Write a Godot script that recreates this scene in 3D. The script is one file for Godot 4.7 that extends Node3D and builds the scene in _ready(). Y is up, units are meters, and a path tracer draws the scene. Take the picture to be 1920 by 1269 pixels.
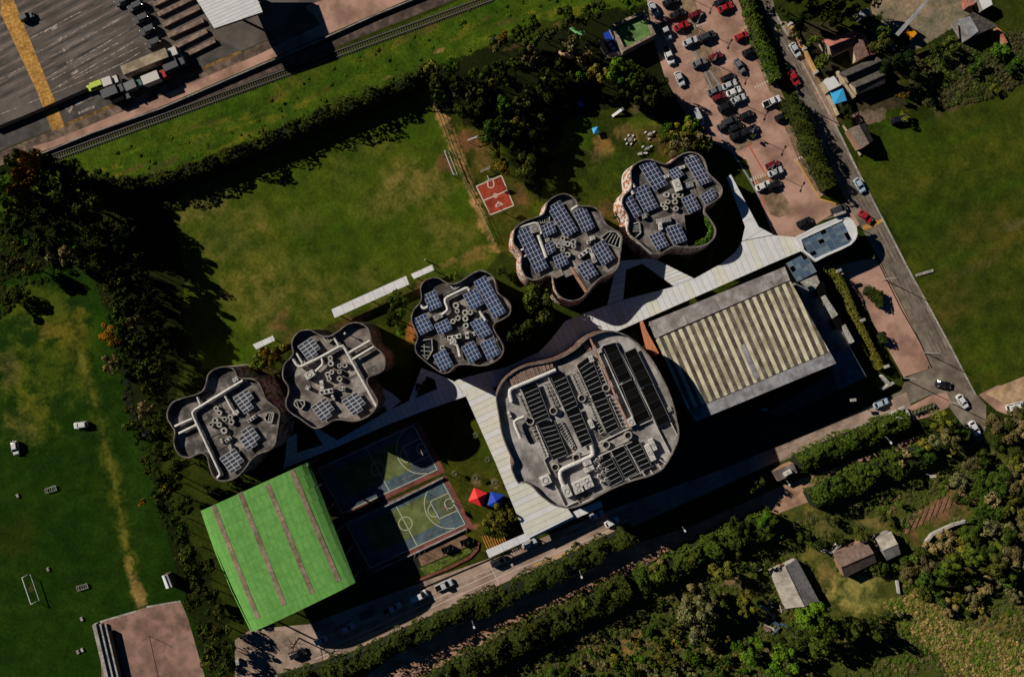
extends Node3D
# An aerial view of a school campus; one unit is one metre, +x is east, +z is south, y is up.
const CAM_H := 213.0      # height of the drone
const SURVEY := 7.0       # survey units per metre on the ground
const ORD := ["first", "second", "third", "fourth", "fifth", "sixth", "seventh", "eighth", "ninth", "tenth", "eleventh", "twelfth", "thirteenth", "fourteenth", "fifteenth", "sixteenth", "seventeenth", "eighteenth", "nineteenth"]
const TENS := ["", "", "twenty", "thirty", "forty", "fifty", "sixty", "seventy", "eighty", "ninety"]
var rng := RandomNumberGenerator.new()
var used := {}
var M := {}
var wear: NoiseTexture2D

func W(x: float, y: float, h := 0.0) -> Vector3:        # survey mark of something that stands at height h -> metres
	var k := (1.0 - h / CAM_H) / SURVEY
	return Vector3((x - 960.0) * k, h, (y - 634.5) * k)
func q(ox: float, oy: float, s: float, a: Array) -> PackedVector2Array:   # survey sheet (corner, magnification) -> survey marks
	var r := PackedVector2Array()
	for i in range(0, a.size(), 2): r.append(Vector2(ox + a[i] / s, oy + a[i + 1] / s))
	return r
func g(a: Array) -> PackedVector2Array: return q(0, 0, 1, a)
func wp(p: PackedVector2Array, h := 0.0) -> PackedVector2Array:           # survey marks -> plan in metres
	var r := PackedVector2Array()
	for v in p:
		var w := W(v.x, v.y, h); r.append(Vector2(w.x, w.z))
	return r
func smooth(p: PackedVector2Array, n := 4) -> PackedVector2Array:         # closed Catmull-Rom
	var r := PackedVector2Array(); var c := p.size()
	for i in c:
		for k in n: r.append(p[i].cubic_interpolate(p[(i + 1) % c], p[(i - 1 + c) % c], p[(i + 2) % c], float(k) / n))
	return r
func ccw(p: PackedVector2Array) -> PackedVector2Array:
	var r := p.duplicate()
	if Geometry2D.is_polygon_clockwise(r): r.reverse()
	return r
func inset(p: PackedVector2Array, d: float) -> PackedVector2Array:        # moves every corner inwards (p made by ccw)
	var r := PackedVector2Array(); var c := p.size()
	for i in c:
		var a := (p[i] - p[(i - 1 + c) % c]).normalized(); var b := (p[(i + 1) % c] - p[i]).normalized()
		var t := a + b
		if t.length() < 0.01: t = b
		t = t.normalized()
		r.append(p[i] + Vector2(-t.y, t.x) * d / maxf(0.5, absf(t.dot(b))))
	return r
func center(p: PackedVector2Array) -> Vector2:
	var c := Vector2.ZERO
	for v in p: c += v
	return c / p.size()
const EXPOSURE := 1.35    # how bright the picture is taken; colours were measured at 1 and are divided by it
func lin(r: float, gr: float, b: float) -> Color: return Color(r / EXPOSURE, gr / EXPOSURE, b / EXPOSURE).linear_to_srgb()

func nm(s: String) -> String:
	if not used.has(s):
		used[s] = 0; return s
	used[s] += 1
	return "%s_%03d" % [s, used[s]]
func ordinal(n: int) -> String:
	if n < 20: return ORD[n - 1]
	if n % 10 == 0: return TENS[n / 10].trim_suffix("y") + "ieth"
	return TENS[n / 10] + "-" + ORD[n % 10 - 1]
func tag(o: Node, label: String, category := "", group := ""):
	o.set_meta("label", label)
	if category: o.set_meta("category", category)
	if group: o.set_meta("group", group)
func thing(called: String, label: String, category: String, at := Vector3.ZERO, yaw := 0.0, group := "") -> Node3D:
	var o := Node3D.new(); o.name = nm(called); add_child(o)
	o.position = at; o.rotation.y = yaw; tag(o, label, category, group)
	return o
func obj(called: String, mesh: Mesh, m: Material, parent: Node = null) -> MeshInstance3D:
	var o := MeshInstance3D.new(); o.mesh = mesh; o.material_override = m
	if parent == null:
		o.name = nm(called); add_child(o)
	else:
		o.name = called; parent.add_child(o, true)
	return o
func struct(called: String, mesh: Mesh, m: Material, label := "") -> MeshInstance3D:
	var o := obj(called, mesh, m); o.set_meta("kind", "structure")
	if label: o.set_meta("label", label)
	return o

# ---- materials
func flat(c: Color, rough := 0.85, metal := 0.0) -> StandardMaterial3D:
	var m := StandardMaterial3D.new(); m.albedo_color = c; m.roughness = rough; m.metallic = metal
	m.metallic_specular = 0.3
	return m
func noisy(c1: Color, c2: Color, metres: float, rough := 0.9, octaves := 4, sd := 1, c3: Variant = null, lo := 0.3, hi := 0.7) -> StandardMaterial3D:
	var n := FastNoiseLite.new(); n.seed = sd; n.frequency = 0.018; n.fractal_octaves = octaves; n.fractal_gain = 0.6
	var t := NoiseTexture2D.new(); t.width = 256; t.height = 256; t.seamless = true; t.noise = n
	var gr := Gradient.new(); gr.set_color(0, c1); gr.set_offset(0, lo); gr.set_color(1, c2); gr.set_offset(1, hi)
	if c3 != null: gr.add_point((lo + hi) / 2.0, c3)
	t.color_ramp = gr
	var m := flat(Color.WHITE, rough); m.albedo_texture = t
	m.uv1_triplanar = true; m.uv1_world_triplanar = true; m.uv1_scale = Vector3.ONE / metres
	if wear == null:      # broad staining shared by all weathered surfaces
		var wn := FastNoiseLite.new(); wn.seed = 90; wn.frequency = 0.012; wn.fractal_octaves = 6; wn.fractal_gain = 0.65
		wear = NoiseTexture2D.new(); wear.width = 512; wear.height = 512; wear.seamless = true; wear.noise = wn
		var wg := Gradient.new(); wg.set_color(0, Color(0.8, 0.79, 0.78)); wg.set_offset(0, 0.25); wg.set_color(1, Color(1, 1, 1)); wg.set_offset(1, 0.62); wear.color_ramp = wg
	m.detail_enabled = true; m.detail_blend_mode = BaseMaterial3D.BLEND_MODE_MUL; m.detail_albedo = wear; m.detail_uv_layer = BaseMaterial3D.DETAIL_UV_2
	m.uv2_triplanar = true; m.uv2_world_triplanar = true; m.uv2_scale = Vector3.ONE / (metres * 1.7 + 23.0)
	return m

# ---- shapes
func surf() -> SurfaceTool:
	var st := SurfaceTool.new(); st.begin(Mesh.PRIMITIVE_TRIANGLES); st.set_smooth_group(-1)
	return st
func done(st: SurfaceTool) -> ArrayMesh:
	st.generate_normals(); return st.commit()
func quad(st: SurfaceTool, a: Vector3, b: Vector3, c: Vector3, d: Vector3):
	for v in [a, b, c, a, c, d]: st.add_vertex(v)
func box(st: SurfaceTool, t: Transform3D, s: Vector3, taper := 1.0):      # box on its base centre
	var v := []
	for y in [0.0, 1.0]:
		var f: float = 1.0 if y == 0.0 else taper
		for p in [[-0.5, -0.5], [0.5, -0.5], [0.5, 0.5], [-0.5, 0.5]]: v.append(t * Vector3(p[0] * s.x * f, y * s.y, p[1] * s.z * f))
	quad(st, v[4], v[5], v[6], v[7]); quad(st, v[3], v[2], v[1], v[0])
	for i in 4:
		var j := (i + 1) % 4
		quad(st, v[i], v[j], v[4 + j], v[4 + i])
func at(p: Vector3, yaw := 0.0) -> Transform3D: return Transform3D(Basis(Vector3.UP, yaw), p)
func bar(st: SurfaceTool, a: Vector3, b: Vector3, w: float, h := -1.0):   # square bar between two points
	if h < 0: h = w
	var d := b - a; var f := d.normalized()
	var side := f.cross(Vector3.UP)
	if side.length() < 0.01: side = Vector3.RIGHT
	side = side.normalized() * w / 2.0; var up := side.cross(f).normalized() * h / 2.0
	var v := []
	for p in [a, b]: v.append_array([p - side - up, p + side - up, p + side + up, p - side + up])
	quad(st, v[0], v[1], v[2], v[3]); quad(st, v[7], v[6], v[5], v[4])
	for i in 4:
		var j := (i + 1) % 4
		quad(st, v[i], v[4 + i], v[4 + j], v[j])
func ring(st: SurfaceTool, c: Vector3, r0: float, r1: float, h: float, n := 14, floor_y := -1.0):   # upright tube wall
	for i in n:
		var a := TAU * i / n; var b := TAU * (i + 1) / n
		var da := Vector3(cos(a), 0, sin(a)); var db := Vector3(cos(b), 0, sin(b)); var u := Vector3(0, h, 0)
		quad(st, c + da * r1, c + db * r1, c + db * r1 + u, c + da * r1 + u)
		quad(st, c + da * r1 + u, c + db * r1 + u, c + db * r0 + u, c + da * r0 + u)
		quad(st, c + da * r0 + u, c + db * r0 + u, c + db * r0, c + da * r0)
func disc(st: SurfaceTool, c: Vector3, r: float, n := 14):
	for i in n:
		var a := TAU * i / n; var b := TAU * (i + 1) / n
		for v in [c, c + Vector3(cos(a), 0, sin(a)) * r, c + Vector3(cos(b), 0, sin(b)) * r]: st.add_vertex(v)
func tube(st: SurfaceTool, pts: Array, r: float, n := 8, r2 := -1.0):     # round tube through points
	if r2 < 0: r2 = r
	var rings := []
	for i in pts.size():
		var d: Vector3 = (pts[mini(i + 1, pts.size() - 1)] - pts[maxi(i - 1, 0)]).normalized()
		var s := d.cross(Vector3.UP)
		if s.length() < 0.05: s = Vector3.RIGHT
		s = s.normalized(); var u := s.cross(d).normalized()
		var rr := lerpf(r, r2, float(i) / maxf(1.0, pts.size() - 1)); var rg := []
		for k in n: rg.append(pts[i] + (s * cos(TAU * k / n) + u * sin(TAU * k / n)) * rr)
		rings.append(rg)
	st.set_smooth_group(1)
	for i in rings.size() - 1:
		for k in n:
			var j := (k + 1) % n
			quad(st, rings[i][k], rings[i][j], rings[i + 1][j], rings[i + 1][k])
	st.set_smooth_group(-1)
	for e in [0, rings.size() - 1]:
		for k in range(1, n - 1):
			for v in [rings[e][0], rings[e][k], rings[e][k + 1]]: st.add_vertex(v)
func sheet(p: PackedVector2Array, y: float) -> ArrayMesh:                 # flat polygon in plan
	var st := surf(); lid(st, p, y)
	return done(st)
func lid(st: SurfaceTool, p: PackedVector2Array, y: float):
	var ix := Geometry2D.triangulate_polygon(p)
	for i in range(0, ix.size(), 3):
		var a := p[ix[i]]; var b := p[ix[i + 1]]; var c := p[ix[i + 2]]
		if (b - a).cross(c - a) < 0:
			var t := b; b = c; c = t
		for v in [a, b, c]: st.add_vertex(Vector3(v.x, y, v.y))
func skirt(st: SurfaceTool, p: PackedVector2Array, y0: float, y1: float):
	for i in p.size():
		var a := p[i]; var b := p[(i + 1) % p.size()]
		quad(st, Vector3(a.x, y0, a.y), Vector3(b.x, y0, b.y), Vector3(b.x, y1, b.y), Vector3(a.x, y1, a.y))
func prism(p: PackedVector2Array, y0: float, y1: float) -> ArrayMesh:
	var st := surf(); lid(st, p, y1); lid(st, p, y0); skirt(st, p, y0, y1)
	return done(st)
func vault(p: PackedVector2Array, thick: float, f: Callable) -> ArrayMesh:  # prism whose top follows f
	var st := surf()
	var ix := Geometry2D.triangulate_polygon(p)
	for i in range(0, ix.size(), 3):
		for lift in [0.0, -thick]:
			for k in 3:
				var v := p[ix[i + k]]
				var y: float = f.call(v)
				st.add_vertex(Vector3(v.x, y + lift, v.y))
	for i in p.size():
		var a := p[i]; var b := p[(i + 1) % p.size()]
		var ya: float = f.call(a); var yb: float = f.call(b)
		quad(st, Vector3(a.x, ya - thick, a.y), Vector3(b.x, yb - thick, b.y), Vector3(b.x, yb, b.y), Vector3(a.x, ya, a.y))
	return done(st)
# cuts a plan polygon into strips across dir and calls each a part of its own
func strips(parent: Node, called: String, p: PackedVector2Array, dir: Vector2, step: float, gap: float, y: float, thick: float, mats: Array, f: Variant = null, start := 0.0):
	var u := dir.normalized(); var v := Vector2(-u.y, u.x)
	var lo := 1e9; var hi := -1e9; var vlo := 1e9; var vhi := -1e9
	for c in p:
		lo = minf(lo, c.dot(u)); hi = maxf(hi, c.dot(u)); vlo = minf(vlo, c.dot(v)); vhi = maxf(vhi, c.dot(v))
	var k := 0; var s := lo - start
	while s < hi:
		var e := s + step - gap
		var cut := PackedVector2Array([u * s + v * (vlo - 1), u * e + v * (vlo - 1), u * e + v * (vhi + 1), u * s + v * (vhi + 1)])
		for piece in Geometry2D.intersect_polygons(p, cut):
			if piece.size() < 3 or absf(area(piece)) < 0.05: continue
			var m: Material = mats[k % mats.size()]
			if f == null: obj(called, prism(piece, y - thick, y), m, parent)
			else: obj(called, vault(piece, thick, f), m, parent)
		s += step; k += 1
func area(p: PackedVector2Array) -> float:
	var a := 0.0
	for i in p.size(): a += p[i].cross(p[(i + 1) % p.size()])
	return a / 2.0
func line_on(st: SurfaceTool, a: Vector2, b: Vector2, w: float, y: float):  # painted line between survey marks
	var p := W(a.x, a.y); var r := W(b.x, b.y); var d := (r - p).normalized(); var s := Vector3(-d.z, 0, d.x) * w / 2.0
	var u := Vector3(0, y, 0)
	quad(st, p - s + u, r - s + u, r + s + u, p + s + u)
func _ready():
	# camera: the drone looks straight down
	var cam := Camera3D.new(); cam.name = "camera"; add_child(cam)
	cam.position = Vector3(0, CAM_H, 0); cam.rotation_degrees = Vector3(-90, 0, 0)
	cam.fov = rad_to_deg(2.0 * atan(1269.0 / 2.0 / SURVEY / CAM_H)); cam.near = 1.0; cam.far = 4000.0; cam.current = true
	# sky: thin, deep blue high-altitude air
	var sm := ProceduralSkyMaterial.new()
	sm.sky_top_color = Color(0.0026, 0.0155, 0.047).linear_to_srgb(); sm.sky_horizon_color = Color(0.0045, 0.017, 0.044).linear_to_srgb(); sm.sky_curve = 0.12
	sm.ground_bottom_color = Color(0.002, 0.004, 0.002).linear_to_srgb(); sm.ground_horizon_color = Color(0.0045, 0.017, 0.044).linear_to_srgb(); sm.sun_angle_max = 1.0
	var sky := Sky.new(); sky.sky_material = sm
	var env := Environment.new(); env.background_mode = Environment.BG_SKY; env.sky = sky; env.background_energy_multiplier = 1.0
	env.tonemap_mode = Environment.TONE_MAPPER_LINEAR; env.tonemap_exposure = EXPOSURE
	env.sdfgi_enabled = true; env.ssao_enabled = true; env.ssil_enabled = true
	var we := WorldEnvironment.new(); we.name = "world_environment"; we.environment = env; add_child(we)
	# low sun from the upper left
	var sun := DirectionalLight3D.new(); sun.name = "sun"; add_child(sun)
	var e := atan(1.0 / 1.86)
	sun.basis = Basis.looking_at(Vector3(0.897 * cos(e), -sin(e), 0.442 * cos(e)), Vector3.UP)
	sun.light_energy = 1.55; sun.light_color = Color(1.0, 0.97, 0.925); sun.light_angular_distance = 0.5; sun.shadow_enabled = true
	sun.directional_shadow_max_distance = 600.0
	rng.seed = 11
	materials()
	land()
	roads()
	school()
	hall()
	gym()
	walks()
	entrance()
	green_roof()
	vehicles()
	grounds()
	growth()

func materials():
	var c := func(r, gr, b): return lin(r, gr, b)
	var leaf := [Color(0.046, 0.058, 0.01), Color(0.058, 0.088, 0.011), Color(0.075, 0.15, 0.01), Color(0.15, 0.14, 0.02), Color(0.185, 0.155, 0.06), Color(0.23, 0.12, 0.012), Color(0.02, 0.03, 0.008)]
	for i in leaf.size():
		var m := flat(lin(leaf[i].r, leaf[i].g, leaf[i].b), 0.7); m.vertex_color_use_as_albedo = true; m.specular_mode = BaseMaterial3D.SPECULAR_DISABLED; M["leaf%d" % i] = m
		for k in 3:      # no two neighbours quite alike
			var mk: StandardMaterial3D = m.duplicate(); var f: float = [0.72, 1.0, 1.32][k]; var rr: float = [1.0, 0.9, 1.12][k]
			mk.albedo_color = lin(leaf[i].r * f * rr, leaf[i].g * f, leaf[i].b * f); M["leaf%d_%d" % [i, k]] = mk
	var cv := flat(lin(1, 1, 1), 0.85); cv.vertex_color_use_as_albedo = true; cv.specular_mode = BaseMaterial3D.SPECULAR_DISABLED; M.cover = cv
	M.bark = flat(lin(0.03, 0.024, 0.016)); M.frond = flat(lin(0.075, 0.085, 0.035), 0.7)
	var br := flat(lin(1, 1, 1), 0.85); br.vertex_color_use_as_albedo = true; M.brick = br
	M.brick_plain = noisy(lin(0.3, 0.16, 0.1), lin(0.45, 0.28, 0.18), 3.0)
	M.roof_dark = noisy(lin(0.075, 0.066, 0.06), lin(0.27, 0.235, 0.21), 26.0, 0.9, 5, 2, lin(0.13, 0.115, 0.105), 0.3, 0.66)
	M.roof_brown = noisy(lin(0.12, 0.1, 0.09), lin(0.29, 0.24, 0.2), 30.0, 0.9, 5, 3, lin(0.2, 0.17, 0.145))
	M.roof_pale = noisy(lin(0.27, 0.25, 0.235), lin(0.47, 0.44, 0.415), 28.0, 0.9, 6, 4, lin(0.39, 0.365, 0.34))
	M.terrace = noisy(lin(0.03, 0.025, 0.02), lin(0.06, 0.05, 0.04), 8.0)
	M.parapet = noisy(lin(0.15, 0.13, 0.115), lin(0.26, 0.225, 0.2), 9.0)
	M.rim_tan = noisy(lin(0.33, 0.24, 0.18), lin(0.45, 0.34, 0.26), 5.0)
	M.white_duct = noisy(lin(0.5, 0.47, 0.43), lin(0.68, 0.65, 0.6), 5.0, 0.6); M.white_old = noisy(lin(0.36, 0.34, 0.3), lin(0.55, 0.53, 0.48), 4.0); M.white_bright = noisy(lin(0.68, 0.67, 0.67), lin(0.76, 0.75, 0.75), 12.0, 0.6)
	M.grey_box = noisy(lin(0.3, 0.29, 0.27), lin(0.42, 0.4, 0.37), 3.0); M.steel = flat(lin(0.2, 0.2, 0.2), 0.5); M.steel_dark = flat(lin(0.035, 0.035, 0.035), 0.7); M.pale_steel = flat(lin(0.3, 0.29, 0.27), 0.6); M.alu = flat(lin(0.5, 0.52, 0.56), 0.55)
	M.dark_glass = flat(lin(0.012, 0.014, 0.016), 0.35); M.vent_hole = flat(lin(0.01, 0.01, 0.01))
	for i in 3:
		M["pv%d" % i] = flat([lin(0.022, 0.03, 0.08), lin(0.022, 0.038, 0.088), lin(0.028, 0.03, 0.075)][i], 0.5)
		M["pv%d" % (i + 6)] = flat([lin(0.025, 0.05, 0.135), lin(0.022, 0.058, 0.145), lin(0.034, 0.05, 0.125)][i], 0.5)
		M["pv%d" % (i + 3)] = flat([lin(0.05, 0.048, 0.055), lin(0.06, 0.055, 0.06), lin(0.05, 0.05, 0.07)][i], 0.5)
		M["sky_glass%d" % i] = flat([lin(0.085, 0.14, 0.2), lin(0.14, 0.2, 0.25), lin(0.07, 0.115, 0.18)][i], 0.4)
	M.black0 = flat(lin(0.005, 0.005, 0.005), 1.0); M.black1 = flat(lin(0.008, 0.008, 0.008), 1.0); M.black0.metallic_specular = 0.05; M.black1.metallic_specular = 0.05
	M.timber = noisy(lin(0.24, 0.14, 0.1), lin(0.38, 0.23, 0.165), 3.0); M.timber2 = noisy(lin(0.2, 0.11, 0.075), lin(0.33, 0.18, 0.12), 3.0)
	M.orange_wall = noisy(lin(0.52, 0.18, 0.085), lin(0.62, 0.24, 0.12), 6.0); M.pink_beam = noisy(lin(0.42, 0.23, 0.16), lin(0.52, 0.3, 0.22), 4.0); M.patch = noisy(lin(0.1, 0.09, 0.08), lin(0.2, 0.18, 0.16), 5.0); M.patch2 = noisy(lin(0.3, 0.26, 0.22), lin(0.4, 0.35, 0.31), 5.0); M.orange_slat = flat(lin(0.55, 0.22, 0.04)); M.orange_paint = flat(lin(0.6, 0.2, 0.03)); M.orange_cab = flat(lin(0.8, 0.3, 0.01), 0.4)
	M.concrete = noisy(lin(0.26, 0.24, 0.22), lin(0.38, 0.35, 0.32), 6.0); M.concrete_light = noisy(lin(0.36, 0.33, 0.29), lin(0.5, 0.46, 0.4), 5.0)
	M.white_roof = noisy(lin(0.68, 0.68, 0.665), lin(0.75, 0.75, 0.735), 18.0, 0.5, 5, 6); M.white_roof2 = noisy(lin(0.65, 0.65, 0.64), lin(0.73, 0.73, 0.72), 15.0, 0.5, 5, 7); M.cream_roof = noisy(lin(0.67, 0.655, 0.55), lin(0.73, 0.715, 0.61), 14.0, 0.5, 5, 8)
	M.gym_cream = noisy(lin(0.66, 0.6, 0.4), lin(0.77, 0.71, 0.51), 16.0, 0.6, 5, 9); M.gym_dark = noisy(lin(0.1, 0.085, 0.065), lin(0.18, 0.15, 0.115), 12.0, 0.8, 5, 10); M.eave = noisy(lin(0.3, 0.3, 0.31), lin(0.38, 0.38, 0.39), 10.0, 0.6)
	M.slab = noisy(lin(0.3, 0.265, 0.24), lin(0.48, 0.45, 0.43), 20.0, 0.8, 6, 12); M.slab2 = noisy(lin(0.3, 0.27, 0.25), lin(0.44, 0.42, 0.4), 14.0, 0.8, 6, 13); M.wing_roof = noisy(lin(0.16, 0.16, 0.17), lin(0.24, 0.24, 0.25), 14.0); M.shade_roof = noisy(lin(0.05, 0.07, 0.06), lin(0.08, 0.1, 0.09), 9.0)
	M.green_roof = noisy(lin(0.125, 0.335, 0.066), lin(0.16, 0.4, 0.084), 14.0, 0.7, 6, 14); M.green_roof2 = noisy(lin(0.12, 0.325, 0.063), lin(0.155, 0.39, 0.081), 17.0, 0.7, 6, 15); M.green_roof3 = noisy(lin(0.13, 0.345, 0.07), lin(0.165, 0.41, 0.09), 12.0, 0.7, 6, 16); M.strip_brown = noisy(lin(0.26, 0.2, 0.13), lin(0.37, 0.28, 0.2), 7.0)
	M.pink_paving = noisy(lin(0.44, 0.255, 0.185), lin(0.54, 0.32, 0.24), 34.0, 0.9, 7, 20, lin(0.49, 0.288, 0.212)); M.bay_paving = noisy(lin(0.22, 0.15, 0.09), lin(0.36, 0.24, 0.15), 13.0, 0.9, 6, 21); M.verge_pink = noisy(lin(0.3, 0.2, 0.14), lin(0.4, 0.27, 0.19), 9.0)
	M.brick_road = noisy(lin(0.4, 0.285, 0.22), lin(0.5, 0.355, 0.275), 30.0, 0.9, 7, 22, lin(0.45, 0.32, 0.248)); M.yard_paving = noisy(lin(0.3, 0.225, 0.17), lin(0.42, 0.3, 0.22), 18.0, 0.9, 6, 23); M.back_road = noisy(lin(0.38, 0.22, 0.145), lin(0.52, 0.3, 0.2), 12.0); M.yard_shade = noisy(lin(0.022, 0.02, 0.017), lin(0.035, 0.03, 0.026), 10.0)  # yard asphalt darkened in its colour to deepen the shade on it
	M.slab_pink = noisy(lin(0.25, 0.155, 0.115), lin(0.38, 0.215, 0.165), 26.0, 0.9, 6, 24, lin(0.31, 0.185, 0.14)); M.lane_asphalt = noisy(lin(0.19, 0.155, 0.115), lin(0.27, 0.225, 0.17), 20.0, 0.9, 6, 25); M.toll_asphalt = noisy(lin(0.105, 0.088, 0.074), lin(0.15, 0.124, 0.106), 60.0, 0.9, 7, 26); M.oily_asphalt = noisy(lin(0.07, 0.06, 0.052), lin(0.11, 0.092, 0.08), 45.0, 0.9, 7, 37); M.worn_asphalt = noisy(lin(0.15, 0.12, 0.1), lin(0.22, 0.172, 0.145), 50.0, 0.9, 7, 36); M.slip_asphalt = noisy(lin(0.07, 0.062, 0.055), lin(0.11, 0.095, 0.085), 20.0, 0.9, 6, 27)
	M.orange_band = noisy(lin(0.42, 0.2, 0.04), lin(0.66, 0.36, 0.08), 5.0, 0.9, 5, 28); M.orange_dirt = noisy(lin(0.12, 0.07, 0.02), lin(0.3, 0.16, 0.04), 9.0, 0.9, 5, 29); M.verge = noisy(lin(0.1, 0.07, 0.05), lin(0.24, 0.16, 0.11), 16.0, 0.9, 6, 30); M.ballast = noisy(lin(0.07, 0.052, 0.042), lin(0.15, 0.103, 0.08), 16.0, 0.95, 6, 31); M.sand = noisy(lin(0.45, 0.29, 0.16), lin(0.62, 0.42, 0.25), 14.0, 0.95, 6, 32); M.earth = noisy(lin(0.2, 0.12, 0.075), lin(0.31, 0.185, 0.12), 12.0, 0.95, 6, 33); M.tilled = noisy(lin(0.18, 0.095, 0.055), lin(0.34, 0.17, 0.1), 3.0); M.far_grass = noisy(lin(0.02, 0.035, 0.005), lin(0.05, 0.06, 0.01), 60.0)
	M.bright_grass = noisy(lin(0.06, 0.1, 0.01), lin(0.16, 0.18, 0.03), 5.0); M.lane_worn = noisy(lin(0.15, 0.125, 0.095), lin(0.21, 0.175, 0.135), 11.0, 0.9, 6, 38); M.road_worn = noisy(lin(0.34, 0.245, 0.19), lin(0.43, 0.31, 0.24), 11.0, 0.9, 6, 39); M.ditch = flat(lin(0.004, 0.005, 0.003), 0.4)
	M.court_blue = noisy(lin(0.08, 0.118, 0.138), lin(0.11, 0.152, 0.172), 14.0); M.court_green = noisy(lin(0.12, 0.15, 0.045), lin(0.17, 0.2, 0.065), 14.0); M.court_key = noisy(lin(0.1, 0.12, 0.055), lin(0.13, 0.155, 0.075), 9.0); M.court_red = noisy(lin(0.2, 0.06, 0.045), lin(0.27, 0.085, 0.065), 9.0); M.court_orange = noisy(lin(0.33, 0.045, 0.02), lin(0.42, 0.062, 0.03), 9.0)
	M.paint_court = flat(lin(0.5, 0.5, 0.36)); M.paint_pale = flat(lin(0.62, 0.52, 0.42)); M.paint_dull = noisy(lin(0.2, 0.16, 0.13), lin(0.5, 0.42, 0.36), 6.0); M.paint_yellow = flat(lin(0.62, 0.33, 0.06)); M.paint_red = flat(lin(0.5, 0.1, 0.05)); M.paint_blue = flat(lin(0.26, 0.26, 0.27))
	M.rail = flat(lin(0.2, 0.18, 0.17), 0.5); M.sleeper = flat(lin(0.062, 0.047, 0.039)); M.hedge_core = flat(lin(0.014, 0.02, 0.006), 1.0); M.island = noisy(lin(0.2, 0.145, 0.11), lin(0.36, 0.25, 0.19), 9.0); M.green_fence = flat(lin(0.16, 0.24, 0.1))
	M.tent_red = flat(lin(0.75, 0.03, 0.03), 0.6); M.tent_blue = flat(lin(0.012, 0.05, 0.4), 0.6); M.tent_sky = flat(lin(0.06, 0.42, 0.75), 0.6); M.terrace_green = noisy(lin(0.13, 0.25, 0.07), lin(0.17, 0.31, 0.1), 6.0); M.sail_green = flat(lin(0.2, 0.5, 0.18))
	M.tile_pink = noisy(lin(0.36, 0.13, 0.1), lin(0.55, 0.22, 0.17), 4.0); M.tile_brown = noisy(lin(0.11, 0.065, 0.05), lin(0.22, 0.12, 0.09), 4.0); M.tile_grey = noisy(lin(0.16, 0.125, 0.1), lin(0.26, 0.2, 0.165), 4.0); M.slate = noisy(lin(0.055, 0.05, 0.045), lin(0.11, 0.1, 0.085), 5.0); M.slate2 = noisy(lin(0.075, 0.07, 0.06), lin(0.14, 0.125, 0.105), 5.0)
	M.wall_cream = noisy(lin(0.5, 0.4, 0.26), lin(0.62, 0.52, 0.36), 4.0); M.ochre = noisy(lin(0.55, 0.32, 0.12), lin(0.68, 0.42, 0.17), 4.0); M.barn_white = noisy(lin(0.42, 0.38, 0.31), lin(0.56, 0.51, 0.43), 6.0, 0.7); M.barn_grey = noisy(lin(0.2, 0.19, 0.18), lin(0.3, 0.28, 0.27), 6.0, 0.7); M.roof_farm = noisy(lin(0.17, 0.115, 0.09), lin(0.27, 0.185, 0.145), 7.0); M.roof_farm2 = noisy(lin(0.12, 0.09, 0.075), lin(0.2, 0.15, 0.125), 7.0)
	for k in ["white_bright", "white_duct", "white_roof", "white_roof2", "cream_roof", "green_roof", "green_roof2", "green_roof3"]: M[k].detail_enabled = false
	var paint := {"silver": [0.5, 0.51, 0.52], "white": [0.72, 0.71, 0.68], "black": [0.012, 0.012, 0.013], "dark": [0.045, 0.047, 0.05], "grey": [0.17, 0.17, 0.17], "red": [0.38, 0.015, 0.02], "wine": [0.17, 0.01, 0.015], "blue": [0.4, 0.5, 0.58], "lime": [0.5, 0.62, 0.03]}
	for k in paint:
		var m := flat(lin(paint[k][0], paint[k][1], paint[k][2]), 0.35, 0.0); m.clearcoat_enabled = true; m.clearcoat = 0.6; m.clearcoat_roughness = 0.12; m.metallic_specular = 0.5; M["car_" + k] = m
	M.car_glass = flat(lin(0.008, 0.01, 0.012), 0.12); M.car_glass.metallic_specular = 0.5; M.tyre = flat(lin(0.012, 0.012, 0.012)); M.lamp_glass = flat(lin(0.6, 0.6, 0.58), 0.15); M.tail_glass = flat(lin(0.3, 0.01, 0.01), 0.2)
	M.lorry_tan = noisy(lin(0.38, 0.3, 0.2), lin(0.46, 0.37, 0.26), 8.0); M.lorry_white = flat(lin(0.62, 0.57, 0.52), 0.5); M.lorry_red = flat(lin(0.4, 0.03, 0.03), 0.4); M.lorry_dark = flat(lin(0.08, 0.08, 0.085), 0.5); M.lorry_grey = flat(lin(0.17, 0.17, 0.17), 0.5); M.lorry_teal = flat(lin(0.05, 0.13, 0.11), 0.5)
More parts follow.
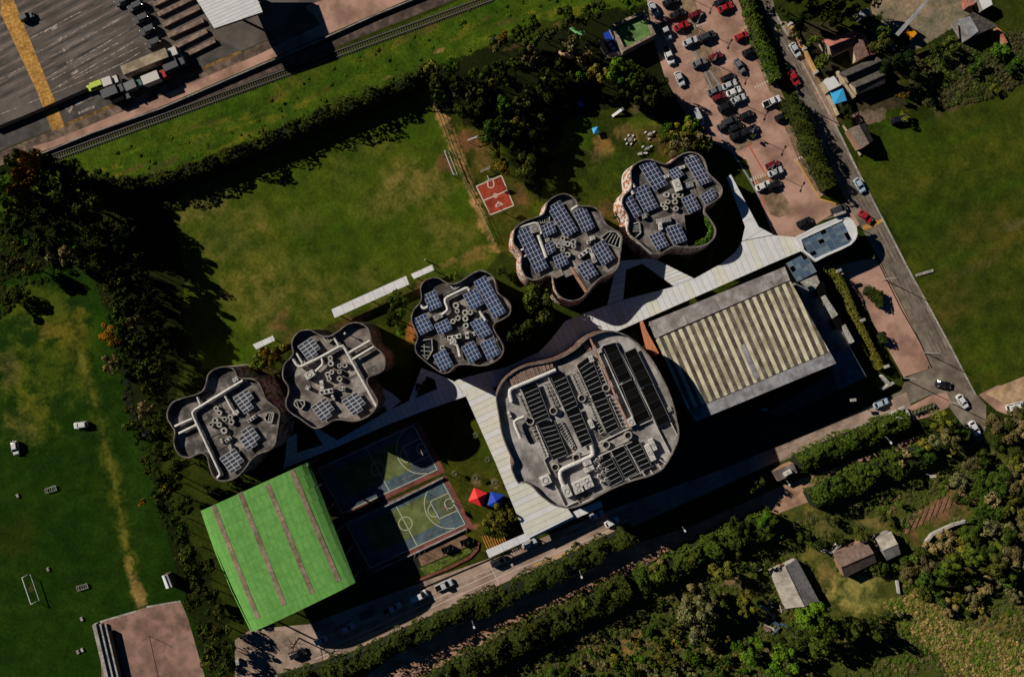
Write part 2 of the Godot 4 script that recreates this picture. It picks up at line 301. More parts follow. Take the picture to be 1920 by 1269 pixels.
# ---- plants
func leaves(pos: PackedVector3Array, nrm: PackedVector3Array, size: float, sd: int, tone := 0.35) -> ArrayMesh:
	var r := RandomNumberGenerator.new(); r.seed = sd
	var v := PackedVector3Array(); var n := PackedVector3Array(); var c := PackedColorArray(); var ix := PackedInt32Array()
	var blot := FastNoiseLite.new(); blot.seed = sd; blot.frequency = 0.16; blot.fractal_octaves = 2
	for i in pos.size():
		var d := (nrm[i] + Vector3(r.randf() - 0.5, r.randf() - 0.5, r.randf() - 0.5) * 1.1).normalized()
		var a := d.cross(Vector3(r.randf() - 0.5, r.randf() - 0.5, r.randf() - 0.5)).normalized(); var b := d.cross(a)
		var s := size * (0.55 + r.randf() * 0.9); var t := s * (0.5 + r.randf() * 0.5)
		var k := v.size(); var droop := d * s * -0.25
		v.append_array([pos[i] - a * s + droop, pos[i] - b * t, pos[i] + a * s + droop, pos[i] + b * t])
		n.append_array([d, d, d, d])
		var bn := blot.get_noise_3dv(pos[i])      # twigs of one bough share a tone
		var l := (1.0 - tone + r.randf() * 2.0 * tone) * (1.0 + 0.55 * bn); var w := (1.0 + (r.randf() - 0.5) * 0.35) * (1.0 + 0.35 * blot.get_noise_3dv(pos[i] * 0.45 + Vector3(40, 0, 0)))
		var col := Color(l * w, l, l / w)
		c.append_array([col, col, col, col])
		ix.append_array([k, k + 2, k + 1, k, k + 3, k + 2])
	var arr := []; arr.resize(Mesh.ARRAY_MAX)
	arr[Mesh.ARRAY_VERTEX] = v; arr[Mesh.ARRAY_NORMAL] = n; arr[Mesh.ARRAY_COLOR] = c; arr[Mesh.ARRAY_INDEX] = ix
	var m := ArrayMesh.new(); m.add_surface_from_arrays(Mesh.PRIMITIVE_TRIANGLES, arr)
	return m
func crown_mesh(sd: int, rad: float, tall: float, count: int, leaf: float, lobes := 9) -> ArrayMesh:   # round its own centre
	var r := RandomNumberGenerator.new(); r.seed = sd
	var lc := []; var lr := []
	for i in lobes:
		var a := r.randf() * TAU; var d := sqrt(r.randf()) * 0.72
		var y := (r.randf() - 0.45) * 0.9 * sqrt(1.0 - d * d * 0.8)
		lc.append(Vector3(cos(a) * d * rad, y * tall * 0.5, sin(a) * d * rad)); lr.append(rad * (0.2 + r.randf() * r.randf() * 0.42))
	var pos := PackedVector3Array(); var nrm := PackedVector3Array()
	while pos.size() < count:
		var i := r.randi() % lobes
		var d := Vector3(r.randfn(), r.randfn() * 0.8 + 0.35, r.randfn()).normalized()
		var p: Vector3 = lc[i] + d * Vector3(lr[i], lr[i] * 0.8 * tall / (2.0 * rad) + lr[i] * 0.2, lr[i]) * (0.8 + r.randf() * 0.28)
		var inside := false
		for j in lobes:
			if j != i and (p - lc[j]).length() < lr[j] * 0.72: inside = true
		if inside and r.randf() < 0.85: continue
		pos.append(p); nrm.append(d)
	return leaves(pos, nrm, leaf, sd + 7)
var crowns := {}
func make_tree(called: String, label: String, group: String, x: float, y: float, r_px: float, h: float, kind: int, var_seed: int):
	var r := r_px / SURVEY * (1.0 - h / CAM_H)
	var top := W(x, y, h * 0.8)
	var size := 0 if r < 1.5 else (1 if r < 2.6 else (2 if r < 4.2 else 3))
	var nominal: float = [1.0, 2.0, 3.3, 5.5][size]
	var key := "%d_%d" % [size, var_seed % 4]
	if not crowns.has(key):
		crowns[key] = crown_mesh(100 + size * 10 + var_seed % 4, nominal, nominal * 1.7, [90, 420, 1000, 2400][size], [0.2, 0.24, 0.28, 0.32][size], [5, 7, 9, 13][size])
	var root := thing(called, label, "shrub" if h < 3.0 else "tree", Vector3(top.x, 0, top.z), (var_seed * 2.399) , group)
	var ch := minf(h * 0.92, maxf(r * 1.9, h * 0.72))
	var c := obj("crown", crowns[key], M["leaf%d_%d" % [kind, (var_seed * 7 + int(y)) % 3]], root)
	c.scale = Vector3(r / nominal, ch / (nominal * 1.7), r / nominal); c.position.y = h - ch * 0.48
	var key2 := "trunk%d" % size
	if not crowns.has(key2):
		var st := surf(); tube(st, [Vector3.ZERO, Vector3(0.04, 0.5, 0.02), Vector3(0, 1, 0)], 0.06 , 7, 0.025)
		for k in 4:
			var a := k * 1.7
			tube(st, [Vector3(0, 0.55 + k * 0.08, 0), Vector3(cos(a) * 0.12, 0.75 + k * 0.07, sin(a) * 0.12), Vector3(cos(a) * 0.3, 0.95 + k * 0.04, sin(a) * 0.3)], 0.025, 5, 0.008)
		crowns[key2] = done(st)
	var t := obj("trunk", crowns[key2], M.bark, root)
	t.scale = Vector3(maxf(1.0, r), h - ch * 0.5, maxf(1.0, r))
const LEAF_WORD := ["dark olive", "mid green", "bright green", "yellow olive", "grey brown", "rust tinged", "blackish green"]
# a stand of trees: rows of [x, y, radius, height, leaf kind]; each is labelled by its leaf, its size and its place along the stand
func stand(called: String, place: String, from: String, axis: Vector2, list: Array):
	var order := range(list.size())
	order.sort_custom(func(a, b): return Vector2(list[a][0], list[a][1]).dot(axis) < Vector2(list[b][0], list[b][1]).dot(axis))
	var n := {}
	for i in order:
		var t = list[i]
		var size := "tall" if t[3] >= 11 else ("small" if t[3] < 6 else "middling")
		var what := "%s %s %s" % [size, LEAF_WORD[t[4]], "shrub" if t[3] < 3.0 else "tree"]
		n[what] = n.get(what, 0) + 1
		make_tree(called, "%s %s, %s such from %s" % [what, place, ordinal(n[what]), from], place, t[0], t[1], t[2], t[3], t[4], i + int(t[0]))
func fill(poly: PackedVector2Array, count: int, r0: float, r1: float, h0: float, h1: float, kinds: Array, sd: int, apart := 1.1) -> Array:
	var r := RandomNumberGenerator.new(); r.seed = sd
	var lo := poly[0]; var hi := poly[0]
	for p in poly:
		lo = Vector2(minf(lo.x, p.x), minf(lo.y, p.y)); hi = Vector2(maxf(hi.x, p.x), maxf(hi.y, p.y))
	var out := []
	for k in count * 30:
		if out.size() >= count: break
		var p := Vector2(r.randf_range(lo.x, hi.x), r.randf_range(lo.y, hi.y)); var rad := r.randf_range(r0, r1)
		if not Geometry2D.is_point_in_polygon(p, poly): continue
		var ok := true
		for o in out:
			if p.distance_to(Vector2(o[0], o[1])) < (rad + o[2]) * 0.5 * apart: ok = false
		if ok: out.append([p.x, p.y, rad, lerpf(h0, h1, r.randf()), kinds[r.randi() % kinds.size()]])
	return out
func hedge(called: String, label: String, line: PackedVector2Array, width: float, h: float, kind: int, sd: int, rough := 0.5, leaf := 0.28, dens := 9.0, group := "", base := 0.0):
	var r := RandomNumberGenerator.new(); r.seed = sd
	var n := FastNoiseLite.new(); n.seed = sd; n.frequency = 0.14; n.fractal_octaves = 3
	var pts := []
	for p in line: pts.append(W(p.x, p.y, base + h * 0.6) * Vector3(1, 0, 1))
	var o: Vector3 = pts[0]
	var root := thing(called, label, "hedge", o + Vector3(0, base, 0), 0.0, group)
	var pos := PackedVector3Array(); var nrm := PackedVector3Array(); var core := surf()
	for i in pts.size() - 1:
		var a: Vector3 = pts[i]; var b: Vector3 = pts[i + 1]; var d := (b - a); var len := d.length(); d /= len
		var s := Vector3(-d.z, 0, d.x)
		var tilt := atan2(-d.z, d.x)
		box(core, at((a + b) / 2.0 - o, tilt), Vector3(len, h * 0.7, width * 0.66))
		for k in int(len * (width + h) * dens):
			var t := r.randf(); var u := r.randf() * 2.0 - 1.0
			var p := a + d * t * len
			var bump := n.get_noise_2d(p.x * 1.0 + u * 2.0, p.z + u * 3.0)
			var wide := width * 0.5 * (1.0 + rough * 0.8 * n.get_noise_2d(p.x + 50.0 * signf(u), p.z))
			var au := absf(u)
			var q2: Vector3; var nn: Vector3
			if au < 0.72:
				q2 = s * (u / 0.72 * wide * 0.9) + Vector3.UP * (h * (1.0 + rough * bump * 0.8) * (1.0 - 0.25 * pow(au / 0.72, 3.0)))
				nn = Vector3.UP + s * u * 0.8
			else:
				q2 = s * signf(u) * wide * (0.9 + r.randf() * 0.15) + Vector3.UP * r.randf() * h * 0.85
				nn = s * signf(u) + Vector3.UP * 0.4
			pos.append(p + q2 - o); nrm.append(nn.normalized())
	obj("foliage", leaves(pos, nrm, leaf, sd), M["leaf%d" % kind], root)
	obj("branches", done(core), M.hedge_core, root)
func cover(called: String, label: String, poly: PackedVector2Array, count: int, s0: float, s1: float, tints: Array, sd: int, holes: Array = []):   # low growth nobody could count
	var r := RandomNumberGenerator.new(); r.seed = sd
	var key := "cover"
	if not crowns.has(key):
		var pos := PackedVector3Array(); var nrm := PackedVector3Array(); var rr := RandomNumberGenerator.new(); rr.seed = 5
		for k in 26:
			var d := Vector3(rr.randfn(), absf(rr.randfn()) * 0.8 + 0.2, rr.randfn()).normalized()
			pos.append(d * Vector3(0.6, 0.45, 0.6) * (0.5 + rr.randf() * 0.6)); nrm.append(d)
		crowns[key] = leaves(pos, nrm, 0.24, 9, 0.3)
	var lo := poly[0]; var hi := poly[0]
	for p in poly:
		lo = Vector2(minf(lo.x, p.x), minf(lo.y, p.y)); hi = Vector2(maxf(hi.x, p.x), maxf(hi.y, p.y))
	var tr := []; var n := FastNoiseLite.new(); n.seed = sd; n.frequency = 0.012
	var cols := []
	while tr.size() < count:
		var p := Vector2(r.randf_range(lo.x, hi.x), r.randf_range(lo.y, hi.y))
		if not Geometry2D.is_point_in_polygon(p, poly): continue
		var bare := false
		for hole in holes:
			if Geometry2D.is_point_in_polygon(p, hole): bare = true
		if bare: continue
		var f := n.get_noise_2d(p.x, p.y) + r.randf_range(-0.25, 0.25)
		if f < -0.35 and r.randf() < 0.6: continue
		var s := r.randf_range(s0, s1); var w := W(p.x, p.y)
		tr.append(Transform3D(Basis(Vector3.UP, r.randf() * TAU).scaled(Vector3(s, s * r.randf_range(0.3, 0.7), s)), w))
		var k := clampf((f + 0.5) * tints.size(), 0, tints.size() - 0.01)
		cols.append(tints[int(k)])
	var mm := MultiMesh.new(); mm.transform_format = MultiMesh.TRANSFORM_3D; mm.use_colors = true; mm.mesh = crowns[key]; mm.instance_count = tr.size()
	for i in tr.size():
		mm.set_instance_transform(i, tr[i]); mm.set_instance_color(i, cols[i])
	var o := MultiMeshInstance3D.new(); o.multimesh = mm; o.material_override = M.cover; o.name = nm(called); add_child(o)
	o.set_meta("kind", "stuff"); o.set_meta("label", label)
# ---- the round-lobed school buildings
func facade(p_base: PackedVector2Array, p_top: PackedVector2Array, y1: float, sd: int, cols: Array) -> ArrayMesh:
	var r := RandomNumberGenerator.new(); r.seed = sd
	var st := surf(); var rows := int(maxf(3.0, y1 / 1.5)); var c := p_top.size()
	for i in c:
		var j := (i + 1) % c
		for k in rows:
			var f0 := float(k) / rows; var f1 := float(k + 1) / rows
			var a := p_base[i].lerp(p_top[i], f0); var b := p_base[j].lerp(p_top[j], f0)
			var d := p_base[i].lerp(p_top[i], f1); var e := p_base[j].lerp(p_top[j], f1)
			st.set_color(cols[r.randi() % cols.size()])
			quad(st, Vector3(a.x, f0 * y1, a.y), Vector3(b.x, f0 * y1, b.y), Vector3(e.x, f1 * y1, e.y), Vector3(d.x, f1 * y1, d.y))
	return done(st)
func rim(p: PackedVector2Array, wide: float, y0: float, y1: float) -> ArrayMesh:      # parapet along a closed line
	var st := surf(); var i_in := inset(p, wide)
	skirt(st, i_in, y0, y1); skirt(st, p, y0, y1)
	for i in p.size():
		var j := (i + 1) % p.size()
		quad(st, Vector3(p[i].x, y1, p[i].y), Vector3(p[j].x, y1, p[j].y), Vector3(i_in[j].x, y1, i_in[j].y), Vector3(i_in[i].x, y1, i_in[i].y))
	return done(st)
func lobed(called: String, label: String, px: PackedVector2Array, h: float, flare: float, roof_mat: Material, court: PackedVector2Array = PackedVector2Array(), par := 1.3, cols: Array = []) -> Node3D:
	var top := ccw(wp(smooth(px, 4), h))
	var root := thing(called, label, "building")
	var foot := inset(top, -flare)
	if cols.is_empty(): cols = [Color(0.46, 0.19, 0.1), Color(0.58, 0.52, 0.46), Color(0.54, 0.48, 0.42), Color(0.4, 0.16, 0.085), Color(0.2, 0.1, 0.07), Color(0.6, 0.55, 0.5), Color(0.56, 0.5, 0.45)]
	obj("wall", facade(foot, top, h, int(px[0].x), cols), M.brick, root)
	obj("parapet", rim(top, 0.28, h - par - 0.3, h), M.parapet, root)
	var fy := h - par; var fl := inset(top, 0.2)
	if court.size() > 2:
		var cw := wp(court, fy)
		var cut := Geometry2D.clip_polygons(fl, cw)
		var st := surf()
		for p in cut:
			if p.size() > 2: lid(st, p, fy)
		obj("roof", done(st), roof_mat, root)
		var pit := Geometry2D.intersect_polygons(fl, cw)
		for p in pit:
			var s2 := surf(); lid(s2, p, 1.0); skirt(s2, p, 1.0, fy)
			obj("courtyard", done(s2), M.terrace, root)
	else:
		obj("roof", sheet(fl, fy), roof_mat, root)
	# repairs, cables and drains
	var r := RandomNumberGenerator.new(); r.seed = int(px[0].x * 3.0)
	var c := center(fl); var span := 0.0
	for v in fl: span = maxf(span, v.distance_to(c))
	for k in 9:
		var a := r.randf() * TAU; var m := c + Vector2(cos(a), sin(a)) * span * r.randf_range(0.15, 0.7); var w := r.randf_range(1.0, 3.2); var t := r.randf_range(0.8, 2.4); var b := 0.43 + (0.0 if k % 2 else PI / 2)
		var du := Vector2(cos(b), -sin(b)) * w; var dv := Vector2(sin(b), cos(b)) * t
		var cut := PackedVector2Array([m - du - dv, m + du - dv * 0.9, m + du * 0.95 + dv, m - du + dv])
		for piece in Geometry2D.intersect_polygons(inset(fl, 0.3), cut):
			var skip := court.size() > 2 and Geometry2D.is_point_in_polygon(center(piece), wp(court, fy))
			if piece.size() > 2 and not skip: obj("roof_patch", sheet(piece, fy + 0.006 + 0.002 * k), [M.patch, M.patch2][r.randi() % 2], root)
	for k in 5:
		var a := r.randf() * TAU; var m := c + Vector2(cos(a), sin(a)) * span * 0.5; var e := m + Vector2(0.9, -0.43).rotated([0.0, PI / 2][k % 2]) * r.randf_range(3.0, 7.0)
		if court.size() > 2 and (Geometry2D.is_point_in_polygon(m, wp(court, fy)) or Geometry2D.is_point_in_polygon(e, wp(court, fy))): continue
		if not Geometry2D.is_point_in_polygon(e, fl) or not Geometry2D.is_point_in_polygon(m, fl): continue
		var s3 := surf(); bar(s3, Vector3(m.x, fy + 0.12, m.y), Vector3(e.x, fy + 0.12, e.y), 0.1); obj("cable_tray", done(s3), M.steel, root)
	return root
func vents(root: Node3D, marks: PackedVector2Array, fy: float, r := 0.78, h := 0.85):
	for p in marks:
		var w := W(p.x, p.y, fy + h); var st := surf(); var k := r * (0.82 + fmod(p.x * 7.3, 1.0) * 0.28)
		ring(st, Vector3(w.x, fy, w.z), k * 0.48, k, h, 16)
		var v := obj("roof_vent", done(st), M.white_old, root)
		var s2 := surf(); disc(s2, Vector3(w.x, fy + h * 0.72, w.z), k * 0.47, 14)
		obj("pane", done(s2), M.vent_hole, v)
func duct(root: Node3D, px: PackedVector2Array, fy: float, r := 0.36, lift := 0.75, m: Material = null, called := "duct"):
	var pts := []
	for i in px.size():
		var w := W(px[i].x, px[i].y, fy + lift)
		if i > 0 and i < px.size() - 1:      # rounded elbow
			var a := W(px[i - 1].x, px[i - 1].y, fy + lift); var b := W(px[i + 1].x, px[i + 1].y, fy + lift)
			var e := minf(1.0, minf((a - w).length(), (b - w).length()) * 0.45)
			pts.append(w + (a - w).normalized() * e); pts.append(w + ((a - w).normalized() + (b - w).normalized()) * e * 0.22); pts.append(w + (b - w).normalized() * e)
		else: pts.append(w)
	var st := surf(); tube(st, pts, r, 10)
	for i in range(0, pts.size() - 1):
		var a: Vector3 = pts[i]; var b: Vector3 = pts[i + 1]; var len := (b - a).length()
		for k in int(len / 3.0):
			var c := a.lerp(b, (k + 0.5) / maxf(1.0, int(len / 3.0)))
			box(st, at(Vector3(c.x, fy, c.z)), Vector3(0.12, lift, 0.12))
	obj(called, done(st), m if m else M.white_duct, root)
func fan_frame(root: Node3D, px: PackedVector2Array, bars: Array, fy: float):         # skylight: kerb frame, glass, bars
	var p := ccw(wp(px, fy + 0.5)); var st := surf()
	for i in p.size():
		bar(st, Vector3(p[i].x, fy + 0.3, p[i].y), Vector3(p[(i + 1) % p.size()].x, fy + 0.3, p[(i + 1) % p.size()].y), 0.28, 0.6)
	for b in bars:
		var a := W(b[0], b[1], fy + 0.5); var c := W(b[2], b[3], fy + 0.5)
		bar(st, Vector3(a.x, fy + 0.5, a.z), Vector3(c.x, fy + 0.5, c.z), 0.16, 0.2)
	var f := obj("skylight", done(st), M.white_old, root)
	obj("pane", sheet(inset(p, 0.1), fy + 0.25), M.dark_glass, f)
func auto_bars(px: PackedVector2Array, n: int, a0: int, a1: int, b0: int, b1: int) -> Array:   # n bars between edge a and edge b
	var o := []
	for k in n:
		var t := (k + 1.0) / (n + 1.0); var a := px[a0].lerp(px[a1], t); var b := px[b0].lerp(px[b1], t)
		o.append([a.x, a.y, b.x, b.y])
	return o
func unit(label: String, px: Vector2, fy: float, w: float, d: float, h: float, deg: float, style := 0):  # air handler on a roof
	var c := W(px.x, px.y, fy + h); var root := thing("air_conditioner", label, "air conditioner", Vector3(c.x, fy, c.z), deg_to_rad(-deg), "air conditioners on the roofs")
	var st := surf(); box(st, at(Vector3(0, 0.08, 0)), Vector3(w, h - 0.08, d), 0.96)
	obj("housing", done(st), M.white_duct if style != 2 else M.grey_box, root)
	for sx in [-1, 1]:
		var s2 := surf(); box(s2, at(Vector3(sx * w * 0.36, 0, 0)), Vector3(0.14, 0.1, d * 0.96)); obj("foot", done(s2), M.steel, root)
	var n := maxi(1, int(round(w / maxf(d, 0.6)))) if style == 1 else 1
	for k in n:
		var x := (k - (n - 1) / 2.0) * w / n; var r := minf(d, w / n) * 0.36
		var s3 := surf(); ring(s3, Vector3(x, h, 0), r * 0.8, r, 0.07, 12)
		var f := obj("fan", done(s3), M.steel, root)
		var s4 := surf(); disc(s4, Vector3(x, h + 0.01, 0), r * 0.8, 12)
		if style == 1: obj("grille", done(s4), M.vent_hole, f)
# one solar array from its top-left mark, its two edges and its numbers of panels; skip lists panels that are not there
func solar(where: String, o: Vector2, cu: Vector2, cv: Vector2, nu: int, nv: int, fy: float, kind := 0, skip: Array = []):
	var y := fy + 0.9
	var a := W(o.x, o.y, y); var b := W(cu.x, cu.y, y); var c := W(cv.x, cv.y, y)
	var u := (b - a) / nu; var v := (c - a) / nv
	var mid := (b + c) / 2.0
	var cnt := nu * nv - skip.size()
	var word := "blue" if kind != 1 else "grey framed"
	var root := thing("solar_array", "%s solar array, %s panels, %s" % [word, number(cnt), where], "solar array", Vector3(mid.x, fy, mid.z), 0.0, "solar arrays on the school roofs")
	var local := a - Vector3(mid.x, fy, mid.z)
	var tilt := Vector3(0, 0.045, 0)   # each row rises a little towards the sun
	var st := surf()
	for i in nu:
		for j in nv:
			if [i, j] in skip: continue
			var m := local + u * (i + 0.5) + v * (j + 0.5)
			box(st, Transform3D(Basis(u, Vector3.UP, v), m + Vector3(0, -0.06, 0)), Vector3(1.0, 0.05, 1.0))
	obj("frame", done(st), M.alu, root)
	var gu := 1.0 - (0.17 if kind != 1 else 0.2) / u.length(); var gv := 1.0 - (0.17 if kind != 1 else 0.3) / v.length()
	var key := "panel%d_%.2f_%.2f_%.2f" % [kind, u.length(), v.length(), u.x]
	var s2 := surf(); box(s2, Transform3D(Basis(u * gu, Vector3.UP, v * gv), Vector3.ZERO), Vector3(1, 0.035, 1))
	var pm := done(s2)
	for i in nu:
		for j in nv:
			if [i, j] in skip: continue
			var p := obj("solar_panel", pm, M["pv%d" % (kind * 3 + rng.randi() % 3)], root)
			p.position = local + u * (i + 0.5) + v * (j + 0.5)
			p.rotation = Vector3(rng.randf_range(-0.012, 0.012), 0, rng.randf_range(-0.012, 0.012))
	for e in [[0.1, 0.1], [0.9, 0.1], [0.1, 0.9], [0.9, 0.9], [0.5, 0.5]]:
		var m: Vector3 = local + u * nu * e[0] + v * nv * e[1]
		var leg := surf(); box(leg, at(Vector3(m.x, 0, m.z)), Vector3(0.08, m.y - 0.05, 0.08)); obj("leg", done(leg), M.steel, root)
func number(n: int) -> String:
	var small := ["zero", "one", "two", "three", "four", "five", "six", "seven", "eight", "nine", "ten", "eleven", "twelve", "thirteen", "fourteen", "fifteen", "sixteen", "seventeen", "eighteen", "nineteen"]
	if n < 20: return small[n]
	return TENS[n / 10] + ("" if n % 10 == 0 else "-" + small[n % 10])
func zv(ox: float, oy: float, s: float, x: float, y: float) -> Vector2: return Vector2(ox + x / s, oy + y / s)

func school():
	var h: float; var fy: float; var root: Node3D; var px: PackedVector2Array
	# A, westernmost
	h = 14.8; fy = h - 1.3
	root = lobed("school_building", "westernmost lobed school building with white ducts and grey panels", q(300, 670, 5.077, [640,85,560,90,490,120,445,170,430,240,400,310,330,350,200,385,110,425,65,500,60,580,100,650,130,710,120,800,140,880,190,940,270,960,340,930,400,915,440,950,460,1040,490,1120,550,1175,640,1180,730,1140,810,1060,860,985,930,925,1030,890,1090,840,1110,760,1130,620,1140,530,1110,480,1040,430,1000,380,970,300,930,230,870,200,790,195,740,180,700,110]), h, 0.0, M.roof_dark)
	for d in [[790,222,300,520,580,1115,535,1155], [620,365,690,500,735,545], [305,585,140,657], [355,640,178,725], [385,450,355,375]]:
		duct(root, q(300, 670, 5.077, d), fy, 0.42 if d.size() > 6 else 0.36)
	vents(root, q(300, 670, 5.077, [530,487,560,527,665,567,610,587,520,600,480,640,560,640,675,615,605,697]), fy)
	solar("west school roof by its red wall", zv(300, 670, 5.077, 690, 390), zv(300, 670, 5.077, 825, 295), zv(300, 670, 5.077, 800, 540), 3, 5, fy, 1, [[2, 4], [2, 3]])
	solar("west school roof beside the skylight", zv(300, 670, 5.077, 718, 735), zv(300, 670, 5.077, 860, 640), zv(300, 670, 5.077, 832, 892), 3, 5, fy, 1, [[2, 4], [0, 0]])
	solar("west school roof at its south lobe", zv(300, 670, 5.077, 560, 960), zv(300, 670, 5.077, 705, 865), zv(300, 670, 5.077, 675, 1110), 3, 5, fy, 1, [[2, 4]])
	fan_frame(root, q(300, 670, 5.077, [990,575,1025,525,1080,530,1060,620,1010,610]), auto_bars(q(300, 670, 5.077, [1025,525,1080,530,1010,610,1060,620]), 2, 0, 1, 2, 3), fy)
	unit("white box at the end of the long duct on the west school roof", zv(300, 670, 5.077, 715, 525), fy, 1.6, 1.0, 1.0, -30)
	unit("cluster of small white machines on the west school roof", zv(300, 670, 5.077, 645, 780), fy, 1.8, 0.8, 0.9, -40, 1)
	unit("slim white machine beside the panels on the west school roof", zv(300, 670, 5.077, 870, 585), fy, 2.4, 0.8, 0.9, -33, 1)
	unit("thin white cabinet by the courtyard vents on the west school roof", zv(300, 670, 5.077, 580, 795), fy, 0.5, 1.1, 0.9, -20)
	unit("small white cabinet south of the vents on the west school roof", zv(300, 670, 5.077, 665, 850), fy, 0.6, 0.9, 1.0, -20)
	unit("little white box at the north lobe of the west school roof", zv(300, 670, 5.077, 712, 210), fy, 1.4, 1.0, 1.0, -30)
	# B
	h = 15.0; fy = h - 1.3
	root = lobed("school_building", "lobed school building between the bleachers and the green roof", q(500, 590, 5.519, [500,180,460,155,400,150,330,170,275,225,250,300,265,390,240,440,180,500,155,590,165,670,210,740,215,810,190,890,200,970,260,1030,340,1080,420,1140,480,1175,540,1175,610,1145,680,1100,760,1090,860,1105,950,1100,1040,1060,1110,1000,1150,910,1120,830,1060,740,1040,680,1070,640,1150,615,1210,570,1230,490,1200,400,1120,330,1085,280,1075,210,1040,130,970,85,900,75,820,100,740,160,650,215,580,215]), h, 0.2, M.roof_brown, PackedVector2Array(), 1.5, [Color(0.08, 0.075, 0.07), Color(0.2, 0.06, 0.035), Color(0.12, 0.11, 0.11), Color(0.05, 0.045, 0.04), Color(0.2, 0.16, 0.14)])
	for d in [[272,455,330,548,560,440,790,312,1140,950], [310,395,370,500], [700,240,745,315], [565,440,590,510,500,590], [850,395,1072,270], [880,468,1115,330]]:
		duct(root, q(500, 590, 5.519, d), fy, 0.42 if d.size() > 8 else 0.36)
	vents(root, q(500, 590, 5.519, [660,505,750,528,805,522,750,590,670,592,628,618,642,662,752,662,655,450]), fy, 0.7)
	solar("roof next to the bleachers, at its north-west lobe", zv(500, 590, 5.519, 315, 328), zv(500, 590, 5.519, 462, 228), zv(500, 590, 5.519, 430, 478), 3, 5, fy, 1, [[2, 4]])
	solar("roof next to the bleachers, at its south-west lobe", zv(500, 590, 5.519, 455, 955), zv(500, 590, 5.519, 603, 850), zv(500, 590, 5.519, 575, 1112), 3, 5, fy, 1, [[2, 4]])
	solar("roof next to the bleachers, at its south-east lobe", zv(500, 590, 5.519, 770, 893), zv(500, 590, 5.519, 925, 795), zv(500, 590, 5.519, 893, 1048), 3, 5, fy, 1, [[2, 4]])
	fan_frame(root, q(500, 590, 5.519, [280,925,300,880,385,890,390,930,355,975,310,960]), [[554.5,750.0,560.7,766.0],[560.0,751.0,567.0,760.0]], fy)
	fan_frame(root, q(500, 590, 5.519, [580,235,705,220,690,245,635,290]), auto_bars(q(500, 590, 5.519, [580,235,705,220,635,290,690,245]), 3, 0, 1, 2, 3), fy)
	unit("big white air handler at the duct end on the roof next to the bleachers", zv(500, 590, 5.519, 440, 620), fy, 2.6, 1.7, 1.4, -32)
	unit("upright white machine by the row of fans on the roof next to the bleachers", zv(500, 590, 5.519, 566, 725), fy, 0.9, 2.2, 1.2, -8)
	unit("row of three fans in a frame on the roof next to the bleachers", zv(500, 590, 5.519, 615, 795), fy, 3.4, 1.2, 1.1, -10, 1)
	unit("lone white cube near the west edge of the roof next to the bleachers", zv(500, 590, 5.519, 420, 758), fy, 1.0, 1.0, 1.0, 25)
	unit("small white frame south of the vents on the roof next to the bleachers", zv(500, 590, 5.519, 778, 762), fy, 1.6, 0.9, 0.8, 8, 1)
	unit("thin white box between the two south arrays next to the bleachers", zv(500, 590, 5.519, 683, 855), fy, 0.6, 1.3, 0.9, -25)
	pole_mast("white roof mast with a ball at the north-east lobe", zv(500, 590, 5.519, 810, 195), fy, 1.9)
	# C
	h = 15.0; fy = h - 1.3
	root = lobed("school_building", "lobed school building with ten blue arrays, middle of the row", q(740, 490, 5.519, [500,195,450,165,380,165,300,200,260,270,270,370,250,430,190,500,165,590,190,680,230,780,205,870,220,950,280,1010,380,1090,490,1160,560,1150,620,1090,700,1070,800,1075,900,1085,1000,1060,1090,1000,1130,920,1110,840,1050,740,1025,680,1050,635,1120,600,1190,550,1205,470,1170,400,1090,340,1055,290,1040,200,1010,145,950,105,880,90,810,115,740,160,680,200,620,225,560,225]), h, 0.25, M.roof_dark, PackedVector2Array(), 1.5)
	for d in [[775,300,750,272,510,388,560,505,485,552], [270,450,300,492,345,470], [570,850,650,858,678,985], [880,510,940,610]]:
		duct(root, q(740, 490, 5.519, d), fy, 0.4)
	duct(root, q(740, 490, 5.519, [940,610,1110,945]), fy, 0.16, 0.4, M.steel)
	vents(root, q(740, 490, 5.519, [632,455,645,512,728,530,782,527,652,587,730,592,602,620,736,665]), fy, 0.75)
	for a in [[290,352,415,295,365,517,4,4,"north-west lobe"], [182,602,318,535,270,763,4,4,"west lobe"], [407,655,545,590,457,762,4,3,"middle, west of the vents"], [703,347,838,280,788,505,4,4,"north side, west of the longest array"], [815,215,938,145,1028,595,4,8,"east side, the longest there"], [777,637,910,575,880,803,4,4,"middle, east of the vents"], [880,850,1010,783,963,1020,4,4,"south-east corner"], [688,888,815,820,773,1055,4,4,"south side, west of the corner array"], [395,972,523,905,480,1142,4,4,"south-west corner by the fan skylight"]]:
		solar("middle school roof, " + a[8], zv(740, 490, 5.519, a[0], a[1]), zv(740, 490, 5.519, a[2], a[3]), zv(740, 490, 5.519, a[4], a[5]), a[6], a[7], fy, 2)
	px = q(740, 490, 5.519, [245,845,290,815,382,800,390,920,332,1018,235,930])
	fan_frame(root, px, [[787.0,649.0,806.5,651.0],[784.5,657.0,810.0,659.0],[783.5,664.5,807.0,667.0],[795.0,645.0,796.0,668.0]], fy)
	fan_frame(root, q(740, 490, 5.519, [570,250,690,222,680,250,620,292]), auto_bars(q(740, 490, 5.519, [570,250,690,222,620,292,680,250]), 3, 0, 1, 2, 3), fy)
	unit("row of three fans south of the vents on the middle school roof", zv(740, 490, 5.519, 615, 783), fy, 3.6, 1.1, 1.0, -10, 1)
	unit("white machine at the bend of the south duct on the middle school roof", zv(740, 490, 5.519, 600, 822), fy, 1.6, 1.4, 1.2, -20)
	unit("small yellowish machine by the fan skylight on the middle school roof", zv(740, 490, 5.519, 490, 893), fy, 1.0, 1.0, 0.9, -10, 1)
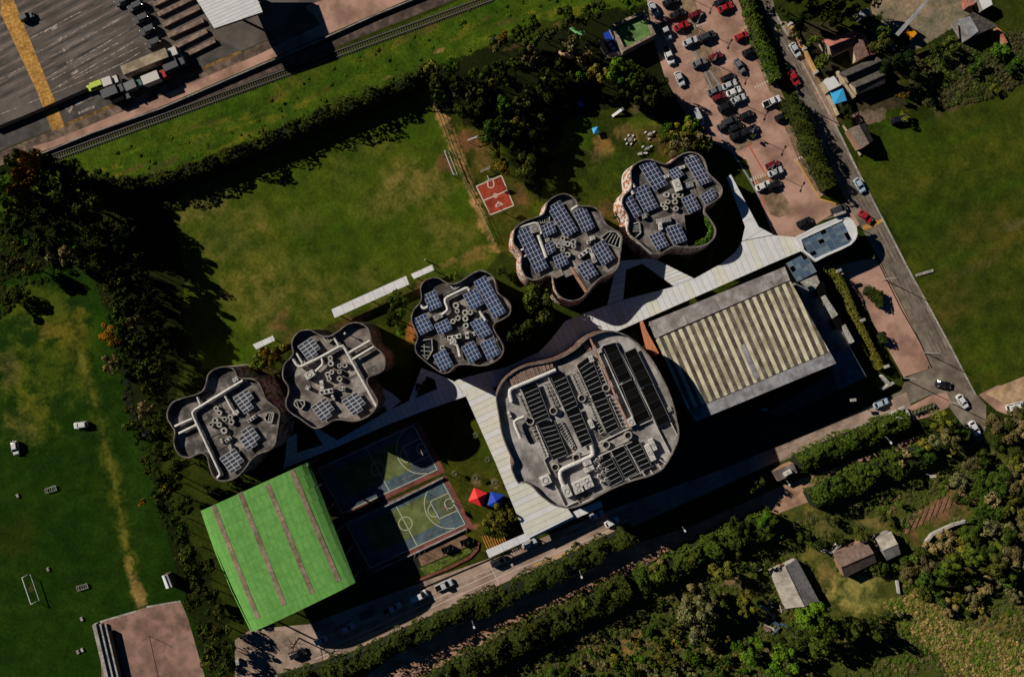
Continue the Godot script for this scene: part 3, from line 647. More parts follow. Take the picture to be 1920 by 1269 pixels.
	unit("small white fan beside the lowest vent on the middle school roof", zv(740, 490, 5.519, 748, 765), fy, 0.9, 1.8, 0.9, -5, 1)
	unit("slim white box east of the lowest vent on the middle school roof", zv(740, 490, 5.519, 820, 748), fy, 0.5, 1.1, 0.8, -25)
	unit("grey box where the north duct ends on the middle school roof", zv(740, 490, 5.519, 445, 572), fy, 2.4, 1.4, 1.0, -28, 2)
	# D
	h = 12.2; fy = h - 1.4
	root = lobed("school_building", "lobed school building beside the red playground court, with an open yard", q(940, 340, 5.077, [740,225,715,180,660,130,590,112,510,135,440,190,415,260,390,310,300,345,200,385,130,440,110,520,110,590,150,640,185,690,180,760,190,840,230,910,300,940,370,930,420,900,475,905,490,960,510,1030,545,1090,610,1130,690,1140,770,1110,830,1050,880,990,950,920,1050,880,1110,820,1130,750,1145,620,1155,530,1120,480,1050,440,1000,400,970,340,940,280,880,240,820,228]), h, 1.0, M.roof_dark, q(940, 340, 5.077, [480,908,665,805,830,1045,850,1150,600,1180,440,1020]), 1.4)
	var lip := surf(); var l0 := W(940 + 668 / 5.077, 340 + 808 / 5.077, fy); var l1 := W(940 + 832 / 5.077, 340 + 1042 / 5.077, fy)
	bar(lip, l0 + Vector3(-0.3, -0.4, 0.2), l1 + Vector3(-0.6, -0.4, 0.2), 0.7, 1.2)
	obj("inner_wall", done(lip), M.pink_beam, root)
	for d in [[145,445,350,388,385,500], [355,510,430,725], [668,275,700,250,742,228], [180,660,212,648], [190,725,240,708]]:
		duct(root, q(940, 340, 5.077, d), fy, 0.5 if d.size() < 5 and d[0] == 355 else 0.36)
	vents(root, q(940, 340, 5.077, [585,543,632,595,685,575,690,618,550,608,585,645,630,697]), fy, 0.72)
	for a in [[435,250,560,180,608,535,4,8,"north lobe, the long one"], [682,290,797,233,777,495,4,5,"north-east of the long array"], [135,483,255,420,330,880,4,9,"west side, the longest there"], [372,432,490,375,410,535,4,3,"middle, under the curved duct"], [415,605,485,565,450,700,2,3,"middle, the smallest there"], [488,722,600,672,532,830,4,3,"north edge of its open yard"], [860,627,975,550,967,808,4,5,"east lobe by the fan skylight"], [715,808,835,742,803,948,4,4,"south-east lobe by its open yard"]]:
		solar("playground school roof, " + a[8], zv(940, 340, 5.077, a[0], a[1]), zv(940, 340, 5.077, a[2], a[3]), zv(940, 340, 5.077, a[4], a[5]), a[6], a[7], fy)
	px = q(940, 340, 5.077, [948,533,1020,478,1095,480,1140,540,1122,638,1000,590])
	fan_frame(root, px, auto_bars(q(940, 340, 5.077, [1020,478,1140,530,960,545,1110,630]), 4, 0, 1, 2, 3), fy)
	fan_frame(root, q(940, 340, 5.077, [348,362,455,325,458,385,350,400]), auto_bars(q(940, 340, 5.077, [348,362,455,325,350,400,458,385]), 4, 0, 1, 2, 3), fy)
	unit("white machine on a pale plinth north-west of the vents, playground school roof", zv(940, 340, 5.077, 545, 578), fy, 3.6, 1.5, 0.8, 10, 2)
	unit("pale machine at the corner of the curved duct, playground school roof", zv(940, 340, 5.077, 318, 450), fy, 2.6, 2.0, 1.1, -15, 2)
	unit("lone white cube north-east of the vents, playground school roof", zv(940, 340, 5.077, 870, 538), fy, 1.2, 1.0, 1.0, -20)
	unit("long framed fan row south-east of the vents, playground school roof", zv(940, 340, 5.077, 790, 680), fy, 3.4, 1.0, 1.0, -38, 1)
	unit("slim machine ending the fan row, playground school roof", zv(940, 340, 5.077, 855, 675), fy, 0.9, 2.6, 0.9, -28)
	unit("pale box below the fan row, playground school roof", zv(940, 340, 5.077, 885, 745), fy, 1.0, 1.6, 0.9, -30, 2)
	unit("small round-topped machine by the white cube, playground school roof", zv(940, 340, 5.077, 832, 575), fy, 0.8, 0.8, 0.8, -30, 1)
	unit("pale box near the west array, playground school roof", zv(940, 340, 5.077, 440, 558), fy, 1.2, 1.0, 0.9, -20, 2)
	# E
	h = 9.6; fy = h - 1.4
	root = lobed("school_building", "easternmost lobed school building beside the car park, with a planted yard", q(1130, 270, 5.767, [560,175,510,160,430,170,350,210,305,270,300,350,310,440,290,490,230,550,205,620,225,700,265,770,275,850,265,920,300,990,380,1050,470,1130,560,1190,640,1185,700,1145,780,1110,880,1120,960,1125,1060,1110,1150,1075,1215,1010,1230,920,1190,840,1130,760,1110,720,1120,680,1180,640,1260,590,1300,520,1285,450,1220,380,1150,310,1130,240,1100,160,1040,105,960,82,880,95,800,140,740,190,680,210,620,195]), h, 0.9, M.roof_dark, q(1130, 270, 5.767, [885,770,1100,728,1165,850,1195,930,1165,1000,1080,1060,970,1100,925,1105]), 1.4)
	for d in [[300,492,335,540], [325,430,345,470]]:
		duct(root, q(1130, 270, 5.767, d), fy, 0.5)
	vents(root, q(1130, 270, 5.767, [695,545,785,560,845,553,708,623,785,623,655,655,685,690,795,698]), fy, 0.75)
	for a in [[392,232,540,160,560,505,4,6,"north-west lobe"], [328,492,478,425,457,747,4,6,"west side, the broadest there"], [232,597,315,555,352,803,2,5,"west edge, the narrow one"], [700,300,812,240,772,392,4,3,"north notch"], [885,170,1015,120,1050,452,4,6,"north-east lobe"], [1060,562,1190,475,1112,657,4,3,"east lobe"], [850,592,980,530,935,757,4,4,"middle, east of the vents"], [497,993,630,935,590,1152,4,4,"south lobe by the fan skylight"], [682,912,830,858,768,1092,4,4,"south lobe by its planted yard"]]:
		solar("car park school roof, " + a[8], zv(1130, 270, 5.767, a[0], a[1]), zv(1130, 270, 5.767, a[2], a[3]), zv(1130, 270, 5.767, a[4], a[5]), a[6], a[7], fy)
	px = q(1130, 270, 5.767, [300,870,395,845,412,960,335,1030,285,960])
	fan_frame(root, px, auto_bars(q(1130, 270, 5.767, [300,880,290,970,408,850,412,960]), 4, 0, 1, 2, 3), fy)
	unit("tall white sculpted machine north of the vents, car park school roof", zv(1130, 270, 5.767, 815, 440), fy, 1.7, 3.2, 1.6, -20)
	unit("second white casing against the sculpted machine, car park school roof", zv(1130, 270, 5.767, 850, 470), fy, 1.2, 1.5, 1.2, -20)
	unit("long pale box south of the vents, car park school roof", zv(1130, 270, 5.767, 665, 822), fy, 3.8, 1.3, 0.9, -10, 2)
	unit("upright white machine under the long pale box, car park school roof", zv(1130, 270, 5.767, 628, 888), fy, 0.9, 1.9, 1.0, -10)
	unit("white box at the very north of the car park school roof", zv(1130, 270, 5.767, 958, 115), fy, 1.2, 1.0, 0.9, 20)
	unit("smaller white box beside the northern one, car park school roof", zv(1130, 270, 5.767, 900, 135), fy, 0.9, 0.8, 0.8, 20)
	unit("white box between the two northern arrays, car park school roof", zv(1130, 270, 5.767, 860, 250), fy, 1.5, 0.8, 0.8, -15)
	unit("white box west of the notch array, car park school roof", zv(1130, 270, 5.767, 690, 348), fy, 1.5, 0.8, 0.8, -20)
	unit("pale sheet box east of the sculpted machine, car park school roof", zv(1130, 270, 5.767, 935, 440), fy, 2.4, 1.5, 0.5, -15, 2)
	unit("dark teal tank at the west of the car park school roof", zv(1130, 270, 5.767, 455, 778), fy, 1.2, 1.2, 1.1, -20, 2)
	hedge("planter_hedge", "bright green planting along the yard wall of the school roof", q(1130, 270, 5.767, [1118,775,1150,860,1178,930,1160,990,1090,1055,1000,1100]), 1.4, 0.9, 2, 77, 0.8, 0.28, 9.0, "", fy - 0.3)
func pole_mast(label: String, p: Vector2, fy: float, h: float):
	var c := W(p.x, p.y, fy + h); var root := thing("mast", label, "mast", Vector3(c.x, fy, c.z))
	var st := surf(); tube(st, [Vector3.ZERO, Vector3(0, h, 0)], 0.12, 8)
	obj("pole", done(st), M.steel, root)
	var s := SphereMesh.new(); s.radius = 0.34; s.height = 0.7; s.radial_segments = 12; s.rings = 6
	var b := obj("ball", s, M.white_duct, root); b.position.y = h
# ---- the large hall, the gym, the green sports roof and the roofed walks
func collector(label: String, px: PackedVector2Array, n: int, fy: float, bright := true):        # black collector field: rows with bright rails; px = four corners, rows run along the first edge
	var p := []
	for v in px: p.append(W(v.x, v.y, fy + 0.9))
	var c: Vector3 = (p[0] + p[1] + p[2] + p[3]) / 4.0
	var root := thing("solar_collector", label, "solar collector", Vector3(c.x, fy, c.z), 0.0, "black solar collectors on the hall roof")
	var o := Vector3(c.x, fy, c.z)
	for k in n:
		var t0 := float(k) / n; var t1 := (k + 0.985) / n
		var a: Vector3 = p[0].lerp(p[3], t0) - o; var b: Vector3 = p[1].lerp(p[2], t0) - o
		var d: Vector3 = p[1].lerp(p[2], t1) - o; var e: Vector3 = p[0].lerp(p[3], t1) - o
		var st := surf(); var up := Vector3(0, 0.03, 0); var lift := Vector3(0, 0.06, 0)
		quad(st, a + up, b + up, d + lift, e + lift)
		quad(st, e + lift, d + lift, d - lift, e - lift); quad(st, a + up, a - lift, b - lift, b + up)
		obj("collector_panel", done(st), M["black%d" % (k % 2)], root)
		var s2 := surf(); bar(s2, e.lerp(d, 0.08) + lift * 1.3, e.lerp(d, 0.92) + lift * 1.3, 0.075, 0.06)
		obj("rail", done(s2), M.alu if bright else M.steel_dark, root)
	for k in 4:
		var s3 := surf(); box(s3, at(p[k].lerp(c, 0.15) * Vector3(1, 0, 1) - o * Vector3(1, 0, 1)), Vector3(0.1, 0.75, 0.1)); obj("leg", done(s3), M.steel, root)
	for e in [[0, 3], [1, 2]]:
		var s4 := surf(); bar(s4, p[e[0]] - o, p[e[1]] - o, 0.12); obj("side_beam", done(s4), M.steel, root)
func ladder(root: Node3D, px: PackedVector2Array, n: int, m: int, fy: float):     # pale frame of rungs lying on the roof
	var p := []
	for v in px: p.append(W(v.x, v.y, fy + 0.6))
	var st := surf()
	for i in 4: bar(st, p[i], p[(i + 1) % 4], 0.16)
	for k in n:
		var t := (k + 1.0) / (n + 1.0); bar(st, p[0].lerp(p[3], t), p[1].lerp(p[2], t), 0.13)
	for k in m:
		var t := (k + 1.0) / (m + 1.0); bar(st, p[0].lerp(p[1], t), p[3].lerp(p[2], t), 0.13)
	for v in p: box(st, at(Vector3(v.x, fy, v.z)), Vector3(0.12, 0.6, 0.12))
	obj("frame", done(st), M.white_old, root)
func pipes(root: Node3D, px: PackedVector2Array, fy: float, w := 0.17):
	var st := surf()
	for i in px.size() - 1: bar(st, W(px[i].x, px[i].y, fy + 0.5), W(px[i + 1].x, px[i + 1].y, fy + 0.5), w, 0.5)
	obj("rail", done(st), M.white_duct, root)

func hall():
	var h := 19.2; var fy := h - 1.3
	var out := PackedVector2Array()
	out.append_array(q(910, 610, 6.677, [130,920,150,830,200,720,270,640,380,560,520,500,700,465,850,435,1000,370,1130,290,1270,160]))
	out.append_array(q(1090, 610, 6.681, [230,85,370,65,480,85,600,140,730,240,870,400,970,560,1060,730,1130,900,1180,1060]))
	out.append_array(q(1080, 770, 6.345, [1200,80,1225,200,1230,290,1215,370,1170,480,1110,590,1040,690,950,750,850,790,700,830,560,880,400,950,270,1020,150,1090,0,1150]))
	out.append_array(q(920, 780, 6.677, [990,1160,900,1150,790,1120,700,1060,600,980,520,890,450,845,390,840,335,840,255,660,280,580,230,470,170,330,130,200,110,90]))
	var root := lobed("hall_building", "largest school hall, rounded square roof full of black collectors", out, h, 0.4, M.roof_pale, q(910, 610, 6.677, [255,640,380,540,520,480,700,445,850,420,1000,350,1130,270,1270,130,1300,160,1345,300,1090,420,870,535,600,660,330,770]), 1.3, [Color(0.14, 0.06, 0.045), Color(0.2, 0.14, 0.11), Color(0.1, 0.06, 0.05)])
	# sunken timber terrace behind the north-west wall
	var deck := wp(q(910, 610, 6.677, [285,640,380,575,520,515,700,480,850,455,850,520,600,645,330,755]), fy + 0.75)
	strips(root, "plank", deck, Vector2(0.93, -0.37), 1.05, 0.1, fy + 0.75, 0.15, [M.timber, M.timber2, M.timber])
	strips(root, "plank", wp(q(910, 610, 6.677, [850,460,1000,390,1130,310,1270,190,1330,300,1090,405,870,520]), fy + 0.1), Vector2(0.93, -0.37), 2.1, 0.3, fy + 0.1, 0.15, [M.timber, M.timber2, M.patch, M.timber2])
	var st := surf()
	for k in 12:
		var t := k / 11.0
		var a := q(910, 610, 6.677, [290,640,830,470]); var b := q(910, 610, 6.677, [355,750,850,530])
		var u := a[0].lerp(a[1], t) + Vector2(0, -2.2 * sin(t * PI)); var v := b[0].lerp(b[1], t)
		bar(st, W(u.x, u.y, fy + 0.82), W(v.x, v.y, fy + 0.82), 0.15, 0.08)
	obj("beam", done(st), M.pale_steel, root)
	# ducts
	duct(root, q(910, 610, 6.677, [885,560,600,680,300,805,330,955]), fy, 0.55, 0.6)
	duct(root, q(960, 640, 3.9667, [592,770,612,845,480,905,355,960,365,1030,400,1100]), fy, 0.6, 0.8)
	duct(root, q(920, 780, 6.677, [420,10,285,65,375,275]), fy, 0.45, 1.6)
	var ob := surf(); var b0 := W(960 + 582 / 3.9667, 640 - 18 / 3.9667, fy + 0.9); var b1 := W(960 + 875 / 3.9667, 640 + 645 / 3.9667, fy + 0.9)
	bar(ob, b0, b1, 0.42, 0.45)
	obj("pink_beam", done(ob), M.pink_beam, root)
	# round fans
	for v in [[308,517],[135,595],[520,423],[700,347],[700,770],[865,700],[480,865],[322,937]]:
		var w := W(960 + v[0] / 3.9667, 640 + v[1] / 3.9667, fy + 1.1); var s := surf()
		ring(s, Vector3(w.x, fy, w.z), 0.72, 1.0, 1.1, 18)
		var f := obj("roof_fan", done(s), M.concrete_light, root)
		var s2 := surf(); disc(s2, Vector3(w.x, fy + 0.8, w.z), 0.72, 18)
		obj("grille", done(s2), M.vent_hole, f)
	# pale frames
	for l in [[235,315,285,293,357,460,303,482,5,1], [428,238,470,220,553,385,505,405,7,0], [600,175,640,150,705,312,668,322,5,0], [722,425,765,415,855,615,820,640,6,0], [552,445,585,432,692,665,655,690,9,0], [142,640,178,628,272,850,235,868,8,0], [330,620,365,595,455,780,440,800,9,0], [35,400,65,380,140,560,115,570,4,0]]:
		ladder(root, q(960, 640, 3.9667, l.slice(0, 8)), l[8], l[9], fy)
	for l in [[655,70,670,30,770,0,1060,580], [680,85,790,330,920,615], [890,280,800,322], [1045,310,950,355], [1050,315,1185,590,1090,640,1055,575], [1055,575,945,625], [650,755,860,650,880,650], [630,860,830,770], [60,355,120,480,270,850,235,880,270,960,395,1230,490,1185,510,1210,730,1105], [170,610,285,575,300,605], [1040,565,1190,860], [1180,600,1230,700], [390,520,490,480], [270,270,390,520], [480,180,590,420,715,690], [735,820,860,1030], [850,770,960,985], [730,1085,860,1020,965,970,1050,925], [405,860,490,822,510,850,600,820]]:
		pipes(root, q(960, 640, 3.9667, l), fy)
	var lo := wp(q(960, 640, 3.9667, [645,790,640,840,930,715,905,690,870,655]), fy + 0.25)
	obj("roof_slab", prism(lo, fy - 0.1, fy + 0.25), M.concrete_light, root)
	for k in 6:      # short raking props on the south-east parapet
		var v = [[965,965,990,1000],[1030,960,1050,990],[1085,910,1110,950],[1100,880,1150,915],[1110,855,1170,880],[865,1020,885,1040]][k]
		var s3 := surf(); bar(s3, W(960 + v[0] / 3.9667, 640 + v[1] / 3.9667, fy + 0.9), W(960 + v[2] / 3.9667, 640 + v[3] / 3.9667, fy + 0.9), 0.28)
		obj("prop", done(s3), M.white_duct, root)
	# collectors: north-west corner, north-east, south-east, south-west; rows
	var names := ["westernmost upper", "westernmost lower", "second strip upper", "second strip lower", "third strip upper", "third strip lower", "south-west field", "south middle field", "south-east field"]
	var c := [[72,362,185,312,280,565,170,612,8], [190,618,315,590,415,840,308,885,8], [290,272,390,228,490,475,395,520,7], [400,528,500,498,600,755,522,790,7], [482,180,585,100,685,365,583,402,7], [588,415,690,382,798,640,708,688,7], [640,882,728,838,830,1030,730,1085,6], [745,832,835,782,938,970,842,1020,6], [850,772,940,728,1040,930,962,962,6]]
	for i in c.size(): collector("%s black collector on the large hall roof with bright rails" % names[i], q(960, 640, 3.9667, c[i].slice(0, 8)), c[i][8], fy)
	var big := [[685,55,772,10,890,268,800,312], [812,325,905,285,1030,560,925,615], [835,85,920,48,1048,305,955,348], [962,358,1050,318,1180,590,1085,638]]
	var bn := ["north-west", "south-west", "north-east", "south-east"]
	for i in 4: collector("%s of the four plain black collector fields, large hall roof" % bn[i], q(960, 640, 3.9667, big[i]), 5, fy, false)
	unit("brown box on the bare south-west corner of the large hall roof", Vector2(960 + 250 / 3.9667, 640 + 1035 / 3.9667), fy, 2.6, 2.2, 1.6, -25, 3)
	var us := [["north-west of the four white casings in the machine yard", 487, 1068, 2.6, 1.5, 1.4], ["north-east of the four white casings in the machine yard", 555, 1035, 2.6, 1.5, 1.4], ["south-west of the four white casings in the machine yard", 497, 1108, 2.4, 1.4, 1.4], ["south-east of the four white casings in the machine yard", 572, 1070, 2.4, 1.4, 1.4], ["white vented casing at the duct foot, machine yard", 410, 1115, 1.8, 3.0, 1.5], ["tall white casing north of the machine yard", 560, 905, 2.2, 1.2, 1.3], ["second white casing north of the machine yard", 575, 950, 2.6, 1.1, 1.3], ["white chiller beside the south-east collector", 1030, 830, 1.4, 4.2, 1.5], ["smaller white chiller by the sloped grey roof", 1050, 770, 1.2, 3.0, 1.3], ["white machine at the foot of the orange beam", 890, 600, 1.6, 2.0, 1.5], ["white fan unit between the collectors", 590, 615, 1.1, 2.2, 1.3], ["white fan unit at the head of the orange beam", 590, 130, 1.1, 1.6, 1.2], ["small white box by the western parapet", -20, 545, 0.7, 1.6, 0.9], ["white fan head at the north corner of the collectors", 652, 70, 1.1, 1.1, 1.2], ["small tan hatch by the east parapet", 1175, 505, 1.0, 1.2, 0.8]]
	for u in us: unit("%s, large hall roof" % u[0], Vector2(960 + u[1] / 3.9667, 640 + u[2] / 3.9667), fy, u[3], u[4], u[5], -25, 2 if u[0].begins_with("small tan") else 0)
	# cluster of small pumps
	for k in 11:
		var v := Vector2(625 + (k % 4) * 22 + (k / 4) * 28 - 20, 905 + (k % 4) * 48 - (k / 4) * 22)
		unit("small grey pump, %s in the thicket of pipes of the machine yard" % ordinal(k + 1), Vector2(960 + v.x / 3.9667, 640 + v.y / 3.9667), fy, 0.8, 0.8, 0.9 + 0.1 * (k % 3), -25 + k * 13, 1)
	var pp := surf()
	for k in 12:
		var a := Vector2(630 + k * 7, 890 + k * 16); pass
		bar(pp, W(960 + a.x / 3.9667, 640 + a.y / 3.9667, fy + 0.9), W(960 + (a.x + 34) / 3.9667, 640 + (a.y - 6 + (k % 3) * 14) / 3.9667, fy + 0.9), 0.14)
	obj("pipework", done(pp), M.steel, root)

func roofed_walk(called: String, label: String, px: PackedVector2Array, dir: Vector2, step: float, h: float, mats: Array, posts: Array, cat := "canopy"):
	var c := center(wp(px, h)); var root := thing(called, label, cat)
	strips(root, "roof_panel", ccw(wp(px, h)), dir, step, 0.07, h, 0.16, mats)
	for p in posts:
		var w := W(p[0], p[1], h); var st := surf(); tube(st, [Vector3(w.x, 0, w.z), Vector3(w.x, h - 0.17, w.z)], 0.16, 8)
		obj("column", done(st), M.steel, root)
func walks():
	var w1: Material = M.white_roof; var w2: Material = M.white_roof2; var cr: Material = M.cream_roof
	var mm := [w1, w2, w1, w1, cr, w1, w2, w1, w2, cr, cr, w1]
	roofed_walk("canopy_walkway", "broad white panelled canopy running along the gym to the entrance", g([1452,441,1488,444,1504,470,1440,497,1190,607,1160,620,1100,640,1000,690,930,725,872,742,855,713,900,700,950,688,1010,660,1030,640,1060,602,1100,586,1139,572,1169,562,1265,537,1303,522,1353,494,1378,474,1393,452]), Vector2(0.92, -0.4), 1.62, 4.7, mm, [[1478,470],[1420,492],[1360,505],[1300,535],[1240,562],[1180,585],[1130,600],[1060,640],[1000,672],[940,700],[1400,470]])
	roofed_walk("canopy_walkway", "white canopy arm reaching north past the car park school", g([1363,332,1371,327,1423,425,1451,440,1392,451,1398,425]), Vector2(0.5, 0.87), 4.2, 4.72, [w1, w2], [[1380,370],[1410,425]])
	roofed_walk("canopy_walkway", "canopy arm slanting down from the playground school to the broad canopy", g([1205,494,1225,484,1302,522,1264,537]), Vector2(0.35, 0.94), 0.95, 4.73, [w1, cr, w1], [[1230,500],[1260,520]])
	roofed_walk("canopy_walkway", "shaded canopy arm west of the dark triangular yard", g([1154,505,1150,490,1225,484,1205,494,1174,506,1169,561,1139,571]), Vector2(0.3, 0.95), 1.5, 4.72, [w1, w2], [[1160,530],[1180,495]])
	roofed_walk("canopy_walkway", "white canopy running down beside the large hall", g([853,714,925,728,960,790,990,850,1075,968,988,1011,930,870,874,744]), Vector2(0.42, 0.91), 1.6, 4.71, [cr, w1, cr, cr, w1, cr], [[900,760],[930,830],[960,900],[990,960],[1040,970]])
	roofed_walk("canopy_walkway", "narrow shaded canopy leading west towards the green roof", g([853,715,873,743,790,772,725,797,629,839,530,879,533,866,556,849,631,826,725,771,770,750]), Vector2(0.92, -0.4), 1.5, 4.7, [w1, w2, w1], [[820,745],[760,772],[700,793],[650,820],[590,848]])
	roofed_walk("canopy_walkway", "canopy arm from the narrow walk up to the middle school", g([790,690,812,698,858,718,820,732,815,712,800,705,777,748,766,752]), Vector2(0.3, 0.95), 1.5, 4.72, [w1, w2], [[795,715]])
	roofed_walk("canopy_walkway", "canopy arm up to the school next to the bleachers", g([718,728,735,738,752,752,727,771,715,755]), Vector2(0.4, 0.9), 1.5, 4.72, [w1, w2], [[730,750]])
	roofed_walk("canopy_walkway", "canopy arm below the south lobe next to the bleachers", g([585,800,600,806,633,826,606,836]), Vector2(0.4, 0.9), 1.5, 4.73, [w1, w2], [[610,820]])
	roofed_walk("canopy_walkway", "canopy arm beside the westernmost school building", g([538,822,556,812,556,850,533,868]), Vector2(0.4, 0.9), 1.5, 4.73, [w1, w2], [[545,840]])
	roofed_walk("bus_canopy", "long white kerbside canopy along the paved entrance road", g([911,1032,985,1000,1060,966,1126,938,1131,950,1070,976,995,1011,917,1046]), Vector2(0.92, -0.4), 4.4, 4.0, [w1, w2], [[930,1035],[990,1008],[1050,980],[1110,952]])
	roofed_walk("spectator_shelter", "long white bleacher roof on the south edge of the sports field", g([621,580,761,517,767,533,627,596]), Vector2(0.91, -0.41), 3.0, 3.0, [M.white_bright], [[630,590],[690,562],[755,533]], "shelter")
	roofed_walk("spectator_shelter", "short white bleacher roof next to the long one", g([770,514,810,496,814,506,776,523]), Vector2(0.91, -0.41), 3.0, 3.0, [M.white_bright], [[775,518],[808,503]], "shelter")
	roofed_walk("spectator_shelter", "small pale shelter roof by the lawn of the westernmost school", g([473,646,511,629,515,638,480,655]), Vector2(0.91, -0.41), 2.6, 2.6, [w1], [[480,648],[508,636]], "shelter")

func gym():
	var h := 12.2
	var p := g([1230,637,1483,527,1569,681,1556,661])
	var body := ccw(wp(g([1219,605,1472,501,1569,680,1305,790]), h))
	var root := thing("gym_building", "gym hall with cream and brown striped roof", "building")
	var st := surf(); skirt(st, inset(body, 0.8), 0, h - 0.25)
	obj("wall", done(st), M.concrete, root)
	# roof sheets run down the slope, cream and brown in turn
	var rp := ccw(wp(g([1230,637,1483,527,1556,659,1292,770]), h))
	strips(root, "roof_sheet", rp, Vector2(0.917, -0.398), 1.02, 0.04, h, 0.2, [M.gym_cream, M.gym_dark])
	var ev := ccw(wp(g([1293,771,1557,660,1569,681,1305,790]), h - 0.05))
	strips(root, "eave_panel", ev, Vector2(0.917, -0.398), 2.4, 0.05, h - 0.05, 0.2, [M.eave])
	var odd := ccw(wp(g([1388,648,1397,644,1425,708,1416,712]), h + 0.05))
	obj("grey_sheet", prism(odd, h - 0.1, h + 0.05), M.eave, root)
	strips(root, "roof_slab", ccw(wp(g([1217,604,1472,500,1482,525,1229,634]), h - 0.2)), Vector2(0.917, -0.398), 9.0, 0.05, h - 0.2, 0.5, [M.slab, M.slab2])
	# east wing, lower
	var wing := ccw(wp(g([1492,530,1530,548,1546,567,1572,605,1594,650,1626,706,1577,730,1561,690,1500,545]), 5.0))
	var wroot := thing("gym_wing", "low flat-roofed wing along the east side of the gym", "building")
	var s2 := surf(); skirt(s2, wing, 0, 4.7)
	obj("wall", done(s2), M.concrete, wroot)
	obj("roof", prism(inset(wing, 0.05), 4.3, 5.0), M.wing_roof, wroot)
	for a in [[1541,557,1548,553,1572,590,1562,597], [1580,612,1586,608,1603,640,1596,644], [1503,528,1532,516,1538,530,1524,548]]:
		var cp := ccw(wp(g(a), 6.2)); obj("coping", prism(cp, 5.0, 6.2), M.white_old, wroot)
	for a in [[1523,538,1545,528,1550,552,1532,556], [1556,602,1575,594,1582,610,1565,618]]:
		var cp := ccw(wp(g(a), 6.0)); obj("roof_box", prism(cp, 5.0, 6.0), M.black0, wroot)
	# orange wall and yard by the hall
	var ow := thing("orange_wall", "tall orange wall closing the yard between the hall and the gym", "wall")
	var w := ccw(wp(g([1206,602,1212,618,1236,662,1228,668,1222,655,1204,606]), 8.0)); obj("wall", prism(w, 0.0, 8.0), M.orange_wall, ow)
	# dark low roofs south of the gym
	var sh := thing("pool_shed", "low dark green roof in the shade south of the gym", "building")
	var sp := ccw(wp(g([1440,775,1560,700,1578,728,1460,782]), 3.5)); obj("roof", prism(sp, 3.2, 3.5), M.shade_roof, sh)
	var s5 := surf(); skirt(s5, inset(sp, 0.3), 0, 3.2); obj("wall", done(s5), M.concrete, sh)

func entrance():
	var h := 6.0
	var out := ccw(wp(q(1400, 380, 5.2875, [470,350,700,230,930,140,1000,140,1060,175,1095,240,1105,310,1085,365,1040,415,940,465,800,525,690,585,560,480]), h))
	var root := thing("entrance_canopy", "rounded entrance canopy with a white rim and blue glass panels", "canopy")
	obj("rim", rim(out, 0.5, h - 1.0, h), M.white_roof, root)
	var cap := ccw(wp(q(1400, 380, 5.2875, [985,160,1050,185,1085,245,1095,310,1078,360,1062,375,965,190]), h)); obj("roof", prism(cap, h - 0.5, h - 0.05), M.white_roof, root)
	var tp := ccw(wp(q(1400, 380, 5.2875, [480,355,930,148,960,175,545,365,575,460,530,450]), h)); obj("roof", prism(tp, h - 0.5, h - 0.06), M.white_roof, root)
	var bt := ccw(wp(q(1400, 380, 5.2875, [690,580,690,550,1058,388,1045,412]), h)); obj("roof", prism(bt, h - 0.5, h - 0.07), M.white_roof, root)
	var a := W(1400 + 548 / 5.2875, 380 + 362 / 5.2875, h); var b := W(1400 + 968 / 5.2875, 380 + 180 / 5.2875, h); var d := W(1400 + 668 / 5.2875, 380 + 565 / 5.2875, h)
	panes(root, a, b, d, 7, 6, h - 0.35, 3)
	var st := surf(); lid(st, inset(out, 0.5), h - 1.3); obj("ceiling", done(st), M.black0, root)
	for p in [[1500,460],[1535,440],[1590,425],[1595,455],[1545,480]]:
		var w := W(p[0], p[1], h); var s2 := surf(); tube(s2, [Vector3(w.x, 0, w.z), Vector3(w.x, h - 1.3, w.z)], 0.22, 8); obj("column", done(s2), M.steel, root)
	var r2 := thing("glass_roof", "second blue glass roof between the entrance canopy and the gym", "glass roof")
	var o2 := W(1400 + 395 / 5.2875, 380 + 600 / 5.2875, 5.4); var u2 := W(1400 + 585 / 5.2875, 380 + 500 / 5.2875, 5.4); var v2 := W(1400 + 505 / 5.2875, 380 + 785 / 5.2875, 5.4)
	panes(r2, o2, u2, v2, 4, 4, 5.4, 5)
	var s3 := surf(); var pl := PackedVector2Array([Vector2(o2.x, o2.z), Vector2(u2.x, u2.z), Vector2(u2.x + v2.x - o2.x, u2.z + v2.z - o2.z), Vector2(v2.x, v2.z)])
	lid(s3, pl, 4.6); skirt(s3, ccw(pl), 0, 4.6); obj("wall", done(s3), M.black0, r2)
	var gs := thing("gate_sign_beam", "short white beam standing over the rim of the entrance canopy", "beam")
	var s4 := surf(); bar(s4, W(1565, 404, 6.6), W(1586, 397, 6.6), 0.7, 0.5); obj("beam", done(s4), M.white_old, gs)
	var s6 := surf()
	for p in [[1567,404],[1584,398]]:
		var w := W(p[0], p[1], 6.4); box(s6, at(Vector3(w.x, 0, w.z)), Vector3(0.2, 6.4, 0.2))
	obj("post", done(s6), M.steel, gs)
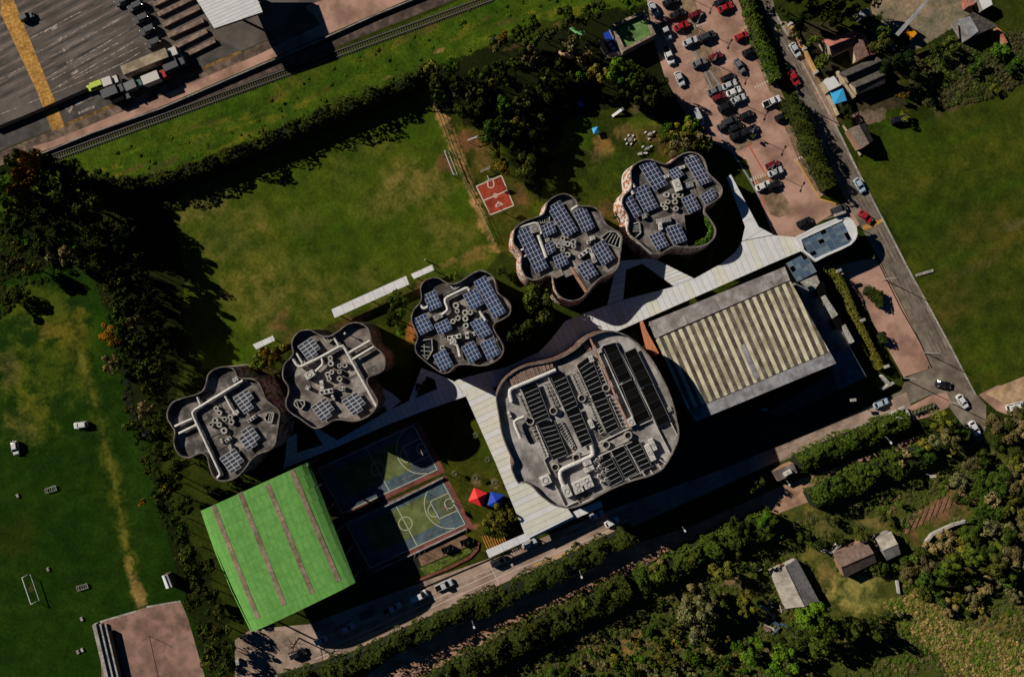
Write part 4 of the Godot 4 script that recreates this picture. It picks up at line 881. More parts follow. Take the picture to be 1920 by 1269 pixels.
func panes(root: Node3D, a: Vector3, b: Vector3, d: Vector3, nu: int, nv: int, y: float, sd: int):
	var r := RandomNumberGenerator.new(); r.seed = sd
	var u := (b - a) / nu; var v := (d - a) / nv; u.y = 0; v.y = 0
	for i in nu:
		for j in nv:
			if r.randf() < 0.14: continue     # an open bay
			var m := a + u * (i + 0.5) + v * (j + 0.5); m.y = y + r.randf_range(-0.05, 0.05)
			var st := surf(); box(st, Transform3D(Basis(u * 0.985, Vector3.UP, v * 0.985), m), Vector3(1, 0.05, 1))
			obj("pane", done(st), M["sky_glass%d" % (r.randi() % 3)], root)
	for i in nu + 1:
		var st := surf(); var p := a + u * i; p.y = y + 0.08; bar(st, p, p + v * nv, 0.12, 0.16); obj("bar", done(st), M.steel, root)

func green_roof():
	var h := 10.6
	var root := thing("sports_roof", "large bright green vaulted sports roof with four brown strips", "building")
	var c := g([377,957,478,911,578,866,612,953,641,1025,667,1091,570,1138,468,1186,430,1110,402,1040])
	var p := ccw(wp(c, h))
	var e := (W(578, 866, h) - W(377, 957, h)); var u := Vector2(e.x, e.z).normalized(); var mid := center(wp(g([377,957,578,866,667,1091,468,1186]), h)); var half := e.length() / 2.0
	var f := func(v: Vector2) -> float:
		var t := (v - mid).dot(u) / half
		return h + 1.5 * (1.0 - pow(absf(t), 7.0))
	var vv := Vector2(-u.y, u.x)
	for k in 10:     # ten rows of sheets with a seam between
		var a := mid + vv * (k - 5) * 3.45; var band := PackedVector2Array([a - u * 40.0, a + u * 40.0, a + u * 40.0 + vv * 3.41, a - u * 40.0 + vv * 3.41])
		for piece in Geometry2D.intersect_polygons(p, band): strips(root, "roof_sheet", piece, u, 1.5, 0.035, h, 0.15, [M.green_roof, M.green_roof2, M.green_roof, M.green_roof3], f)
	for s in [[403,946,486,1156], [453,921,536,1131], [504,906,588,1109], [549,880,637,1087]]:
		var a := W(s[0], s[1], h); var b := W(s[2], s[3], h)
		var a2 := Vector2(a.x, a.z); var b2 := Vector2(b.x, b.z)
		for k in 8:
			var q0 := a2.lerp(b2, k / 8.0); var q1 := a2.lerp(b2, (k + 0.985) / 8.0)
			var z := ccw(PackedVector2Array([q0 - u * 0.62, q0 + u * 0.62, q1 + u * 0.62, q1 - u * 0.62]))
			obj("skylight_strip", vault(z, 0.05, func(v: Vector2) -> float: return f.call(v) + 0.06), M.strip_brown, root)
	var st := surf(); skirt(st, inset(p, 0.6), h - 1.6, h - 0.05); obj("fascia", done(st), M.black0, root)
	for k in 6:
		for s in 2:
			var a: Vector2 = [Vector2(377, 957), Vector2(578, 866)][s].lerp([Vector2(468, 1186), Vector2(667, 1091)][s], k / 5.0)
			var w := W(a.x, a.y, h); w = w.lerp(Vector3(mid.x, h, mid.y), 0.04)
			var s2 := surf(); tube(s2, [Vector3(w.x, 0, w.z), Vector3(w.x, h, w.z)], 0.25, 8); obj("column", done(s2), M.steel, root)

func plain_house(called: String, label: String, px: PackedVector2Array, wall_h: float, ridge: float, roof: Material, wall: Material, cat := "house", along := 0, over := 0.0, pair: Material = null) -> Node3D:
	# gabled house from the four roof corners as seen; along picks which pair of edges carries the gables
	var p := []
	for k in 4:
		var v := px[(k + along) % 4]; p.append(W(v.x, v.y, wall_h))
	var root := thing(called, label, cat)
	var r0: Vector3 = (p[0] + p[1]) / 2.0 + Vector3(0, ridge, 0); var r1: Vector3 = (p[3] + p[2]) / 2.0 + Vector3(0, ridge, 0)
	var c: Vector3 = (p[0] + p[1] + p[2] + p[3]) / 4.0
	var st := surf(); var w := []
	for v in p: w.append(v.lerp(Vector3(c.x, v.y, c.z), 0.06))
	for k in 4:
		var a: Vector3 = w[k]; var b: Vector3 = w[(k + 1) % 4]
		quad(st, a * Vector3(1, 0, 1), b * Vector3(1, 0, 1), b, a)
	for e in [[0, 1, r0], [2, 3, r1]]:
		for v in [w[e[0]], w[e[1]], (e[2] as Vector3).lerp(Vector3(c.x, (e[2] as Vector3).y - 0.15, c.z), 0.06)]: st.add_vertex(v)
	obj("wall", done(st), wall, root)
	for k in 2:
		var e: Array = [[p[0], p[3], r1, r0], [p[1], p[2], r1, r0]][k]
		var n := 6      # each slope in courses of its own
		for i in n:
			var t0 := float(i) / n; var t1 := (i + 0.98) / n; var up := Vector3(0, 0.1, 0)
			var a: Vector3 = (e[0] as Vector3).lerp(e[1], t0); var b: Vector3 = (e[0] as Vector3).lerp(e[1], t1); var d: Vector3 = (e[3] as Vector3).lerp(e[2], t1); var f: Vector3 = (e[3] as Vector3).lerp(e[2], t0)
			var s2 := surf(); quad(s2, a + up, b + up, d + up, f + up); quad(s2, a, b, d, f); quad(s2, a, b, b + up, a + up); quad(s2, a, f, f + up, a + up); quad(s2, b, d, d + up, b + up)
			obj("roof", done(s2), pair if pair and k == 1 else roof, root)
	var s3 := surf(); bar(s3, r0 + Vector3(0, 0.14, 0), r1 + Vector3(0, 0.14, 0), 0.25, 0.14); obj("ridge", done(s3), roof, root)
	var dm: Vector3 = (w[0] + w[1]) / 2.0; var dd: Vector3 = (w[1] - w[0]).normalized(); var dn := Vector3(dd.z, 0, -dd.x)
	if (dm - c).dot(dn) < 0: dn = -dn
	var s4 := surf(); box(s4, Transform3D(Basis(dd, Vector3.UP, dn), dm * Vector3(1, 0, 1) + dn * 0.04), Vector3(1.0, 2.05, 0.08)); obj("door", done(s4), M.timber2, root)
	return root
# ---- vehicles; each faces +x
var protos := {}
func outline_box(st: SurfaceTool, rings: Array):        # rings: [y, x0, x1, half width, corner]
	var all := []
	for r in rings:
		var pts := []; var c: float = r[4]
		for k in [[r[2] - c, r[3] - c, 0.0], [r[1] + c, r[3] - c, 90.0], [r[1] + c, -r[3] + c, 180.0], [r[2] - c, -r[3] + c, 270.0]]:
			for s in 4:
				var a := deg_to_rad(k[2] + s * 30.0)
				pts.append(Vector3(k[0] + cos(a) * c, r[0], k[1] + sin(a) * c))
		all.append(pts)
	var n: int = all[0].size()
	st.set_smooth_group(1)
	for i in all.size() - 1:
		for k in n:
			var j := (k + 1) % n
			quad(st, all[i][k], all[i][j], all[i + 1][j], all[i + 1][k])
	st.set_smooth_group(-1)
	for e in [0, all.size() - 1]:
		for k in range(1, n - 1):
			for v in [all[e][0], all[e][k], all[e][k + 1]]: st.add_vertex(v)
func wheel_mesh() -> ArrayMesh:
	var st := surf()
	for s in [-0.1, 0.1]:
		for i in 12:
			var a := TAU * i / 12; var b := TAU * (i + 1) / 12
			for v in [Vector3(0, 0, s), Vector3(cos(a) * 0.31, sin(a) * 0.31, s), Vector3(cos(b) * 0.31, sin(b) * 0.31, s)]: st.add_vertex(v)
	for i in 12:
		var a := TAU * i / 12; var b := TAU * (i + 1) / 12
		quad(st, Vector3(cos(a) * 0.31, sin(a) * 0.31, -0.1), Vector3(cos(b) * 0.31, sin(b) * 0.31, -0.1), Vector3(cos(b) * 0.31, sin(b) * 0.31, 0.1), Vector3(cos(a) * 0.31, sin(a) * 0.31, 0.1))
	return done(st)
func car_proto(kind: String) -> Node3D:
	var o := Node3D.new()
	var L := 2.15; var w := 0.88; var roof := 1.45
	var cab := [-1.75, 0.95, -1.25, 0.25]      # base back, base front, roof back, roof front
	if kind == "suv": L = 2.3; w = 0.95; roof = 1.72; cab = [-2.15, 1.05, -1.95, 0.5]
	elif kind == "hatch": L = 1.9; w = 0.85; roof = 1.5; cab = [-1.75, 0.95, -1.45, 0.3]
	elif kind == "pickup": L = 2.6; w = 0.95; roof = 1.75; cab = [-0.75, 1.25, -0.6, 0.6]
	elif kind == "van": L = 2.4; w = 0.95; roof = 2.0; cab = [-2.3, 1.5, -2.2, 0.95]
	var st := surf(); outline_box(st, [[0.28, -L + 0.08, L - 0.08, w - 0.08, 0.3], [0.5, -L, L, w, 0.35], [0.78, -L + 0.03, L - 0.05, w, 0.4], [0.92, -L + 0.12, L - 0.3, w - 0.1, 0.4]])
	var b := obj("body", done(st), null, o); b.set_meta("paint", 1)
	var s2 := surf(); outline_box(s2, [[0.9, cab[0], cab[1], w - 0.1, 0.12], [roof - 0.06, cab[2], cab[3], w - 0.22, 0.18]])
	obj("window", done(s2), M.car_glass, o)
	var s3 := surf(); outline_box(s3, [[roof - 0.07, cab[2] - 0.02, cab[3] + 0.02, w - 0.2, 0.2], [roof, cab[2] + 0.12, cab[3] - 0.1, w - 0.3, 0.2]])
	for z in [-1, 1]:
		bar(s3, Vector3(cab[3], roof - 0.03, z * (w - 0.22)), Vector3(cab[1], 0.92, z * (w - 0.12)), 0.09)
		bar(s3, Vector3(cab[2], roof - 0.03, z * (w - 0.22)), Vector3(cab[0], 0.92, z * (w - 0.12)), 0.11)
		bar(s3, Vector3((cab[2] + cab[3]) / 2.0, roof - 0.03, z * (w - 0.19)), Vector3((cab[2] + cab[3]) / 2.0, 0.9, z * (w - 0.09)), 0.09)
	var rf := obj("roof", done(s3), null, o); rf.set_meta("paint", 1)
	if kind == "pickup":
		var s4 := surf(); box(s4, at(Vector3(-1.65, 0.88, 0)), Vector3(1.6, 0.06, 1.5)); obj("load_bed", done(s4), M.black1, o)
	var wm := wheel_mesh()
	for x in [-L * 0.6, L * 0.62]:
		for z in [-1, 1]:
			var wh := obj("wheel", wm, M.tyre, o); wh.position = Vector3(x, 0.31, z * (w - 0.1))
	for z in [-1, 1]:
		var s5 := surf(); box(s5, at(Vector3(L - 0.2, 0.66, z * (w - 0.3))), Vector3(0.3, 0.14, 0.32)); obj("headlight", done(s5), M.lamp_glass, o)
		var s6 := surf(); box(s6, at(Vector3(-L + 0.1, 0.68, z * (w - 0.26))), Vector3(0.16, 0.14, 0.28)); obj("tail_light", done(s6), M.tail_glass, o)
		var s7 := surf(); box(s7, at(Vector3(cab[1] - 0.35, 0.93, z * (w + 0.06))), Vector3(0.14, 0.12, 0.2)); var mi := obj("mirror", done(s7), null, o); mi.set_meta("paint", 1)
	return o
func car(x: float, y: float, deg: float, kind: String, paint: String, where: String, group := "cars parked in the school car park"):
	if not protos.has(kind): protos[kind] = car_proto(kind)
	var o: Node3D = protos[kind].duplicate()
	var word: String = {"sedan": "saloon car", "hatch": "small car", "suv": "off-road car", "pickup": "pickup truck", "van": "van"}[kind]
	var names := {"silver": "silver", "white": "white", "black": "black", "dark": "dark grey", "red": "red", "wine": "dark red", "blue": "pale blue", "grey": "mid grey", "lime": "lime yellow"}
	o.name = nm("parked_car" if group.begins_with("cars parked") else "car"); add_child(o)
	for c in o.get_children():
		if c.has_meta("paint"): c.material_override = M["car_" + paint]; c.remove_meta("paint")
	var p := W(x, y, 0.9); o.position = Vector3(p.x, 0.02, p.z); o.rotation.y = deg_to_rad(-deg)
	tag(o, "%s %s %s" % [names[paint], word, where], "van" if kind == "van" else ("pickup" if kind == "pickup" else "car"), group)
func lorry(x: float, y: float, deg: float, len: float, w: float, h: float, box_m: Material, cab_m: Material, cab_len: float, label: String):
	var p := W(x, y, h * 0.8); var o := thing("lorry", label, "lorry", Vector3(p.x, 0.02, p.z), deg_to_rad(-deg), "lorries at the toll plaza")
	var st := surf(); outline_box(st, [[0.9, -len / 2, len / 2 - cab_len - 0.3, w / 2, 0.05], [h, -len / 2, len / 2 - cab_len - 0.3, w / 2, 0.05]]); obj("box_body", done(st), box_m, o)
	var s2 := surf(); outline_box(s2, [[0.5, len / 2 - cab_len, len / 2, w / 2 - 0.05, 0.2], [1.6, len / 2 - cab_len, len / 2, w / 2 - 0.05, 0.25], [h * 0.8, len / 2 - cab_len, len / 2 - 0.35, w / 2 - 0.15, 0.25]]); obj("cab", done(s2), cab_m, o)
	var s3 := surf(); box(s3, at(Vector3(len / 2 - 0.12, 1.55, 0)), Vector3(0.3, 0.7, w - 0.5)); obj("window", done(s3), M.car_glass, o)
	var s4 := surf(); box(s4, at(Vector3(-0.2, 0.55, 0)), Vector3(len - 0.6, 0.3, 1.0)); obj("chassis", done(s4), M.black1, o)
	var wm := wheel_mesh()
	for xx in [-len / 2 + 0.9, -len / 2 + 2.0, len / 2 - 1.2]:
		for z in [-1, 1]:
			var wh := obj("wheel", wm, M.tyre, o); wh.position = Vector3(xx, 0.45, z * (w / 2 - 0.15)); wh.scale = Vector3(1.4, 1.4, 1.4)

func vehicles():
	var a := -24.0; var col := 64.0
	for c in [[1257,2,a,"sedan","black","at the very north end of the middle parking row"], [1226,16,col,"sedan","silver","in the shade at the north-west corner of the car park"], [1271,25,a,"sedan","black","second from the north in the west half of the middle row"], [1305,26,a,"hatch","wine","nose to tail with a black car in the middle row"],
		[1279,48,a,"sedan","red","crossed by a lamp pole shadow in the middle row"], [1295,77,a,"sedan","silver","glinting south of the red car in the middle row"], [1326,67,a,"suv","dark","east of the glinting silver car"], [1312,117,a,"sedan","grey","alone at the west end of the fourth bay"], [1342,105,a,"hatch","wine","behind the lone mid grey car"],
		[1387,123,60,"sedan","grey","driving down the parking aisle"], [1361,13,a,"sedan","red","by the hedge at the north-east of the car park"], [1354,2,a,"sedan","black","north of the red car by the hedge"], [1391,67,a,"hatch","red","alone against the hedge beside the aisle"], [1405,96,a,"hatch","black","against the hedge south of the red small car"],
		[1248,57,66,"pickup","silver","parked beside the walled green terrace"], [1254,103,68,"pickup","white","parked by the trees on the west side of the car park"], [1275,147,66,"sedan","silver","half in tree shade on the west side of the car park"], [1365,145,a,"hatch","black","topmost of the dense cluster of parked cars"], [1369,158,a,"sedan","silver","second in the east file of the dense cluster"],
		[1341,169,a,"sedan","grey","topmost in the west file of the dense cluster"], [1377,171,a,"sedan","white","third in the east file of the dense cluster"], [1385,185,a,"sedan","silver","fourth in the east file of the dense cluster"], [1349,181,a,"hatch","wine","with a bright glint, in the west file of the dense cluster"], [1362,199,a,"suv","black","at the south end of the dense cluster"],
		[1400,215,a,"hatch","black","with a bright bonnet in the lower cluster"], [1369,226,a,"suv","dark","west of the bright-bonneted car in the lower cluster"], [1380,238,a,"sedan","black","between two dark cars in the lower cluster"], [1383,252,a,"sedan","black","southernmost of the lower cluster"], [1376,250,a,"hatch","white","hidden half under the black southernmost car"],
		[1448,190,a,"pickup","white","parked alone against the east hedge"], [1466,218,a,"hatch","black","under the east hedge south of the white pickup"], [1309,219,64,"van","silver","at the edge of the big tree on the west side"], [1449,308,a,"hatch","wine","in the south block of the car park"], [1455,322,a,"sedan","silver","right below the dark red one in the south block"], [1432,348,a,"sedan","white","by the striped crossing in the south block"],
		[1452,346,a,"hatch","black","east of the white saloon in the south block"], [1509,416,a,"sedan","black","waiting in front of the entrance canopy"], [1358,235,a,"hatch","dark","in the lower cluster at its west end"], [1406,243,a,"suv","black","under the small yellow tree in the lower cluster"]]:
		if c[5] == "hidden half under the black southernmost car": continue
		car(c[0], c[1], c[2], c[3], c[4], c[5])
	for c in [[1574,392,-22,"suv","dark","behind the short white beam at the gate"], [1624,406,42,"sedan","red","crossing the yellow band on the lane"], [1613,347,60,"sedan","blue","on the lane next to the pasture"], [1492,93,60,"sedan","silver","on the lane beside the yellow wall"], [1490,146,60,"sedan","red","on the lane north of the blue awning"], [1770,721,8,"sedan","black","turning at the lane junction"], [1806,753,56,"sedan","white","north of two on the lane south of the junction"], [1829,803,60,"sedan","white","south of two on the lane south of the junction"], [1653,756,-24,"sedan","blue","leaving the paved entrance road in the sun"], [1905,762,-14,"van","white","on the sandy side road"], [48,31,-25,"hatch","black","beside the orange band on the highway"], [1687,224,-8,"suv","black","parked on the rough grass by the garden"], [1667,83,25,"sedan","dark","in the shade behind the tiled house"]]:
		car(c[0], c[1], c[2], c[3], c[4], c[5], "cars on the lane and the roads")
	for c in [[832,1098,-25,"pickup","silver","in the sun on the paved entrance road"], [785,1118,-25,"van","white","half in shade on the paved entrance road"], [735,1141,-25,"pickup","silver","in deep shade below the green roof"], [650,1178,-27,"sedan","silver","in deep shade, second from the paved yard"], [601,1201,-27,"hatch","blue","in deep shade next to the bare tree shadow"], [557,1226,-22,"suv","black","on the paved yard at the south-west"], [935,1053,-24,"suv","black","at the west tip of the kerbside canopy"], [994,1020,-26,"sedan","silver","under the middle of the kerbside canopy"], [1119,966,-26,"sedan","silver","in shade beside the kerbside canopy"], [1148,979,-28,"sedan","white","driving through the shade of the large hall"], [688,1152,-27,"sedan","black","in deep shade between two silver cars"]]:
		car(c[0], c[1], c[2], c[3], c[4], c[5], "cars along the paved entrance road")
	for c in [[229,1,"nearest the toll roof"], [253,11,"second from the toll roof"], [264,34,"third from the toll roof"], [276,56,"fourth from the toll roof"], [287,80,"closest to the lorries"]]:
		car(c[0], c[1], 155, "suv", "dark", "queuing at the toll, " + c[2], "vehicles queuing at the toll")
	car(150, 797, 172, "hatch", "white", "standing on the dark field by the worn track", "vehicles on the dark field")
	car(27, 840, 80, "hatch", "white", "standing on the dark field near its west edge", "vehicles on the dark field")
	lorry(281, 113, -22, 15.5, 2.5, 3.6, M.lorry_tan, M.lorry_white, 2.4, "long lorry with a tan trailer and a white cab")
	lorry(289, 144, -22, 6.6, 2.4, 3.3, M.lorry_white, M.lorry_red, 1.7, "red lorry with a white box body")
	lorry(326, 119, -24, 6.0, 2.4, 2.8, M.lorry_dark, M.lorry_dark, 1.8, "dark grey lorry near the toll roof")
	lorry(211, 170, -22, 6.2, 2.3, 2.6, M.lorry_dark, M.lorry_dark, 1.6, "slate grey lorry next to the orange kerb line")
	lorry(250, 158, -24, 4.8, 2.2, 2.8, M.lorry_grey, M.lorry_teal, 1.5, "small grey lorry with a teal cab")
	lorry(207, 151, -20, 4.4, 2.2, 2.6, M.lorry_white, M.lorry_white, 1.6, "short all white lorry behind the lime van")
	car(178, 161, 160, "van", "lime", "at the head of the lorries on the highway", "lorries at the toll plaza")
	lorry(226, 182, -22, 5.4, 2.2, 1.9, M.black1, M.lorry_dark, 1.6, "black low lorry against the orange kerb line")
# ---- smaller things about the grounds
func lamp(label: String, tip: Vector2, h := 5.6, heads := 2):
	# tip: where the shadow of the head lies on the ground
	var p := W(tip.x, tip.y); p -= Vector3(0.897, 0, 0.442) * h * 1.86
	var o := thing("street_lamp", label, "lamp", p, 0.0, "lamps of the car park")
	var st := surf(); tube(st, [Vector3.ZERO, Vector3(0, h, 0)], 0.1, 8, 0.06); obj("pole", done(st), M.steel, o)
	for k in heads:
		var d := Vector3(0.42, 0, -0.9) * (1 if k == 0 else -1)
		var s2 := surf(); bar(s2, Vector3(0, h, 0), d * 0.9 + Vector3(0, h + 0.1, 0), 0.07); bar(s2, d * 0.8 + Vector3(0, h + 0.1, 0), d * 1.5 + Vector3(0, h + 0.1, 0), 0.3, 0.12); obj("lamp_head", done(s2), M.steel, o)
func road_lamp(label: String, foot: Vector2, head: Vector2, h := 6.0):
	var p := W(foot.x, foot.y, h); var e := W(head.x, head.y, h)
	var o := thing("street_lamp", label, "lamp", Vector3(p.x, 0, p.z), 0.0, "lamps along the shaded back road")
	var st := surf(); tube(st, [Vector3.ZERO, Vector3(0, h - 0.3, 0), (e - p) * 0.9 + Vector3(0, h, 0)], 0.1, 8, 0.06); obj("pole", done(st), M.steel, o)
	var s2 := surf(); bar(s2, (e - p) * 0.75 + Vector3(0, h, 0), (e - p) * 1.1 + Vector3(0, h, 0), 0.45, 0.16); obj("lamp_head", done(s2), M.white_bright, o)
func post(called: String, label: String, cat: String, x: float, y: float, h: float, m: Material, r := 0.06, group := ""):
	var p := W(x, y); var st := surf(); tube(st, [Vector3.ZERO, Vector3(0, h, 0)], r, 7, r * 0.7)
	var o := obj(called, done(st), m); o.position = p; tag(o, label, cat, group)
func goal(label: String, a: Vector2, b: Vector2, depth: Vector2, h: float, m: Material):
	var pa := W(a.x, a.y, h); var pb := W(b.x, b.y, h); var d := Vector3(depth.x, 0, depth.y)
	var c := (pa + pb) / 2.0; c.y = 0
	var o := thing("goal", label, "goal", c)
	var st := surf(); bar(st, pa - c, pb - c, 0.16); obj("crossbar", done(st), m, o)
	for p in [pa, pb]:
		var s2 := surf(); bar(s2, Vector3(p.x, 0, p.z) - c, p - c, 0.14); obj("post", done(s2), m, o)
		var s3 := surf(); bar(s3, p - c, p + d * 0.5 - c, 0.09); bar(s3, p + d * 0.5 - c, Vector3(p.x, 0.05, p.z) + d - c, 0.09); obj("side_bar", done(s3), m, o)
	var s4 := surf(); bar(s4, Vector3(pa.x, 0.06, pa.z) + d - c, Vector3(pb.x, 0.06, pb.z) + d - c, 0.1); obj("ground_bar", done(s4), m, o)
func hoop(label: String, foot: Vector2, to: Vector2):
	var p := W(foot.x, foot.y); var e := W(to.x, to.y); var d := (e - p).normalized()
	var o := thing("basketball_hoop", label, "basketball hoop", p, 0.0, "hoops of the courts")
	var s := Vector3(-d.z, 0, d.x)
	var st := surf(); tube(st, [Vector3.ZERO, Vector3(0, 2.9, 0), d * 1.3 + Vector3(0, 3.2, 0)], 0.1, 8); obj("pole", done(st), M.white_old, o)
	var s2 := surf(); bar(s2, d * 1.35 - s * 0.9 + Vector3(0, 3.4, 0), d * 1.35 + s * 0.9 + Vector3(0, 3.4, 0), 0.08, 1.1); obj("backboard", done(s2), M.white_bright, o)
	var s3 := surf(); ring(s3, d * 1.75 + Vector3(0, 3.05, 0), 0.2, 0.26, 0.04, 12); obj("rim", done(s3), M.orange_paint, o)
func tent(called: String, label: String, x: float, y: float, half: float, eave: float, peak: float, yaw: float, m: Material):
	var p := W(x, y, eave); var o := thing(called, label, "tent", Vector3(p.x, 0, p.z), yaw)
	var st := surf(); var c := []
	for k in 4:
		var a := PI / 4 + k * PI / 2; c.append(Vector3(cos(a) * half * 1.414, eave, sin(a) * half * 1.414))
	for k in 4:
		for v in [c[k], c[(k + 1) % 4], Vector3(0, peak, 0)]: st.add_vertex(v)
		var d := Vector3(0, -0.25, 0); quad(st, c[k], c[(k + 1) % 4], c[(k + 1) % 4] + d, c[k] + d)
	obj("canopy", done(st), m, o)
	for k in 4:
		var s2 := surf(); bar(s2, c[k] * Vector3(0.95, 0, 0.95), c[k] * Vector3(0.95, 1, 0.95), 0.07); obj("leg", done(s2), M.steel, o)
func picnic(label: String, x: float, y: float, yaw: float, n: int):
	var p := W(x, y); var o := thing("picnic_table", label, "table", p, yaw, "seats on the playground lawn")
	var st := surf(); box(st, at(Vector3(0, 0.7, 0)), Vector3(1.1, 0.08, 0.7)); obj("table_top", done(st), M.white_old, o)
	var s2 := surf(); box(s2, at(Vector3(-0.6, 0, 0)), Vector3(0.12, 0.7, 0.6)); box(s2, at(Vector3(0.6, 0, 0)), Vector3(0.12, 0.7, 0.6)); obj("leg", done(s2), M.steel, o)
	for k in n:
		var a := TAU * k / n; var s3 := surf(); box(s3, at(Vector3(cos(a) * 1.35, 0, sin(a) * 1.15)), Vector3(0.6, 0.42, 0.4), 0.8); obj("seat", done(s3), M.white_bright, o)
func wall_line(called: String, label: String, px: PackedVector2Array, wide: float, h: float, m: Material, cat := "wall", cap: Material = null):
	var o := thing(called, label, cat)
	for i in px.size() - 1:
		var a := W(px[i].x, px[i].y, h) ; var b := W(px[i + 1].x, px[i + 1].y, h); var c := (a + b) / 2.0
		var st := surf(); box(st, at(Vector3(c.x, 0, c.z), atan2(-(b - a).z, (b - a).x)), Vector3((b - a).length() + wide * 0.5, h, wide)); obj("wall_piece", done(st), m, o)
	if cap:
		for v in px:
			var a := W(v.x, v.y, h); var s2 := surf(); box(s2, at(Vector3(a.x, 0, a.z), 0.4), Vector3(wide * 1.6, h + 0.3, wide * 1.6)); obj("pier", done(s2), cap, o)
func fence(called: String, label: String, px: PackedVector2Array, h: float, m: Material, step := 3.0):
	var o := thing(called, label, "fence")
	for i in px.size() - 1:
		var a := W(px[i].x, px[i].y); var b := W(px[i + 1].x, px[i + 1].y); var n: int = maxi(1, int((b - a).length() / step))
		for k in n + 1:
			var p := a.lerp(b, float(k) / n); var st := surf(); box(st, at(p), Vector3(0.09, h, 0.09)); obj("post", done(st), m, o)
		for y in [h, h * 0.5, 0.15]:
			var s2 := surf(); bar(s2, a + Vector3(0, y, 0), b + Vector3(0, y, 0), 0.07); obj("rail", done(s2), m, o)
func block(called: String, label: String, cat: String, px: PackedVector2Array, y0: float, y1: float, m: Material, roof: Material = null, over := 0.0) -> Node3D:
	var p := ccw(wp(px, y1)); var o := thing(called, label, cat)
	var st := surf(); skirt(st, inset(p, over), y0, y1 - 0.12); obj("wall", done(st), m, o)
	obj("roof", prism(p, y1 - 0.12, y1), roof if roof else m, o)
	return o

